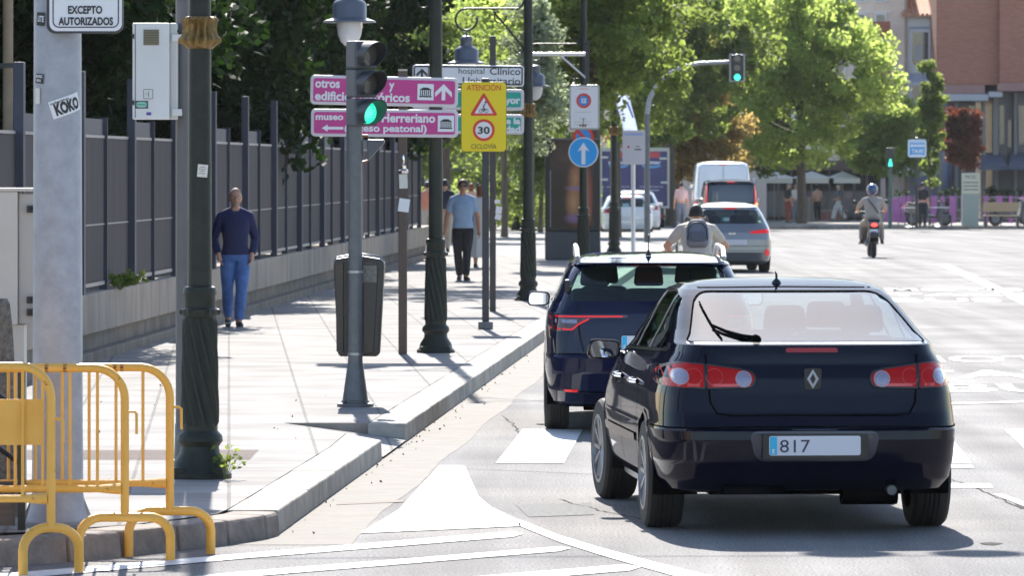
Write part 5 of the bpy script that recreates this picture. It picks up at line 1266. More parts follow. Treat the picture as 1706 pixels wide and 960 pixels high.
mb = MB(); mb.lathe([(.0, -.02), (.028, -.02), (.03, .03), (.0, .03)][::-1], (-.30, b.rear(0, 1.11), 1.11), 14, axis='y'); pv = [(-.30, 1.118), (-.38, 1.130), (-.46, 1.155), (-.52, 1.185)]
mb.tube([(x, yw(x, z), z) for x, z in pv], [.014, .013, .010, .008], 8); wo_ = mb.build('wiper_arm', MATB, car)
mb = MB(); mb.tube([(x, b.rear(x, z) - .022, z) for x, z in [(-.495, 1.115), (-.508, 1.15), (-.52, 1.185), (-.532, 1.23), (-.54, 1.27), (-.545, 1.31)]], .005, 6); mb.build('wiper_blade', MATB, wo_)
mb = MB(); mb.lathe([(.03, 0), (.025, .015), (.008, .03), (.006, .06)], (-.03, .55, 1.405), 12); mb.cyl((-.03, .55, 1.44), (-.04, .51, 1.475), .0045, n=6); mb.build('antenna', BLACK, car)
for s in (-1, 1): mirror(car, b, 1.93, .965, s, BLKPAINT)
for y in (0, 2.75):
    for s in (-1, 1): wheel(car, s * .775, y, .318, .215, 10, steer=R(4) if y > 1 else 0)
seats(car, .74, [(.35, 3), (1.25, 2)], .86)
mb = MB(); mb.box(-.60, .60, -.62, .30, .62, .93); mb.build('parcel_shelf', CLOTHS, car, smooth=False)
mb = MB(); mb.box(-.62, .62, 1.95, 2.25, .7, .98); mb.build('dashboard', CLOTHS, car, smooth=False, bevel=.04)
mb = MB(); mb.box(-.55, .55, -.55, 2.9, .22, .24); mb.box(-.5, -.16, -.80, -.35, .235, .30); mb.tube([(.18, -.70, .24), (.5, -.70, .24)], .07, 12); mb.tube([(-.6, 0, .25), (.6, 0, .25)], .035, 8); mb.build('underbody', MATB, car)
mb = MB(); mb.tube([(.45, -.86, .26), (.45, -.6, .27)], .028, 12); mb.build('exhaust_pipe', GREYST, car)
for s in (-1, 1): link_mesh('headlight', b.drape(rounded([(s * .45, .62), (s * .80, .64), (s * .80, .72), (s * .5, .73)][::s], .03), .004, 'front'), CLEARL, car)

# ---- navy estate ahead
G2 = G(925, 716); ex, ey = 1.10, 43.25
est = thing('estate_car', 'navy estate car with silver roof rails and thin bracket shaped red tail light', 'car', (ex, ey, 0), R(-.3))
TB = [(.20, -.55, 3.45, .78), (.25, -.80, 3.55, .84), (.34, -.92, 3.62, .87), (.48, -.955, 3.66, .886), (.60, -.955, 3.66, .890), (.63, -.93, 3.62, .888), (.75, -.915, 3.45, .886), (.86, -.90, 3.15, .878), (.95, -.885, 2.75, .862), (1.00, -.865, 2.45, .838),
      (1.04, -.845, 2.33, .815), (1.12, -.80, 2.15, .780), (1.20, -.74, 1.98, .745), (1.28, -.67, 1.80, .708), (1.315, -.64, 1.72, .690), (1.33, -.76, 1.66, .680), (1.345, -.78, 1.60, .665), (1.36, -.55, 1.50, .64), (1.38, -.25, 1.32, .585), (1.395, .05, 1.12, .49), (1.405, .30, .95, .35), (1.41, .6, .7, .02)]
est.scale = (.945, 1, 1)
e = Body(TB, .80, nr=8, nf=4.5, ntop=4)
RW = rounded([(-.70, 1.045), (.70, 1.045), (.66, 1.14), (.585, 1.305), (-.585, 1.305), (-.66, 1.14)], [.05, .05, .03, .04, .04, .03])
WS = rounded([(-.72, 1.06), (.72, 1.06), (.58, 1.345), (-.58, 1.345)], .06)
SW = rounded([(-.55, 1.06), (2.0, 1.0), (1.45, 1.30), (.6, 1.335), (-.42, 1.30)], .05)
finish_body(e, est, [(0, .35), (2.71, .35)], [('rear', RW), ('front', WS), ('side', SW)], NAVY, .62)
for s in (-1, 1):
    for y0 in (.30, 1.15): e.line([(y0 + .03, 1.0), (y0 - .05, 1.34)], .07, -.006, 'side', s).build('pillar', BLACK, est, fix=False)
    e.line([(-.6, 1.035), (2.0, .985)], .018, .004, 'side', s).build('chrome_strip', CHROME, est, fix=False)
    for y0 in (.42, 1.3): e.line([(y0, 1.0), (y0 - .02, .25)], .007, .003, 'side', s).build('door_gap', MATB, est, fix=False)
    mb = MB(); P = []
    for i in range(15):
        f = i / 14; y = -.42 + 2.1 * f; z = 1.375 + .075 * min(1, math.sin(math.pi * f) * 2.2); P.append((s * (.615 + .005 * math.sin(math.pi * f)), y, z))
    mb.tube(P, .022, 8); mb.build('roof_rail', mat('rail_alu', (.62, .62, .64), .35, metal=.7), est)
    mirror(est, e, 1.92, .99, s, NAVY)
    # bracket shaped light
    T1 = rounded([(s * .87, .945), (s * .20, .945), (s * .20, .925), (s * .50, .918), (s * .60, .88), (s * .66, .825), (s * .80, .815), (s * .855, .83)], [.02, .005, .005, .02, .03, .02, .04, .02])
    if s < 0: T1 = T1[::-1]
    L = link_mesh('tail_light', e.drape([(x, z - .01) for x, z in T1], .008, step=.04), mat('tail_dark_red', (.06, .006, .008), .15, coat=1.), est)
    e.line([(s * .845, .925), (s * .24, .925)], .013, .011).build('light_bar', REDLIT, L, fix=False)
    e.line([(s * .845, .92), (s * .835, .83), (s * .66, .822), (s * .60, .868), (s * .52, .906)], .014, .0115).build('light_bar', REDLIT, L, fix=False)
    e.line([(s * .80, .89), (s * .62, .885)], .03, .0105).build('clear_segment', CLEARL, L, fix=False)
    link_mesh('reflector', e.drape(rounded([(s * .62, .328), (s * .72, .333), (s * .73, .352), (s * .61, .350)][::s], .01), .010), REDLIT, est)
    e.line([(s * .62, 1.04), (s * .60, .80), (s * .56, .64)], .008, .003).build('boot_gap', MATB, est, fix=False)
    mb = MB(); mb.box(s * .70 - .02, s * .70 + .02, e.rear(.66, 1.16) - .03, e.rear(.66, 1.16) + .02, 1.11, 1.21); mb.build('trim_block', BLACK, est, smooth=False, bevel=.008)
e.line([(-.86, .632), (.86, .632)], .008, .004).build('bumper_gap', MATB, est, fix=False)
e.line([(-.6, .95), (0, 1.0), (.6, .95)], .006, .003).build('crease', MATB, est, fix=False) if False else None
mb = e.line([(-.8, .30), (-.5, .26), (.5, .26), (.8, .30)], .12, .008); mb.build('bumper_insert', BLACK, est, fix=False)
e.line([(-.18, 1.322), (.18, 1.322)], .012, .03).build('brake_light', mat('brake_red2', (.3, .01, .01), .2, coat=1.), est, fix=False)
mb = MB(); mb.lathe([(.028, 0), (.02, .02), (.006, .045)], (-.01, -.10, 1.39), 12); mb.cyl((-.01, -.10, 1.43), (-.01, -.16, 1.56), .004, n=6); mb.build('antenna', BLACK, est)
for y in (0, 2.71):
    for s in (-1, 1): wheel(est, s * .785, y, .325, .21, 10)
seats(est, .74, [(.25, 3), (1.15, 2)], .88)
mb = MB(); mb.box(-.62, .62, 1.9, 2.2, .7, .99); mb.build('dashboard', CLOTHS, est, smooth=False, bevel=.04)
mb = MB(); mb.prism(rounded([(-.10, .70), (.42 - .3, .70), (.12, .81), (-.10, .81)], .01), e.rear(0, .75) - .008, e.rear(0, .75)); 
plate(est, e, 0, .72, None)
mb = MB(); mb.box(-.56, .56, -.5, 2.8, .17, .19); mb.box(-.4, .4, -.85, -.4, .2, .3); mb.tube([(-.6, 0, .27), (.6, 0, .27)], .035, 8); mb.build('underbody', MATB, est)
yb = e.rear(0, .84) - .01
mb = MB(); vs = [(a * 1.1, yb - .004, .85 + z) for a, z in D] + [(a * 1.1, yb - .004, .85 + z) for a, z in d2] + [((a + p) / 2, yb - .016, .85 + (z + q) / 2) for (a, z), (p, q) in zip(D, d2)]
mb.add(vs, fs); mb.build('diamond_badge', MATS['badge_silver'], est, smooth=False)
for s in (-1, 1): link_mesh('headlight', e.drape(rounded([(s * .45, .66), (s * .80, .68), (s * .80, .76), (s * .5, .77)][::s], .03), .004, 'front'), CLEARL, est)

# ---- generic far cars
def far_car(name, label, px, Y, rz, paintm, W, H, L=4.2, wb=2.55, boxy=False, lights='slim', badge=False, pl=True):
    base = .16; hw = W / 2; t = thing(name, label, 'van' if 'van' in name else 'car', (XA(px, Y), Y + .85, gz(Y)), rz)
    f = lambda z: base + (H - base) * z
    if boxy:
        TB_ = [(f(0), -.6, L - 1.0, hw * .9), (f(.06), -.8, L - .9, hw * .97), (f(.2), -.85, L - .85, hw), (f(.42), -.83, L - 1.2, hw * .995), (f(.5), -.81, L - 1.7, hw * .985), (f(.62), -.79, L - 1.95, hw * .96), (f(.8), -.75, L - 2.25, hw * .92),
               (f(.93), -.71, L - 2.5, hw * .88), (f(.965), -.66, L - 2.6, hw * .84), (f(.985), -.5, L - 2.75, hw * .72), (f(1), -.2, L - 3.0, hw * .3)]
    else:
        TB_ = [(f(0), -.55, L - 1.1, hw * .86), (f(.06), -.78, L - .95, hw * .95), (f(.2), -.85, L - .85, hw), (f(.40), -.84, L - .95, hw), (f(.52), -.81, L - 1.4, hw * .985), (f(.62), -.76, L - 1.9, hw * .94), (f(.68), -.70, L - 2.05, hw * .90), (f(.80), -.56, L - 2.3, hw * .82),
               (f(.90), -.42, L - 2.5, hw * .74), (f(.93), -.42, L - 2.6, hw * .71), (f(.965), -.2, L - 2.8, hw * .62), (f(.985), .1, L - 3.0, hw * .48), (f(1), .5, L - 3.3, hw * .1)]
    q = Body(TB_, .9, nr=8, nf=4.5, ntop=4); 
    if boxy: RWp = rounded([(-hw * .80, f(.60)), (hw * .80, f(.60)), (hw * .74, f(.90)), (-hw * .74, f(.90))], .06)
    else: RWp = rounded([(-hw * .78, f(.66)), (hw * .78, f(.66)), (hw * .63, f(.88)), (-hw * .63, f(.88))], .06)
    SWp = rounded([(-.35, f(.66)), (L - 2.2, f(.64)), (L - 2.75, f(.88)), (-.1 if not boxy else -.35, f(.88))], .06)
    WSp = rounded([(-hw * .8, f(.66)), (hw * .8, f(.66)), (hw * .65, f(.90)), (-hw * .65, f(.90))], .06)
    wins = [('rear', RWp), ('side', SWp), ('front', WSp)]
    if 'white_van' in name: wins = [('front', WSp)]
    finish_body(q, t, [(0, .36), (wb, .36)], wins, paintm, f(.45), solidwin=('van' in name), arch_w=hw - .26)
    for y in (0, wb):
        for s in (-1, 1): wheel(t, s * (hw - .115), y, .32, .20, 7)
    for s in (-1, 1):
        if lights == 'slim': P = [(s * hw * .98, f(.51)), (s * hw * .96, f(.58)), (s * hw * .80, f(.57)), (s * hw * .42, f(.535)), (s * hw * .45, f(.50))]
        elif lights == 'tall': P = [(s * hw * .97, f(.50)), (s * hw * .905, f(.90)), (s * hw * .80, f(.90)), (s * hw * .82, f(.62)), (s * hw * .76, f(.50))]
        elif lights == 'low': P = [(s * hw * .96, f(.26)), (s * hw * .955, f(.42)), (s * hw * .86, f(.42)), (s * hw * .85, f(.26))]
        else: P = [(s * hw * .955, f(.50)), (s * hw * .95, f(.60)), (s * hw * .66, f(.60)), (s * hw * .68, f(.50))]
        lt = link_mesh('tail_light', q.drape(rounded(P if s > 0 else P[::-1], .02), .012), REDLIT if lights != 'block' else REDL, t)
        if lights == 'tall': link_mesh('lit_lamp', q.drape(circ(s * hw * .88, f(.56), .05, 14), .016), mat('lit_amber', (.8, .3, .1), .3, emit=(1, .35, .12), es=.6), lt)
        if lights == 'block': link_mesh('lamp_core', q.drape(circ(s * hw * .83, f(.55), .03, 14), .016), CLEARL, lt)
        mirror(t, q, L - 2.3, f(.62), s, BLACK)
    if 'white_van' in name:
        q.line([(0, f(.12)), (0, f(.93))], .014, .004).build('door_gap', MATB, t, fix=False)
        for s in (-1, 1): q.line([(s * hw * .86, f(.14)), (s * hw * .80, f(.92))], .012, .004).build('door_gap', MATB, t, fix=False)
    else:
        q.line([(-hw * .9, f(.30)), (hw * .9, f(.30))], .01, .004).build('bumper_gap', MATB, t, fix=False)
        seats(t, .7, [(.3, 2), (1.1, 2)], f(.60)) if 'van' not in name else None
    if not boxy or 'black' in name:
        low = q.line([(-hw * .92, f(.13)), (hw * .92, f(.13))], (H - base) * .20, .006); low.build('lower_bumper', BLACK, t, fix=False)
    P = rounded([(-.13, f(.945 if boxy else .895)), (.13, f(.945 if boxy else .895)), (.12, f(.965 if boxy else .915)), (-.12, f(.965 if boxy else .915))], .01)
    link_mesh('brake_light', q.drape(P, .012), REDLIT, t)
    if pl: plate(t, q, 0 if 'silver' not in name else .05, f(.36) if not boxy else f(.30), None)
    if badge:
        mb = MB(); mb.tube([(.05 * math.cos(a), q.rear(0, f(.50)) - .012, f(.50) + .05 * math.sin(a)) for a in np.linspace(0, 2 * math.pi, 19)[:-1]], .009, 6, closed=True); mb.box(-.075, .075, q.rear(0, f(.5)) - .018, q.rear(0, f(.5)) - .006, f(.5) - .007, f(.5) + .007); mb.build('badge', CHROME, t)
    if 'silver' in name:
        for s in (-1, 1): link_mesh('reflector', q.drape(rounded([(s * hw * .80, f(.155)), (s * hw * .90, f(.13)), (s * hw * .90, f(.23)), (s * hw * .80, f(.25))][::s], .01), .014), REDLIT, t)
    mb = MB(); mb.box(-hw * .7, hw * .7, -.4, L - 1.3, base - .02, base + .02); mb.tube([(-hw * .7, 0, .27), (hw * .7, 0, .27)], .04, 8); mb.build('underbody', MATB, t)
    return t
far_car('silver_car', 'silver crossover car with slim red tail lights ahead of the cyclist', 1216, 107.8, R(3), SILV, 1.68, 1.40, 4.3, badge=True)
far_car('black_van', 'dark compact van with tall lit red tail lights behind the silver car', 1218, 165, R(0), BLKPAINT, 1.78, 1.90, 4.4, 2.7, True, 'tall')
far_car('white_van', 'tall windowless white delivery van, farthest vehicle in the queue', 1205, 190, R(0), WPAINT, 2.10, 2.58, 5.2, 3.3, True, 'low')
far_car('white_car', 'small white hatchback parked behind the advertising panel', 1045, 184, R(1), WPAINT, 1.80, 1.42, 3.95, 2.45, lights='block')
far_car('white_car', 'second white car, mostly hidden in front of the small white hatchback', 1060, 192, R(0), WPAINT, 1.78, 1.56, 4.1, 2.5, lights='block')
# box truck with advertising doors
Yt2 = 204.0; k = Yt2 / FPX; xt = XA(1057, Yt2)
t = thing('box_truck', 'dark blue box truck with logo doors parked in front of the white hatchback', 'truck', (xt, Yt2, gz(Yt2)))
zt2 = lambda py: zA(py, Yt2) - gz(Yt2)
mb = MB(); mb.box(-56 * k, 57 * k, .02, 6.2, .85, zt2(249)); mb.build('cargo_box', mat('truck_blue', (.022, .02, .085), .4), t, smooth=False, bevel=.02)
mb = MB()
for a, b_ in ((-57, -54), (54.5, 58.5), (-1.5, 1.5)): mb.box(a * k, b_ * k, -.03, .0, .85, zt2(248))
mb.box(-57 * k, 58 * k, -.035, -.001, zt2(252), zt2(246)); mb.build('door_frame', mat('truck_frame', (.36, .36, .34), .5, metal=.4), t, smooth=False)
for c_, s_ in ((-27, 1), (28, 1)):
    mb = MB(); mb.box((c_ - 24) * k, (c_ + 24) * k, -.012, .015, .9, zt2(253)); dr = mb.build('door', mat('truck_blue2', (.03, .028, .12), .4), t, smooth=False)
    mb = MB(); mb.box((c_ - 8) * k, (c_ + 14) * k, -.018, -.013, zt2(263), zt2(253)); mb.build('red_band', mat('truck_red', (.42, .04, .05), .4), dr, smooth=False)
    mb = MB(); P = [((c_ + 16 * math.cos(a)) * k, zt2(275.5 + 4.5 * math.sin(a))) for a in np.linspace(R(-10), R(190), 20)]; P += [((c_ + 13 * math.cos(a)) * k, zt2(274.5 + 1.5 * math.sin(a))) for a in np.linspace(R(190), R(-10), 12)]
    mb.prism(P, -.018, -.013); mb.build('blue_swoosh', mat('truck_cyan', (.08, .30, .55), .4), dr, smooth=False)
    text('lettering', 'ultimar', (c_ - 16) * k, zt2(273), 6 * k, WHITE, dr, y=-.02, w=32 * k, bold=.03)
    text('lettering', 'www.ultimar.es', (c_ - 19) * k, zt2(312), 2.6 * k, WHITE, dr, y=-.02, w=38 * k)
    mb = MB(); mb.box((c_ - 13) * k, (c_ - 9) * k, -.02, -.014, zt2(318), zt2(316)); mb.box((c_ - 7) * k, (c_ + 13) * k, -.02, -.014, zt2(318), zt2(316)); mb.build('phone_line', mat('faint_white', (.35, .35, .42), .5), dr, smooth=False)
for px_, py_ in ((-50, 299), (50, 304), (50, 345), (-50, 262), (48, 264)):
    mb = MB(); mb.box((px_ - 6) * k, (px_ + 6) * k, -.05, -.014, zt2(py_ + 1.6), zt2(py_ - 1.6)); mb.build('hinge', mat('hinge_pale', (.5, .5, .46), .5), t, smooth=False)
for s in (-1, 1):
    for y in (1.2, 5.0): wheel(t, s * 1.0, y, .42, .3, 6)
mb = MB(); mb.box(-1.1, 1.1, .1, 6.1, .55, .848); mb.box(-1.15, 1.15, -.02, .1, .5, .62); mb.build('chassis', BLACK, t, smooth=False)
mb = MB(); mb.prism([(6.25, .5), (8.2, .5), (8.2, 1.5), (7.7, 2.4), (6.25, 2.5)], -1.05, 1.05, 'yz'); mb.build('cab', WPAINT, t, smooth=False, bevel=.05)
for s in (-1, 1):
    mb = MB(); mb.box(s * .95 - .12, s * .95 + .12, -.04, -.021, .52, .62); mb.build('tail_light', REDL, t, smooth=False)
# ------------------------------------------------------------------ trees
nrng = np.random.default_rng(11)
def leaves(centers, rad, n_per, size, flat=.75):
    """leaf quads scattered around clump centres"""
    C_ = np.repeat(centers, n_per, 0); Rr = np.repeat(rad, n_per)
    d = nrng.normal(size=C_.shape); d /= np.linalg.norm(d, axis=1)[:, None]
    r = Rr * nrng.random(len(C_)) ** .45
    P = C_ + d * r[:, None] * np.array([1, 1, flat])
    n = nrng.normal(size=P.shape) + np.array([0, 0, .6]) ; n /= np.linalg.norm(n, axis=1)[:, None]
    a = np.cross(n, nrng.normal(size=P.shape)); a /= np.linalg.norm(a, axis=1)[:, None]; b = np.cross(n, a)
    s = size * (.6 + .8 * nrng.random(len(P)))[:, None]
    V = np.stack([P - a * s * .5, P + b * s * .32 + n * s * .08, P + a * s * .6, P - b * s * .32 + n * s * .08], 1).reshape(-1, 3)
    return V
def leafmesh(name, V, m, parent=None):
    me = bpy.data.meshes.new(name); nq = len(V) // 4
    me.vertices.add(len(V)); me.vertices.foreach_set('co', V.astype(np.float32).ravel())
    me.loops.add(nq * 4); me.loops.foreach_set('vertex_index', np.arange(nq * 4, dtype=np.int32))
    me.polygons.add(nq); me.polygons.foreach_set('loop_start', np.arange(0, nq * 4, 4, dtype=np.int32)); me.polygons.foreach_set('loop_total', np.full(nq, 4, dtype=np.int32))
    me.update(calc_edges=True); me.validate()
    me.materials.append(m); o = bpy.data.objects.new(name, me); COL.objects.link(o); o.parent = parent; return o
BARK = mat('bark', (.09, .07, .055), .9, var=.4, vs=9, bump=.8, bs=25, stretch=(1, 1, .25))
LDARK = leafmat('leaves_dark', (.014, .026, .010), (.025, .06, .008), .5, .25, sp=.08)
LMID = leafmat('leaves_green', (.060, .105, .025), (.26, .33, .07), .5, .55)
LBRT = leafmat('leaves_bright', (.10, .145, .04), (.50, .62, .15), .5, .62)
LOLV = leafmat('leaves_olive', (.12, .125, .045), (.50, .46, .14), .4, .5, hue2=(.16, .12, .05))
LWHT = leafmat('leaves_variegated', (.26, .30, .20), (.34, .40, .22), .4, .4)
LRED = leafmat('leaves_copper', (.075, .03, .022), (.22, .06, .03), .45, .4)
def tree(label, x, y, crown, m, nclump=160, per=150, size=.13, trunk=.16, hb=None, group=None, cr=(.35, .75), gap=.0, name='tree', cat='tree', kind=None):
    """crown = (z centre, rx, ry, rz) ellipsoid above (x, y)"""
    z0 = gz(y) + (SZ if (x < KX(y) or y > 213) else 0); t = thing(name, label, cat, (x, y, z0), 0, group); zc, rx, ry, rz = crown; zc -= z0
    d = nrng.normal(size=(nclump, 3)); d /= np.linalg.norm(d, axis=1)[:, None]; rr = nrng.random(nclump) ** .40
    lump = 1 + .22 * np.sin(3 * d[:, 0] + 5 * d[:, 2] + x) + .12 * np.sin(7 * d[:, 1] + 4 * d[:, 0] + y)
    cen = d * (rr * lump)[:, None] * np.array([rx, ry, rz]) + np.array([0, 0, zc])
    if hb is not None: cen = cen[cen[:, 2] > hb - z0]
    rad = cr[0] + (cr[1] - cr[0]) * nrng.random(len(cen))
    leafmesh('crown', leaves(cen, rad, per, size), m, t)
    mb = MB(); top = zc + rz * .35; P = [(0, 0, -.1), (.02, 0, .4), (.05 * math.sin(x), .03, zc - rz * .6 if zc - rz * .6 > .8 else .8), (.1 * math.sin(y), 0, zc), (.1, .05, top)]
    mb.tube(P, [trunk * 1.25, trunk, trunk * .85, trunk * .55, trunk * .2], 12)
    idx = nrng.choice(len(cen), min(16, len(cen)), replace=False)
    for i in idx:
        e_ = cen[i]; zs = max(P[2][2], min(e_[2] - .3, top) * .8); f = .3 + .4 * rnd.random(); st = Vector((.05 * math.sin(x), .03, zs if zs < zc else zc - .2))
        en = Vector(e_); md = st.lerp(en, .5) + Vector((0, 0, .25)); mb.tube([st, md, en], [trunk * .35, trunk * .22, trunk * .08], 6)
    mb.build('trunk', BARK, t); return t
T = []
# dark park trees behind the fence on the left
sp = [(-8.4, 56, 4.6, 2.6), (-6.0, 60.5, 4.9, 2.2), (-9.5, 66, 5.2, 3.0), (-6.1, 69.5, 4.8, 2.1), (-7.6, 77, 5.2, 2.8), (-4.9, 80, 4.6, 1.9), (-5.6, 88, 5.0, 2.5), (-8.5, 92, 5.6, 3.2), (-4.6, 99, 4.9, 2.4), (-6.6, 107, 5.5, 2.9), (-11, 80, 5.5, 3.2), (-12, 104, 5.8, 3.5), (-3.6, 111, 5.2, 2.3)]
pos = ['first', 'second', 'third', 'fourth', 'fifth', 'sixth', 'seventh', 'eighth', 'ninth', 'tenth', 'eleventh', 'twelfth', 'thirteenth']
for i, (x, y, zc, r) in enumerate(sp):
    zc = zc - .4
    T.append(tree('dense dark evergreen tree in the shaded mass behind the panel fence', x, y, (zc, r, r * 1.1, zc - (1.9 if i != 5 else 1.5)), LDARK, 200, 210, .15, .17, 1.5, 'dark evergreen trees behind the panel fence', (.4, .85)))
# dark hedge row behind those trees closing the view
mbx = []
n = 900; cen = np.stack([nrng.uniform(-24, -5.2, n), nrng.uniform(112, 122, n), nrng.uniform(.6, 6.5, n)], 1); cen = cen[cen[:, 0] < -4.5]
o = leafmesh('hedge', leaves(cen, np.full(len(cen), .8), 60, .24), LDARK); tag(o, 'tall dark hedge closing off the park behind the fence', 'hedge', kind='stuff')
# canopy over the pavement that throws the dappled shade
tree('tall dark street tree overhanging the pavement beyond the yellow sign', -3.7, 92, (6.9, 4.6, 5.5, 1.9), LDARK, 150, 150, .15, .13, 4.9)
tree('dark green tree behind the empty steel bracket', 1.75, 118, (6.0, 1.7, 4, 3.2), LMID, 200, 170, .15, .16, 2.9)
tree('shaded leafy tree above the advertising panel', 3.15, 165, (6.6, 2.5, 3.5, 3.9), LMID, 260, 150, .17, .17, 3.0)
tree('dark green tree at the pavement end, over the box truck', 6.2, 212, (6.8, 3.6, 4, 4.4), LMID, 260, 150, .19, .2, 2.9)
tree('pale silvery leaved shrub tree beside the dark lamp post with scroll bracket', XA(885, 104), 104, (3.9, .55, .8, 1.75), LWHT, 70, 130, .09, .05, 2.2, cr=(.16, .34))
tree('bright green tree seen low behind the museum signs', XA(745, 150), 150, (4.4, 1.9, 3, 2.1), LMID, 110, 150, .16, .12, 2.5)
tree('sunlit green tree behind the yellow sign', XA(840, 165), 165, (5.4, 2.2, 3, 2.6), LBRT, 120, 150, .16, .1, 2.9)
# olive and bright trees over the junction
tree('olive yellow tree behind the curved traffic light arm', XA(1130, 218), 218, (4.3, 2.6, 2.6, 3.6), LOLV, 230, 150, .19, .16, 1.6)
tree('yellow green tree above the queue of vans', XA(1170, 232), 232, (7.0, 3.2, 3, 4.3), LBRT, 230, 150, .2, .16, 2.0)
tree('large bright green tree on the plaza corner, right of the vans', XA(1335, 226), 226, (6.3, 3.9, 3.6, 4.9), LBRT, 390, 125, .19, .2, 2.3, cr=(.4, .8))
tree('leafy plaza tree left of the large bright tree', XA(1235, 236), 236, (5.4, 2.5, 3, 4.0), LMID, 220, 150, .2, .16, 1.9)
tree('low bright green tree behind the pedestrian light', XA(1480, 240), 240, (3.4, 2.1, 2.0, 1.9), LBRT, 150, 140, .19, .12, 1.9)
tree('slim columnar young tree right of the taxi sign', XA(1549, 217), 217, (3.9, .50, .5, 2.6), LMID, 75, 110, .14, .045, 1.2, cr=(.16, .34))
tree('copper red maple in front of the brick building', XA(1607, 222), 222, (3.55, .78, .8, 1.35), LRED, 85, 130, .16, .05, 2.0, cr=(.2, .4))
# distant foliage closing the street
for i, (px, y, zc, r) in enumerate([(560, 300, 7, 6), (700, 290, 6, 5), (800, 310, 6.5, 5), (900, 300, 7, 5), (1010, 290, 7, 5), (1090, 270, 6.5, 4.5), (1180, 285, 7, 4.5)]):
    tree('hazy green tree in the distant row closing the street', XA(px, y), y, (zc, r, r, zc - .2), LBRT if i % 2 else LMID, 200, 110, .3, .2, .3, 'distant trees closing the street', (.6, 1.1))
# low planting in the park opening under the signs
n = 160; cen = np.stack([nrng.uniform(XA(690, 180), XA(960, 180), n), nrng.uniform(186, 196, n), nrng.uniform(.2, 1.2, n)], 1)
o = leafmesh('shrubs', leaves(cen, np.full(n, .5), 90, .14), LMID); tag(o, 'sunlit low shrubs in the park beyond the pavement', 'shrubs', kind='stuff')
# planters: red and orange
for px0, px1, py0, py1, c, nm in ((828, 858, 317, 366, (.45, .035, .02), 'round red metal planter in the park opening, left of the lamp post'), (863, 876, 330, 366, (.65, .22, .02), 'orange metal planter just left of the dark lamp post')):
    Y = G(840, py1, SZ).y; k = Y / FPX; g = Vector((XA((px0 + px1) / 2, Y), Y, gz(Y) + SZ)); t = thing('planter', nm, 'planter', g)
    w_ = (px1 - px0) / 2 * k; h = (py1 - py0) * k; mb = MB(); mb.lathe([(w_ * .94, 0), (w_, h), (w_ * .9, h), (w_ * .88, h - .06)], n=28); mb.build('tub', mat(nm[:10], c, .5), t)
    cen = np.stack([nrng.uniform(-w_ * .8, w_ * .8, 14), nrng.uniform(-w_ * .8, w_ * .8, 14), nrng.uniform(h, h + .4, 14)], 1); leafmesh('plants', leaves(cen, np.full(14, .2), 50, .09), LMID, t)
# plain dark posts in the park opening
for px, py in ((860, 384), (862, 390)):
    pass
g = G(861, 384, SZ); t = thing('dark_pole', 'thin dark pole between the red and orange planters', 'pole', g); mb = MB(); mb.cyl((0, 0, 0), (0, 0, 5), .09, .07, 14); mb.lathe([(.22, 0), (.18, .12), (.1, .3)], n=14); mb.build('shaft', CAST, t)
g = G(1122, 372, SZ)
# small plants
def plant(label, p, hs, n, m, size=.03, name='weed', spread=.12):
    t = thing(name, label, 'plant', p); mb = MB(); tips = []
    for k in range(n):
        a = rnd.uniform(0, 6.28); r = rnd.uniform(.2, 1) * spread; h = hs * rnd.uniform(.4, 1); q = (r * math.cos(a), r * math.sin(a), h); mb.tube([(0, 0, 0), (q[0] * .4, q[1] * .4, h * .6), q], [.002, .0016, .001], 4); tips += [q, (q[0] * .6, q[1] * .6, h * .7)]
    mb.build('stem', mat('stem', (.10, .13, .03), .7), t); leafmesh('foliage', leaves(np.array(tips), np.full(len(tips), .03), 7, size), m, t)
plant('small weeds growing at the foot of the nearest lamp post', G(375, 800, SZ), .22, 9, LMID)
tW = G(165, 490, 0); plant('leafy weed spilling from the top of the low wall behind the nearest lamp post', Vector((FX(57) + .12, 57.0, SZ + .66)), .20, 26, LMID, .06, 'wall_plant', .32)

# ------------------------------------------------------------------ far plaza furniture
PUR = mat('purple_enamel', (.40, .12, .33), .5, var=.12, vs=4)
Yr = PY + 1.0; kr = Yr / FPX; zr0 = gz(Yr) + SZ
t = thing('railing', 'purple slatted railing along the far kerb', 'railing', (XA(1480, Yr), Yr, zr0)); rx = lambda px: XA(px, Yr) - XA(1480, Yr)
hR = 1.12
mb = MB()
for z in (.28, .62, hR): mb.tube([(rx(1474), 0, z - (.16 if z > 1 else 0)), (rx(1480), 0, z - (.05 if z > 1 else 0)), (rx(1500), 0, z), (rx(1780), 0, z)], .022, 6)
mb.build('rail', mat('rail_grey', (.30, .22, .32), .5), t)
mb = MB(); mb.prism([(rx(1474), .12), (rx(1500), .12), (rx(1500), 1.10), (rx(1488), 1.06), (rx(1474), .94)], -.02, .02); mb.build('slat', PUR, t, smooth=False)
for px, wd in ((1505, 7), (1514, 7), (1528, 9), (1541, 6), (1556, 10), (1571, 6), (1587, 11), (1604, 6), (1624, 10), (1643, 6), (1665, 10), (1684, 6), (1706, 9), (1745, 9)):
    mb = MB(); mb.box(rx(px) - wd / 2 * kr, rx(px) + wd / 2 * kr, -.03, .0, .10, hR + .06); mb.build('slat', PUR, t, smooth=False)
for px in (1497, 1508, 1526, 1554, 1585, 1622, 1645, 1668, 1700):
    mb = MB(); mb.cyl((rx(px), .03, 0), (rx(px), .03, hR), .022, n=8); mb.build('post', DSTEEL, t)
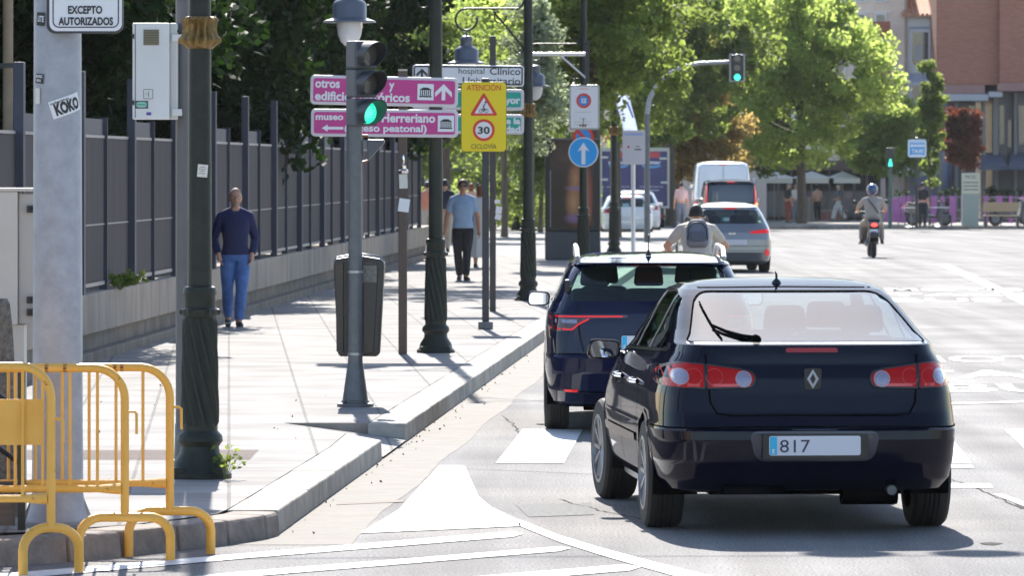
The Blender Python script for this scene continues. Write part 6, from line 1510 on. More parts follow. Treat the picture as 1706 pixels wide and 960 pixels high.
# info column with board
gi = G(1621, 378, SZ); k = gi.y / FPX
t = thing('information_column', 'pale green column with a stacked text board behind the purple railing', 'sign', (gi.x, gi.y + 1, gi.z)); zz = lambda py: zA(py, gi.y) - gi.z
mb = MB(); mb.box(-14 * k, 13 * k, 0, .5, 0, zz(322)); mb.build('column', mat('pale_green', (.26, .30, .27), .7), t, smooth=False)
mb = MB(); mb.box(-15 * k, 15 * k, -.02, .08, zz(321.5), zz(288)); bo = mb.build('board', mat('board_cream', (.45, .46, .36), .7), t, smooth=False)
text('lettering', 'PICES', 0, zz(297.5), 5.5 * k, INK, bo, w=18 * k, ax='c', y=-.025)
mb = MB()
for q in (303, 309, 315):
    for u in range(7): mb.box((-12 + u * 3.6) * k, (-9.6 + u * 3.6) * k, -.025, -.021, zz(q + 2), zz(q))
mb.build('text_lines', INK, bo, smooth=False)
# red and white round banner
t = thing('hanging_sign', 'round red and white striped sign hanging left of the copper maple', 'sign', A(1573, 212, 240)); k = 240 / FPX
mb = MB(); mb.prism(rounded([(-12 * k, -14 * k), (12 * k, -14 * k), (13 * k, 15 * k), (-13 * k, 15 * k)], .25), 0, .1); mb.build('panel', mat('soft_red', (.55, .08, .07), .6), t, smooth=False)
mb = MB(); mb.box(-12 * k, 12 * k, -.01, -.001, -1 * k, 4 * k); mb.box(-12 * k, 12 * k, -.01, -.001, 10 * k, 14 * k); mb.build('stripe', WHITE, t, smooth=False); mb = MB(); mb.cyl((-10 * k, .05, -14 * k), (-10 * k, .05, -zA(212, 240) + gz(240) + SZ), .05, n=8); mb.build('pole', GREYST, t)
# white parasols and terrace
WC = mat('canvas_white', (.66, .64, .60), .8)
def parasol(label, px, py, Y, wpx, rise=10, drop=6):
    k = Y / FPX; z0 = gz(Y) + SZ; t = thing('parasol', label, 'parasol', (XA(px, Y), Y, z0), 0, 'white terrace parasols'); w2 = wpx / 2 * k; zt_ = zA(py, Y) - z0
    mb = MB(); r4 = [(-w2, -1.3), (w2, -1.3), (w2, 1.3), (-w2, 1.3)]; vs = [(a, b_, zt_) for a, b_ in r4] + [(0, 0, zt_ + rise * k)] + [(a, b_, zt_ - drop * k) for a, b_ in r4]
    mb.add(vs, [(0, 1, 4), (1, 2, 4), (2, 3, 4), (3, 0, 4)] + [(i, (i + 1) % 4, 5 + (i + 1) % 4, 5 + i) for i in range(4)]); o = mb.build('canopy', WC, t, smooth=False); sm = o.modifiers.new('s', 'SOLIDIFY'); sm.thickness = .01
    mb = MB(); mb.cyl((0, 0, 0), (0, 0, zt_ + rise * k - .02), .03, n=8); mb.box(-.3, .3, -.3, .3, 0, .06); mb.build('pole', GREYST, t)
for i, (px, wpx) in enumerate(((1290, 62), (1352, 62), (1404, 46))): parasol(['left', 'middle', 'right'][i] + ' one of the three white parasols behind the large bright tree', px, 297, 240, wpx + 6, 12, 8)
parasol('large white parasol under the taxi sign, left of the slim tree', 1527, 286, 252, 78, 20, 6)
# low terrace wall, planters and tables
t = thing('terrace_screen', 'dark low terrace screen with glass bays behind the plaza people', 'screen', (XA(1278, 249), 249, gz(249) + SZ)); k = 249 / FPX
for a in range(9):
    mb = MB(); mb.box(a * 21 * k, (a * 21 + 18) * k, 0, .05, .15, 1.35); mb.build('bay', mat('bay_grey', (.07, .075, .085), .25, coat=.6), t, smooth=False)
    mb = MB(); mb.box((a * 21 + 18) * k, (a * 21 + 21) * k, -.04, .09, 0, 2.6); mb.build('post', mat('post_brown', (.12, .09, .07), .7), t, smooth=False)
mb = MB(); mb.box(0, 189 * k, .3, .5, 0, 2.3); mb.build('shade_sheet', mat('terrace_shade_dark', (.035, .03, .03), .9), t, smooth=False)  # dark sheet stands in for the shade inside the terrace
mb = MB(); mb.box(0, 189 * k, -.1, .2, 2.3, 2.75); mb.build('fascia', mat('fascia_brown', (.13, .09, .075), .7), t, smooth=False)
def boxthing(name, label, cat, px0, px1, py0, py1, d, m, top=None, group=None):
    g = G((px0 + px1) / 2, py1, SZ); k = g.y / FPX; t = thing(name, label, cat, g, 0, group); w2 = (px1 - px0) / 2 * k; h = (py1 - py0) * k
    mb = MB(); mb.box(-w2, w2, 0, d, 0, h); mb.build('body', m, t, smooth=False, bevel=.02)
    if top: mb = MB(); mb.box(-w2 - .03, w2 + .03, -.03, d + .03, h + .001, h + .06); mb.build('top', top, t, smooth=False)
    return t
boxthing('stone_pillar', 'pale grey stone pillar on the plaza, left of the woman in white trousers', 'pillar', 1346, 1363, 331, 368, .5, CONC, CONC)
boxthing('planter_box', 'long dark planter box at the left end of the plaza terrace', 'planter', 1278, 1342, 338, 364, .6, mat('planter_dark', (.10, .085, .07), .8))
boxthing('planter_box', 'low reddish planter box behind the woman in white trousers', 'planter', 1364, 1412, 352, 367, .6, mat('planter_red', (.22, .09, .07), .8), CONC)
def bench(label, px, py, wpx):
    g = G(px, py, SZ); k = g.y / FPX; t = thing('bench', label, 'bench', g); w2 = wpx / 2 * k; W_ = mat('bench_wood', (.35, .25, .15), .6)
    mb = MB(); mb.box(-w2, w2, -.25, .2, .42, .47); mb.build('seat', W_, t, smooth=False); mb = MB(); mb.box(-w2, w2, .2, .24, .6, .95); mb.build('backrest', W_, t, smooth=False)
    for s in (-1, 1): mb = MB(); mb.box(s * w2 * .9 - .04, s * w2 * .9 + .04, -.25, .24, 0, .419); mb.build('leg', DSTEEL, t, smooth=False)
bench('wooden bench behind the purple railing at the right edge', 1668, 379, 60)
def cafe_set(label, px, py):
    g = G(px, py, SZ); t = thing('cafe_table', label, 'table', (g.x, g.y, g.z), 0, 'white cafe tables behind the purple railing'); mb = MB(); mb.lathe([(.38, .72), (.38, .75)], n=20); mb.build('table_top', WPAINT, t); mb = MB(); mb.cyl((0, 0, 0), (0, 0, .719), .035, n=8); mb.lathe([(.25, 0), (.2, .03)], n=12); mb.build('leg', GREYST, t)
cafe_set('white round table left of the slim tree behind the railing', 1518, 378); cafe_set('white round table right of the slim tree behind the railing', 1566, 377)

# unseen trees added behind the viewer, only to be mirrored in the cars
for x, y, r in ((-14, -46, 4.2), (-4, -52, 4.5), (6, -45, 4.4), (16, -50, 4.6)):
    tree('broad dark tree added behind the viewpoint to be mirrored in the dark cars', x, y, (5.0, r, 3.5, 4.2), LDARK, 150, 60, .4, .2, 1.2, 'added unseen trees behind the viewpoint', (.9, 1.4))

# leaf litter and grit in the gutter, and fine cracks in the asphalt
n = 75; yy = nrng.uniform(30.5, 60, n); off = np.abs(nrng.normal(0, .08, n)) + .015; cen = np.stack([-.80 + .05 * (yy - 41.2) + off, yy, np.full(n, .008)], 1)
cen2 = np.stack([nrng.uniform(-3.5, -1.4, 22), nrng.uniform(32, 50, 22), np.full(22, SZ + .006)], 1)
V = leaves(np.concatenate([cen, cen2]), np.full(n + 22, .006), 1, .022, .1); LIT = mat('leaf_litter', (.10, .065, .03), .9, spec=.1, col2=(.22, .17, .07), vs=30)
o = leafmesh('leaf_litter', V, LIT); tag(o, 'dry leaves and grit lying along the kerb', 'leaf litter', kind='stuff')
CRK = mat('crack_dark', (.06, .056, .052), .95, spec=.03)
for (x0, y0, x1, y1) in ((.3, 34, 1.1, 31.2), (-.4, 37.5, .9, 36.6), (2.9, 36.5, 3.3, 31.0), (3.0, 52, 3.2, 45), (-.1, 45.5, .15, 41), (3.6, 58, 2.6, 70)):
    mb = MB(); vs = []; fs = []; m_ = 46; wx = wy = 0
    for k in range(m_):
        f_ = k / (m_ - 1); wx += rnd.uniform(-.018, .018); w2 = .002 + .005 * rnd.random(); x = x0 + (x1 - x0) * f_ + wx; y = y0 + (y1 - y0) * f_
        vs += [(x - w2, y, .0035), (x + w2, y + .01, .0035)]
        if k: j = 2 * k; fs.append((j - 2, j - 1, j + 1, j))
    mb.add(vs, fs); struct(mb.build('asphalt_crack', CRK, smooth=False, fix=False))

tree('low green bushy tree between the dark lamp post and the advertising panel', XA(900, 182), 182, (2.6, 1.5, 1.6, 2.2), LMID, 90, 130, .15, .08, .8)
# terrace clutter behind the railing, with dark planters added for the shaded shopfront
for i, (a, b_, lab) in enumerate(((1492, 1520, 'dark hedge planter added as shade behind the left end of the purple railing'), (1560, 1600, 'dark hedge planter added as shade between the slim tree and the information column'), (1642, 1720, 'long dark hedge planter added as shade behind the bench at the right edge'))):
    Y = 232 + i; k = Y / FPX; w2 = (b_ - a) / 2 * k; t = thing('planter_box', lab, 'planter', (XA((a + b_) / 2, Y), Y, gz(Y) + SZ))
    mb = MB(); mb.box(-w2, w2, 0, .6, 0, .6); mb.build('box', MATS['planter_dark'], t, smooth=False)
    m_ = int(w2 * 26); cen = np.stack([nrng.uniform(-w2, w2, m_), nrng.uniform(.05, .55, m_), nrng.uniform(.65, 1.45, m_)], 1); leafmesh('foliage', leaves(cen, np.full(m_, .2), 45, .10), LDARK, t)
for i, (px, lab) in enumerate(((1545, 'blue grey cafe chair left of the information column'), (1577, 'blue grey cafe chair beside the right white table'))):
    g = G(px, 377, SZ); t = thing('cafe_chair', lab, 'chair', g, R(30 + 60 * i), 'cafe chairs on the plaza'); CH = mat('chair_blue', (.10, .14, .20), .5)
    mb = MB(); mb.box(-.21, .21, -.21, .21, .43, .46); mb.build('seat', CH, t, smooth=False); mb = MB(); mb.box(-.21, .21, .19, .22, .5, .88); mb.build('backrest', CH, t, smooth=False)
    for a, b_ in ((-1, -1), (1, -1), (-1, 1), (1, 1)): mb = MB(); mb.cyl((a * .19, b_ * .19, 0), (a * .19, b_ * .19, .43 if b_ < 0 else .88), .014, n=6); mb.build('leg', GREYST, t)
# ------------------------------------------------------------------ people
def mesh_arrays(me, mb):
    mb.add([tuple(v.co) for v in me.vertices], [tuple(p.vertices) for p in me.polygons])
def head_mb(mb, c, s=1.0, face=0., tilt=0.):
    """head centred at c looking along -Y rotated by face; s = head height scale"""
    M = Matrix.Translation(c) @ Matrix.Rotation(face, 4, 'Z') @ Matrix.Rotation(tilt, 4, 'X') @ Matrix.Scale(s, 4)
    old = mb.m; mb.m = M; n, m_ = 28, 20; vs = []; fs = []
    for i in range(m_ + 1):
        t = math.pi * i / m_; z = -.115 * math.cos(t)
        for k in range(n):
            a = 2 * math.pi * k / n; ca, sa = math.cos(a), math.sin(a)
            rx, ry = .080 * math.sin(t), .096 * math.sin(t)
            if z < -.02: f = 1 + (z + .02) * 2.6; rx *= max(.45, f); ry *= max(.6, 1 + (z + .02) * 1.6)
            x, y = rx * ca, ry * sa
            if sa < 0:
                fr = -sa
                y -= .006 * fr * math.exp(-((z + .085) / .02) ** 2)                       # chin
                y += .008 * fr * math.exp(-((z - .008) / .014) ** 2) * math.exp(-((abs(x) - .032) / .016) ** 2)   # eye sockets
                y -= .004 * fr * math.exp(-((z - .032) / .012) ** 2) * (abs(x) < .06)      # brow
                y -= .005 * fr * math.exp(-((z + .055) / .010) ** 2) * math.exp(-(x / .024) ** 2)  # lips
            vs.append((x, y, z))
    for i in range(m_):
        for k in range(n): fs.append((i * n + k, i * n + (k + 1) % n, (i + 1) * n + (k + 1) % n, (i + 1) * n + k))
    mb.add(vs, fs)
    mb.tube([(0, -.090, .018), (0, -.103, -.006), (0, -.112, -.024), (0, -.094, -.034)], [.008, .010, .014, .008], 8)
    for sx in (-1, 1): mb.ball((sx * .077, .004, -.002), .022, 10, sz=(.35, .65, 1.25))
    mb.m = old; return M
def hand_mb(mb, wrist, d, palm_n, size=1., curl=.5, thumb=1):
    """palm + five separate fingers; d = direction of fingers, palm_n = palm normal"""
    d = Vector(d).normalized(); pn = Vector(palm_n); pn = (pn - d * pn.dot(d)).normalized(); sd = d.cross(pn) * thumb; w_ = Vector(wrist); k = size
    mb.tube([w_, w_ + d * .03 * k, w_ + d * .085 * k], [.021 * k, .030 * k, .032 * k], 10)
    for i, (off, L) in enumerate(((-.027, .062), (-.009, .074), (.009, .078), (.027, .070))):
        b0 = w_ + d * .085 * k + sd * off * k; a = curl
        p1 = b0 + (d * math.cos(a * .5) + pn * math.sin(a * .5)) * L * .45 * k; p2 = p1 + (d * math.cos(a * 1.3) + pn * math.sin(a * 1.3)) * L * .32 * k; p3 = p2 + (d * math.cos(a * 2) + pn * math.sin(a * 2)) * L * .26 * k
        mb.tube([w_ + d * .05 * k + sd * off * .8 * k, b0, p1, p2, p3], [.010 * k, .0095 * k, .0085 * k, .008 * k, .006 * k], 8)
    t0 = w_ + d * .02 * k + sd * .022 * k; t1 = t0 + (d * .6 + sd * .7 + pn * .3).normalized() * .045 * k; t2 = t1 + (d * .9 + sd * .25 + pn * .3).normalized() * .032 * k
    mb.tube([t0, t1, t2], [.013 * k, .011 * k, .007 * k], 8)
def figure(label, loc, rz, J, cl, h=1.72, group=None, fine=True, head=(0, 0), loc_z=None):
    """J: joint positions for a body of height 1 facing -Y.  cl: dict of clothing"""
    t = thing('person', label, 'person', loc, rz, group)
    P = {k: Vector(v) * h for k, v in J.items()}
    R_ = h / 1.75
    order = ['pelvis', 'waist', 'chest', 'neckb', 'neck']
    fat = cl.get('fat', 1.0); fem = cl.get('female', False)
    def loft(mb, secs, n=22):
        vs = []; fs = []; N = len(secs)
        for i, (c, rx, ry) in enumerate(secs):
            tg = (Vector(secs[min(N - 1, i + 1)][0]) - Vector(secs[max(0, i - 1)][0])).normalized(); X_ = Vector((1, 0, 0)); X_ = (X_ - tg * X_.dot(tg)).normalized(); Y_ = tg.cross(X_)
            for k in range(n):
                q = 2 * math.pi * k / n; ca, sa = math.cos(q), math.sin(q); e_ = .85
                vs.append(Vector(c) + X_ * rx * math.copysign(abs(ca) ** e_, ca) + Y_ * ry * math.copysign(abs(sa) ** e_, sa))
        for i in range(N - 1):
            for k in range(n): fs.append((i * n + k, i * n + (k + 1) % n, (i + 1) * n + (k + 1) % n, (i + 1) * n + k))
        fs.append(tuple(range(n))[::-1]); fs.append(tuple((N - 1) * n + k for k in range(n))); mb.add(vs, fs)
    U = Vector((0, 0, 1)); sp = (P['chest'] - P['pelvis']).normalized()
    def torso(mb, infl, lo, neck=True):
        q = infl; pv, ws, ch, nb = P['pelvis'], P['waist'], P['chest'], P['neckb']
        sec = {0: (pv - sp * .05 * h, .070 * h * fat, .060 * h * fat), 1: (pv, .096 * h * fat, .066 * h * fat), 2: (ws, (.080 if not fem else .070) * h * fat, .060 * h * fat),
               3: (ws.lerp(ch, .6), .090 * h * fat, .066 * h * fat), 4: (ch + sp * .02 * h, .096 * h * fat ** .5, .066 * h * fat ** .5), 5: (nb - sp * .028 * h, .088 * h, .050 * h), 6: (nb + sp * .0 * h, .050 * h, .042 * h)}
        L = [(c, rx + q, ry + q) for k_, (c, rx, ry) in sec.items() if k_ >= lo]
        if neck: L += [(P['neck'], .034 * h + q, .036 * h + q)]
        loft(mb, L)
    def limb(mb, a, b_, r0, r1, r2, infl, f_=1.0):
        A_, B_ = P[a], P[b_]; m_ = A_.lerp(B_, .45)
        pts = [(0, r0), (.25, (r0 + r1) / 2 * 1.02), (.5, r1), (.75, (r1 + r2) / 2 * 1.02), (1, r2)]; pts = [p_ for p_ in pts if p_[0] <= f_ + 1e-6] or pts[:1]
        if pts[-1][0] < f_: pts.append((f_, r2))
        if len(pts) < 2: pts.append((f_, pts[0][1]))
        mb.tube([A_.lerp(B_, p_) for p_, r_ in pts], [r_ * h + infl for p_, r_ in pts], 14)
    def arm(mb, s, infl, f_=1.0):
        sh = P['sh' + s]; mb.ball(sh, .031 * h + infl, 14); mb.tube([P['chest'].lerp(sh, .4) + U * .02 * h, sh], [.046 * h + infl, .031 * h + infl], 14); mb.tube([P['neckb'] + U * .002 * h, P['neckb'].lerp(sh, .55) + U * .004 * h, sh], [.036 * h + infl * .6, .030 * h + infl, .028 * h + infl], 12)
        limb(mb, 'sh' + s, 'el' + s, .030, .027, .024, infl, min(1, f_ * 2))
        if f_ > .5: mb.ball(P['el' + s], .025 * h + infl, 12); limb(mb, 'el' + s, 'wr' + s, .024, .022, .0165, infl, (f_ - .5) * 2)
    def leg(mb, s, infl, f_=1.0, k1=1., k2=1.):
        hp = P['hip' + s]; mb.ball(hp, .053 * h + infl, 14); limb(mb, 'hip' + s, 'kn' + s, .053, .046 * k1, .034 * k1, infl, min(1, f_ * 2))
        if f_ > .5: mb.ball(P['kn' + s], .034 * h * k1 + infl, 12); limb(mb, 'kn' + s, 'an' + s, .034 * k1, .033 * k1, .0215 * k2, infl, (f_ - .5) * 2)
    vox = .0065 if fine else .013
    def melt(mb, name, m, par, it=5, v=None):
        me = mbmesh(mb); o = bpy.data.objects.new('r', me); COL.objects.link(o); rm = o.modifiers.new('r', 'REMESH'); rm.mode = 'VOXEL'; rm.voxel_size = v or vox; rm.use_smooth_shade = True
        sm_ = o.modifiers.new('s', 'SMOOTH'); sm_.iterations = it; sm_.factor = .5
        me2 = evalmesh(o); kill(o); return link_mesh(name, me2, m, par, ang=180)
    mb = MB(); torso(mb, 0, 0)
    for s in ('L', 'R'): arm(mb, s, 0); leg(mb, s, 0)
    hs = R_ * (1.0 if not fem else .95); hc = P['head']; fa, ti = head
    M = head_mb(mb, hc, hs, R(fa), R(ti))
    mb.tube([P['neck'] - Vector((0, 0, .03)), Vector(P['neck']).lerp(hc, .6)], [.052 * R_, .05 * R_], 12)
    for s, sg in (('L', 1), ('R', -1)):
        dirn = P['wr' + s] - P['el' + s]; hcfg = cl.get('hand' + s, (None, .45))
        if hcfg is not None: hand_mb(mb, P['wr' + s], dirn if hcfg[0] is None else hcfg[0], (-sg, -.2, 0), R_, hcfg[1], 1 if s == 'L' else -1)
        # feet inside the body, shoes on top
        fd = Vector(J.get('foot' + s, (0, -1, 0))).normalized(); an = P['an' + s]
        mb.tube([an, an + Vector((0, 0, -.03 * R_)) + fd * .04 * R_, an + Vector((0, 0, -.045 * R_)) + fd * .13 * R_], [.035 * R_, .036 * R_, .025 * R_], 10)
    melt(mb, 'body', cl.get('skin', SKIN), t, 2)
    if cl.get('top'):
        mc = MB(); infl = .014 * R_; torso(mc, infl, 1 if cl.get('hem', .25) < .2 else 2, neck=False)
        for s in ('L', 'R'): arm(mc, s, infl, cl.get('sleeve', 1.0))
        melt(mc, 'shirt', cl['top'], t, 7)
        if cl.get('collar'):
            mbc = MB(); mbc.lathe([(.070, -.025), (.074, .0), (.064, .030), (.059, .030)], tuple(P['neckb'] + Vector((0, 0, .018 * R_))), 20, cap=False); mbc.build('collar', cl['collar'], t)
    if cl.get('legs'):
        mc = MB(); infl = .010 * R_; k1 = cl.get('legk', (1.06, 1.25)); loft(mc, [(P['pelvis'] - sp * .05 * h, .070 * h * fat + infl, .058 * h * fat + infl), (P['pelvis'] - sp * .02 * h, .090 * h * fat + infl, .064 * h * fat + infl), (P['pelvis'] + sp * .035 * h, .090 * h * fat + infl * .4, .062 * h * fat + infl * .4)])
        for s in ('L', 'R'): leg(mc, s, infl, cl.get('leglen', 1.0) * .985, *k1)
        melt(mc, 'trousers', cl['legs'], t, 3)
    if cl.get('dress'):
        mbd = MB(); z1 = P['chest'].z; z0 = P['knL'].z * .45; prof = []
        for i in range(12):
            f_ = i / 11; prof.append(((.21 - .10 * f_ + .01 * math.sin(9 * f_)) * R_, z0 + (z1 - z0) * f_))
        mbd.lathe(prof, (P['pelvis'].x, P['pelvis'].y, 0), 28, cap=False, flute=9, depth=.05, zr=(-9, 9)); mbd.build('dress', cl['dress'], t)
    for s in ('L', 'R'):
        fd = Vector(J.get('foot' + s, (0, -1, 0))).normalized(); an = P['an' + s]; ms = MB()
        sl_ = an + Vector((0, 0, -.052 * R_))
        def foot(off, r, zz=0): return sl_ + fd * off * R_ + Vector((0, 0, zz * R_))
        ms.tube([foot(-.055, 0, .02), foot(-.045, 0, .008), foot(.03, 0, .008), foot(.11, 0, -.002), foot(.17, 0, -.006), foot(.195, 0, -.008)], [.020 * R_, .038 * R_, .042 * R_, .040 * R_, .032 * R_, .012 * R_], 12)
        ms.tube([foot(-.01, 0, .02), foot(-.01, 0, .055)], [.042 * R_, .040 * R_], 12)
        sh = ms.build('shoe', cl.get('shoes', BLACK), t)
        ms = MB(); ms.prism([( -.035, 0), (.035, 0)][:0] or [(-.04 * R_, -.06 * R_), (.04 * R_, -.06 * R_), (.044 * R_, .10 * R_), (.03 * R_, .2 * R_), (-.03 * R_, .2 * R_), (-.044 * R_, .10 * R_)], -.012 * R_, .008 * R_, 'xy')
        ang_ = math.atan2(fd.x, -fd.y) if True else 0
        so_ = ms.build('sole', cl.get('sole', mat('sole_grey', (.3, .3, .3), .7)), sh, smooth=False); so_.location = sl_ + Vector((0, 0, -.030 * R_)); so_.rotation_euler = (0, 0, math.pi + math.atan2(fd.x, -fd.y) if False else math.atan2(-fd.x, fd.y))
    # hair
    hm = cl.get('hair'); inv = M
    if hm:
        mbh = MB(); mbh.m = M; n, m_ = 26, 14; vs = []; fs = []; st = cl.get('hairstyle', 'short')
        for i in range(m_ + 1):
            f_ = i / m_
            for k in range(n):
                a = 2 * math.pi * k / n; sa = math.sin(a); front = max(0, -sa)
                low = {'short': -.035 + .105 * front ** 1.1, 'buzz': -.02 + .118 * front ** .6, 'long': -.13 + .20 * front ** .7, 'thick': -.04 + .105 * front ** 1.2}[st]
                z = low + (.1215 - low) * f_; th = {'short': .008, 'buzz': .004, 'long': .014, 'thick': .016}[st]
                c_ = min(.999, max(-.999, z / .122)); q = math.sqrt(1 - c_ * c_)
                rx, ry = (.077 + th) * q, (.094 + th) * q
                if st == 'long' and z < -.02: rx, ry = .085, .095
                w = 1 + .05 * math.sin(7 * a + 9 * f_) * (st != 'buzz')
                vs.append((rx * math.cos(a) * w, ry * sa * w + .003, z * (1.06 if z > 0 else 1) + (th * .5 if z > .05 else 0)))
        for i in range(m_):
            for k in range(n): fs.append((i * n + k, i * n + (k + 1) % n, (i + 1) * n + (k + 1) % n, (i + 1) * n + k))
        fs.append(tuple(m_ * n + k for k in range(n))); mbh.add(vs, fs); hb = mbh.build('hair', hm, t, ang=180); sm = hb.modifiers.new('s', 'SOLIDIFY'); sm.thickness = .006; sm.offset = -1
    if fine:
        for sx in (-1, 1):
            mbe = MB(); mbe.m = M; mbe.ball((sx * .031, -.078, .009), .0105, 10); ey_ = mbe.build('eye', mat('eye_white', (.7, .7, .7), .2), t)
            mbe = MB(); mbe.m = M; mbe.ball((sx * .031, -.0865, .009), .0045, 8, sz=(1, .5, 1)); mbe.build('iris', mat('iris', (.03, .02, .015), .2), ey_)
            mbe = MB(); mbe.m = M; mbe.tube([(sx * .018, -.093, .030), (sx * .032, -.094, .034), (sx * .047, -.085, .029)], .003, 5); mbe.build('eyebrow', cl.get('brow', mat('brow_dark', (.03, .02, .015), .8)), t)
        mbe = MB(); mbe.m = M; mbe.tube([(-.022, -.088, -.055), (0, -.098, -.054), (.022, -.088, -.055)], [.003, .005, .003], 6); mbe.build('mouth', mat('lips', (.30, .10, .08), .5), t)
    gl = cl.get('glasses')
    if gl:
        mbe = MB(); mbe.m = M
        for sx in (-1, 1):
            Pp = [(sx * .033 + .024 * math.cos(a), -.101 - .001, .008 + .017 * math.sin(a)) for a in np.linspace(0, 2 * math.pi, 17)[:-1]]; mbe.tube(Pp, .0022, 5, closed=True)
            mbe.tube([(sx * .057, -.10, .012), (sx * .078, -.05, .012), (sx * .08, .0, .008)], .002, 5)
            if gl == 'sun': mbe.prism([(sx * .033 + .023 * math.cos(a), .008 + .016 * math.sin(a)) for a in np.linspace(0, 2 * math.pi, 17)[:-1]], -.103, -.101)
        mbe.tube([(-.010, -.102, .012), (.010, -.102, .012)], .002, 5); mbe.build('glasses', BLACK, t)
    t['_h'] = h; del t['_h']
    return t, P, M
STAND = dict(pelvis=(0, 0, .525), waist=(0, -.005, .61), chest=(0, 0, .728), neckb=(0, .005, .835), neck=(0, -.002, .866), head=(0, -.014, .930),
             shL=(.096, 0, .806), shR=(-.096, 0, .806), elL=(.135, .01, .62), elR=(-.135, .01, .62), wrL=(.145, -.03, .485), wrR=(-.145, -.03, .485),
             hipL=(.052, 0, .49), hipR=(-.052, 0, .49), knL=(.055, -.01, .275), knR=(-.055, -.01, .275), anL=(.055, .01, .048), anR=(-.055, .01, .048))
def pose(**k): d = dict(STAND); d.update(k); return d
JEAN = mat('blue_denim', (.055, .13, .34), .8, var=.35, vs=9, bump=.3, bs=150)
NAVYK = mat('navy_knit', (.012, .018, .075), .9, var=.15, vs=20, bump=.5, bs=160)
LBLUE = mat('light_blue_cotton', (.22, .31, .44), .85, var=.08, vs=12, bump=.3, bs=60)
BLKTR = mat('black_cotton', (.010, .011, .016), .85, bump=.2, bs=60)
GREYH = mat('grey_hair', (.30, .22, .18), .7, var=.2, vs=60); DKH = mat('dark_hair', (.015, .011, .009), .6, bump=.6, bs=90); RDH = mat('auburn_hair', (.16, .05, .02), .6, bump=.6, bs=90)
WCOT = mat('white_cotton', (.60, .58, .57), .85, bump=.2, bs=50); BEIGE = mat('beige_cotton', (.42, .36, .30), .85); PEACH = mat('peach_cotton', (.62, .36, .26), .85)
# man 1: navy jumper, jeans, hands in pockets, walking towards us
g = G(392, 545, SZ)
fig, P, M = figure('bald man in a navy jumper and blue jeans walking with hands in his pockets', g, R(8),
    pose(elL=(.150, .045, .635), elR=(-.152, .045, .635), wrL=(.118, -.035, .525), wrR=(-.122, -.03, .525), shL=(.100, 0, .798), shR=(-.100, 0, .798), hipL=(.052, 0, .49), knL=(.040, -.05, .275), anL=(.020, -.075, .048), knR=(-.055, .01, .28), anR=(-.040, .13, .075), footR=(-.1, -1, -.35), footL=(.05, -1, 0)),
    dict(top=NAVYK, sleeve=.98, legs=JEAN, hair=GREYH, hairstyle='buzz', glasses='clear', shoes=mat('dark_trainer', (.03, .035, .05), .7), brow=GREYH, hem=.1, handL=((-.15, -.3, -1), .5), handR=((.15, -.3, -1), .5)), h=1.70)
mb = MB(); mb.m = M
n_ = 16; vs = []; fs = []
for i in range(6):
    f_ = i / 5; z = -.045 - .062 * f_
    for k in range(n_ + 1):
        a = R(200 + 140 * k / n_); kx = .066 * (1 - .35 * f_); vs.append((kx * math.cos(a), .094 * (1 - .12 * f_) * math.sin(a), z))
    if i:
        for k in range(n_): p_ = (i - 1) * (n_ + 1) + k; fs.append((p_, p_ + 1, p_ + n_ + 2, p_ + n_ + 1))
mb.add(vs, fs); mb.build('stubble_beard', mat('stubble', (.33, .23, .18), .9), fig)
# man 2
g = G(771, 468, SZ)
figure('man in a light blue polo shirt, black trousers and sunglasses walking towards us', g, R(4),
    pose(shL=(.099, 0, .798), shR=(-.099, 0, .798), elL=(.150, .02, .635), elR=(-.155, .015, .635), wrL=(.160, -.01, .50), wrR=(-.175, -.01, .50), hipL=(.052, 0, .49), knL=(.038, -.035, .275), anL=(.030, -.04, .048), knR=(-.050, -.005, .275), anR=(-.028, .06, .052), footL=(.2, -1, 0), footR=(-.15, -1, 0)),
    dict(top=LBLUE, sleeve=.36, collar=mat('white_collar', (.65, .65, .66), .8), legs=BLKTR, hair=DKH, hairstyle='thick', glasses='sun', skin=SKIND, shoes=mat('brown_shoe', (.03, .02, .018), .6), fat=1.06, hem=.0), h=1.75)
# people farther along the pavement
def far_person(label, px, py, rz, h, cl, jj=None, dz=SZ, loc=None):
    g = G(px, py, dz) if loc is None else loc
    return figure(label, g, rz, jj or STAND, cl, h=h, fine=False)
WALKA = pose(knL=(.05, -.07, .285), anL=(.05, -.10, .05), knR=(-.05, .02, .27), anR=(-.05, .13, .09), elL=(.14, .05, .63), wrL=(.15, .06, .49), elR=(-.14, -.03, .63), wrR=(-.15, -.10, .51))
far_person('woman in a long white dress half hidden behind the yellow sign post', 800, 446, R(170), 1.62, dict(top=WCOT, sleeve=.3, dress=WCOT, hair=RDH, hairstyle='long', female=True))
far_person('person in a dark vest and pale trousers, left of the man in the polo shirt', 741, 425, R(175), 1.70, dict(top=mat('dark_vest', (.02, .025, .05), .9), sleeve=.3, legs=BEIGE, hair=DKH), WALKA)
far_person('red haired woman in a peach top seen behind the man in the polo shirt', 785, 402, R(180), 1.64, dict(top=PEACH, sleeve=.2, legs=JEAN, hair=RDH, hairstyle='long', female=True), WALKA)
far_person('person in a white shirt far behind the yellow sign post', 797, 396, R(180), 1.66, dict(top=WCOT, sleeve=.4, legs=BLKTR, hair=DKH))
far_person('person in a coral top at the far end of the panel fence', 712, 412, R(185), 1.66, dict(top=mat('coral', (.55, .20, .13), .85), sleeve=.3, legs=BEIGE, hair=DKH))
far_person('person in a pink shirt on the far pavement left of the vans', 1135, 382, R(190), 1.70, dict(top=mat('pink_shirt', (.55, .35, .34), .85), sleeve=.4, legs=mat('slate', (.15, .17, .22), .85), hair=DKH))
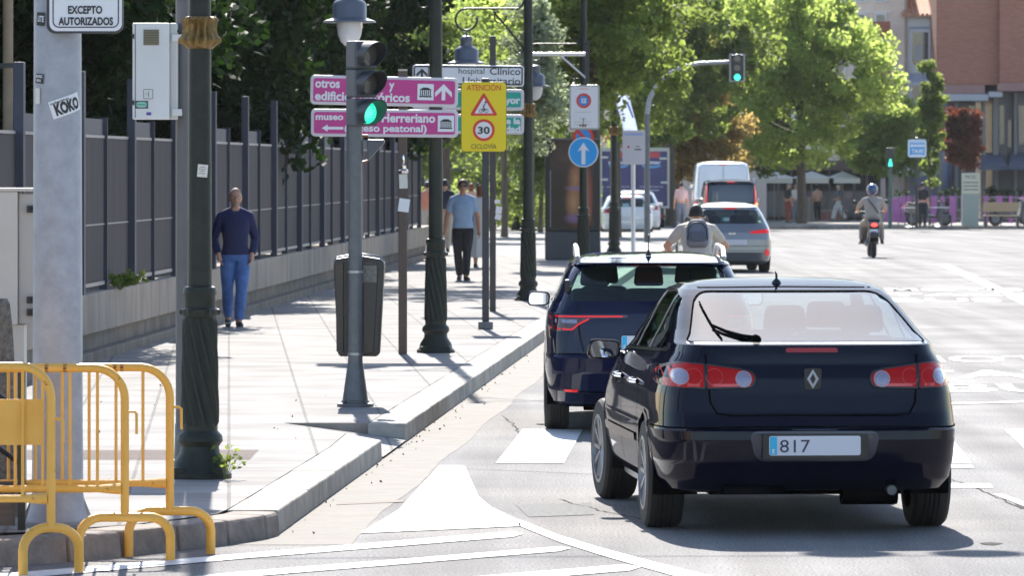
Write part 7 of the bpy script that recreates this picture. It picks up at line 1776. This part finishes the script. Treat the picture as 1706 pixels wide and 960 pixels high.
far_person('blonde woman in wide white trousers striding across the plaza', 1397, 368, R(-80), 1.62, dict(top=mat('teal_grey', (.09, .14, .15), .85), sleeve=.3, legs=WCOT, legk=(1.7, 2.6), hair=mat('blonde', (.60, .50, .36), .6), hairstyle='long', female=True),
    pose(knL=(.05, -.12, .28), anL=(.05, -.17, .05), knR=(-.05, .08, .27), anR=(-.05, .20, .07), wrL=(.12, -.15, .60), elL=(.12, -.03, .64)))
far_person('person in a black top standing under the blue taxi sign', 1537, 379, R(150), 1.70, dict(top=mat('black_top', (.015, .015, .02), .9), sleeve=.4, legs=BLKTR, hair=DKH))
far_person('person in dark clothes and a pale cap at the left of the terrace', 1313, 371, R(120), 1.68, dict(top=mat('charcoal', (.03, .03, .035), .9), sleeve=.4, legs=mat('dull_red', (.25, .05, .04), .85), hair=GREYH))
far_person('person in a white top beside the trunk of the large bright tree', 1326, 370, R(200), 1.66, dict(top=WCOT, sleeve=.4, legs=mat('slate', (.15, .17, .22), .85), hair=GREYH))
far_person('person in a peach top just right of the trunk of the large bright tree', 1362, 368, R(200), 1.60, dict(top=PEACH, sleeve=.3, legs=BLKTR, hair=DKH))

# ------------------------------------------------------------------ cyclist ahead of the estate car
Yc_ = 65.0; zc_ = 0.0; X = XA(1161, Yc_)
bk = thing('bicycle', 'dark city bicycle ridden by the man with the grey backpack', 'bicycle', (X, Yc_, 0), R(180))
for y in (-.52, .52):
    mb = MB(); mb.tube([(0, y + .335 * math.cos(a), .345 + .335 * math.sin(a)) for a in np.linspace(0, 2 * math.pi, 37)[:-1]], .018, 8, closed=True); wl = mb.build('wheel', TYRE, bk)
    mb = MB(); mb.tube([(0, y + .31 * math.cos(a), .345 + .31 * math.sin(a)) for a in np.linspace(0, 2 * math.pi, 33)[:-1]], .011, 6, closed=True)
    for k in range(14): a = 2 * math.pi * k / 14; mb.cyl((0, y, .345), (0, y + .305 * math.cos(a), .345 + .305 * math.sin(a)), .0015, n=4)
    mb.cyl((-.04, y, .345), (.04, y, .345), .02, n=10); mb.build('rim', RIM, wl)
mb = MB()
for a, b_ in (((0, .10, .30), (0, .22, .82)), ((0, .10, .30), (0, -.38, .62)), ((0, .21, .78), (0, -.36, .80)), ((0, -.34, .95), (0, -.40, .55)), ((0, -.40, .55), (0, -.52, .345)), ((.05, .10, .30), (.05, .52, .345)), ((-.05, .10, .30), (-.05, .52, .345)), ((.04, .2, .76), (.05, .52, .345)), ((-.04, .2, .76), (-.05, .52, .345))): mb.cyl(a, b_, .016, n=8)
mb.build('frame', BLACK, bk)
mb = MB(); mb.tube([(-.30, -.27, 1.0), (-.26, -.33, 1.02), (0, -.36, 1.0), (.26, -.33, 1.02), (.30, -.27, 1.0)], .013, 8); mb.build('handlebar', BLACK, bk)
mb = MB(); mb.ball((0, .24, .90), .12, 14, sz=(.8, 1.1, .3)); mb.cyl((0, .22, .78), (0, .23, .88), .013, n=8); mb.build('saddle', BLACK, bk)
for s in (-1, 1):
    mb = MB(); q = (s * .11, .10 + .12 * s, .30 - .12 * s); mb.cyl((s * .06, .10, .30), q, .01, n=6); mb.box(q[0] - .045, q[0] + .045, q[1] - .05, q[1] + .05, q[2] - .012, q[2] + .012); mb.build('pedal', BLACK, bk)
mb = MB(); mb.box(-.03, .03, .30, .33, .70, .74); mb.build('rear_reflector', REDL, bk, smooth=False)
TIE = mat('tie_dye_shirt', (.42, .36, .42), .85, col2=(.62, .55, .33), vs=6)
CYJ = pose(pelvis=(0, .11, .565), waist=(0, .065, .645), chest=(0, -.035, .735), neckb=(0, -.105, .80), neck=(0, -.125, .825), head=(0, -.155, .878),
    shL=(.108, -.075, .775), shR=(-.108, -.075, .775), elL=(.205, -.115, .66), elR=(-.205, -.115, .66), wrL=(.175, -.175, .60), wrR=(-.175, -.175, .60),
    hipL=(.052, .10, .535), hipR=(-.052, .10, .535), knL=(.065, -.09, .42), knR=(-.065, -.06, .36), anL=(.062, .0, .26), anR=(-.062, .12, .145), footL=(0, -1, -.1), footR=(0, -1, -.2))
fig, P, M = figure('cyclist with a grey backpack and a pastel shirt seen from behind over the estate roof', (X, Yc_, 0), R(180), CYJ,
    dict(top=TIE, sleeve=.36, legs=BLKTR, leglen=.5, hair=DKH, hairstyle='short', skin=SKIN, fat=1.12, hem=0, handL=((0, -1, -.1), 1.1), handR=((0, -1, -.1), 1.1), shoes=BLACK), h=1.74, head=(0, 8))
bp_ = thing('backpack', 'grey backpack with black straps on the cyclist', 'backpack', (X, Yc_, 0), R(180))
c = P['chest']; M2 = Matrix.Translation((0, c.y + .225, c.z + .03)) @ Matrix.Rotation(R(34), 4, 'X')
mb = MB(); mb.m = M2; mb.prism(rounded([(-.13, -.20), (.13, -.20), (.135, .05), (.09, .17), (-.09, .17), (-.135, .05)], .08), -.05, .07); mb.build('pack', mat('pack_grey', (.16, .16, .19), .8, var=.15, vs=12), bp_, bevel=.03)
mb = MB(); mb.m = M2; mb.prism(rounded([(-.09, -.17), (.09, -.17), (.09, -.03), (-.09, -.03)], .04), .071, .10); mb.build('pocket', mat('pack_dark', (.10, .10, .12), .8), bp_, bevel=.012)
mb = MB(); mb.m = M2; mb.tube([(-.12, .072, -.14), (-.105, .078, .02), (-.05, .08, .10), (.05, .08, .10), (.105, .078, .02), (.12, .072, -.14)], .008, 6); mb.build('piping', BLACK, bp_)
for s in (-1, 1):
    mb = MB(); mb.m = M2; mb.tube([(s * .06, .04, .16), (s * .11, -.02, .24), (s * .13, -.12, .25)], .018, 6); mb.build('strap', BLACK, bp_)

# ------------------------------------------------------------------ scooter and rider
Ym_ = 127.0; X = XA(1455, Ym_); sc = thing('scooter', 'dark scooter with a lit red tail light crossing the junction', 'scooter', (X, Ym_ + .6, gz(Ym_)), R(180))
for y, wd in ((-.65, .055), (.62, .065)):
    mb = MB(); mb.tube([(0, y + .22 * math.cos(a), .28 + .22 * math.sin(a)) for a in np.linspace(0, 2 * math.pi, 29)[:-1]], wd, 10, closed=True); wl = mb.build('wheel', TYRE, sc); mb = MB(); mb.lathe([(.17, -.04), (.17, .04)], (0, y, .28), 20, axis='x'); mb.build('rim', GREYST, wl)
mb = MB(); mb.prism(rounded([(-.30, .30), (.15, .30), (.45, .38), (.85, .62), (.95, .80), (.85, .86), (.10, .80), (-.05, .45), (-.30, .40)], .05), -.13, .13, 'yz'); mb.build('body_shell', mat('scooter_dark', (.015, .015, .018), .3, coat=.8), sc, bevel=.04, smooth=False)
mb = MB(); mb.prism(rounded([(-.40, .30), (-.30, .30), (-.42, 1.0), (-.52, .98), (-.68, .55)], .04), -.19, .19, 'yz'); mb.build('leg_shield', MATS['scooter_dark'], sc, bevel=.03, smooth=False)
mb = MB(); mb.prism(rounded([(.05, .79), (.85, .85), (.80, .92), (.08, .87)], .03), -.14, .14, 'yz'); mb.build('seat', BLACK, sc, bevel=.03, smooth=False)
mb = MB(); mb.tube([(-.36, -.42, 1.05), (-.2, -.46, 1.08), (0, -.47, 1.05), (.2, -.46, 1.08), (.36, -.42, 1.05)], .018, 8); mb.build('handlebar', BLACK, sc)
for s in (-1, 1):
    mb = MB(); mb.tube([(s * .24, -.46, 1.08), (s * .33, -.45, 1.28)], .008, 6); mb.ball((s * .37, -.44, 1.31), .065, 12, sz=(1, .3, .75)); mb.build('mirror', BLACK, sc)
mb = MB(); mb.ball((0, .93, .78), .075, 14, sz=(1.1, .5, .6)); mb.build('tail_light', mat('tail_lit', (.7, .03, .03), .3, emit=(1, .08, .06), es=.8), sc)
mb = MB(); mb.box(-.11, .11, .94, .955, .50, .68); pl_ = mb.build('number_plate', WHITE, sc, smooth=False); mb = MB(); mb.box(-.105, -.08, .956, .958, .505, .675); mb.box(-.05, .09, .956, .958, .6, .63); mb.box(-.05, .09, .956, .958, .54, .57); mb.build('plate_marks', mat('plate_marks', (.05, .12, .35), .5), pl_, smooth=False)
mb = MB(); mb.prism([(.55, .45), (.98, .60), (.98, .48), (.9, .40), (.6, .35)], -.10, .10, 'yz'); mb.build('mudguard', BLACK, sc, smooth=False)
mb = MB(); mb.tube([(.14, .1, .30), (.16, .5, .33), (.17, .78, .40)], [.03, .05, .055], 10); mb.build('exhaust', GREYST, sc)
SCJ = pose(pelvis=(0, .22, .555), waist=(0, .205, .635), chest=(0, .17, .745), neckb=(0, .14, .835), neck=(0, .13, .87), head=(0, .115, .94), shL=(.118, .15, .805), shR=(-.118, .15, .805), elL=(.20, .02, .70), elR=(-.20, .02, .70), wrL=(.19, -.17, .64), wrR=(-.19, -.17, .64),
    hipL=(.055, .21, .52), hipR=(-.055, .21, .52), knL=(.13, -.05, .46), knR=(-.13, -.05, .46), anL=(.145, .02, .245), anR=(-.145, .02, .245), footL=(.2, -1, -.1), footR=(-.2, -1, -.1))
fig, P, M = figure('scooter rider in a beige shirt, blue helmet and crossbody strap seen from behind', (X, Ym_ + .6, gz(Ym_)), R(180), SCJ,
    dict(top=mat('beige_shirt', (.36, .31, .28), .85, var=.1, vs=10), sleeve=.4, legs=mat('khaki', (.30, .25, .21), .85), hair=DKH, hairstyle='short', fat=1.2, shoes=BLACK, hem=0, handL=((0, -1, 0), 1.1), handR=((0, -1, 0), 1.1)), h=1.68, fine=False)
hl = thing('helmet', 'shiny blue open helmet worn by the scooter rider', 'helmet', (X, Ym_ + .6, gz(Ym_)), R(180))
mb = MB(); hc = P['head']; mb.ball((hc.x, hc.y + .01, hc.z + .03), .135, 22, sz=(1, 1.12, 1.02)); mb.build('shell', mat('helmet_blue', (.03, .07, .16), .2, coat=1.), hl)
st = thing('shoulder_strap', 'black strap across the back of the scooter rider', 'strap', (X, Ym_ + .6, gz(Ym_)), R(180))
c = P['chest']; w0 = P['waist']; mb = MB(); mb.tube([(.10, c.y + .06, c.z + .12), (.06, c.y + .165, c.z + .06), (-.04, c.y + .20, c.z - .06), (-.13, w0.y + .16, w0.z - .02)], .014, 6); mb.build('strap', BLACK, st)
# parked scooters behind the railing
for i, (px, lab) in enumerate(((1551, 'pale parked scooter behind the purple railing, left of the info column'), (1688, 'white parked scooter behind the bench at the right edge'))):
    c_ = copy_tree(sc, loc=G(px, 377, SZ) + Vector((0, 1.2, 0)), rz=R(75 + 30 * i), label=lab); sc['group'] = 'scooters'; c_['group'] = 'scooters'

# ------------------------------------------------------------------ thin summer haze
def haze(dens):
    mb = MB(); mb.box(-80, 80, -60, 362, -2.2, 30); o = mb.build('haze', None, smooth=False)
    m = bpy.data.materials.new('haze'); m.use_nodes = True; n = m.node_tree; n.nodes.remove(n.nodes['Principled BSDF'])
    v = n.nodes.new('ShaderNodeVolumePrincipled'); v.inputs['Density'].default_value = dens; v.inputs['Color'].default_value = (.93, .95, 1, 1); v.inputs['Anisotropy'].default_value = .2
    n.links.new(v.outputs[0], n.nodes['Material Output'].inputs['Volume']); o.data.materials.append(m); o['kind'] = 'stuff'; o.display_type = 'WIRE'
haze(.00006)
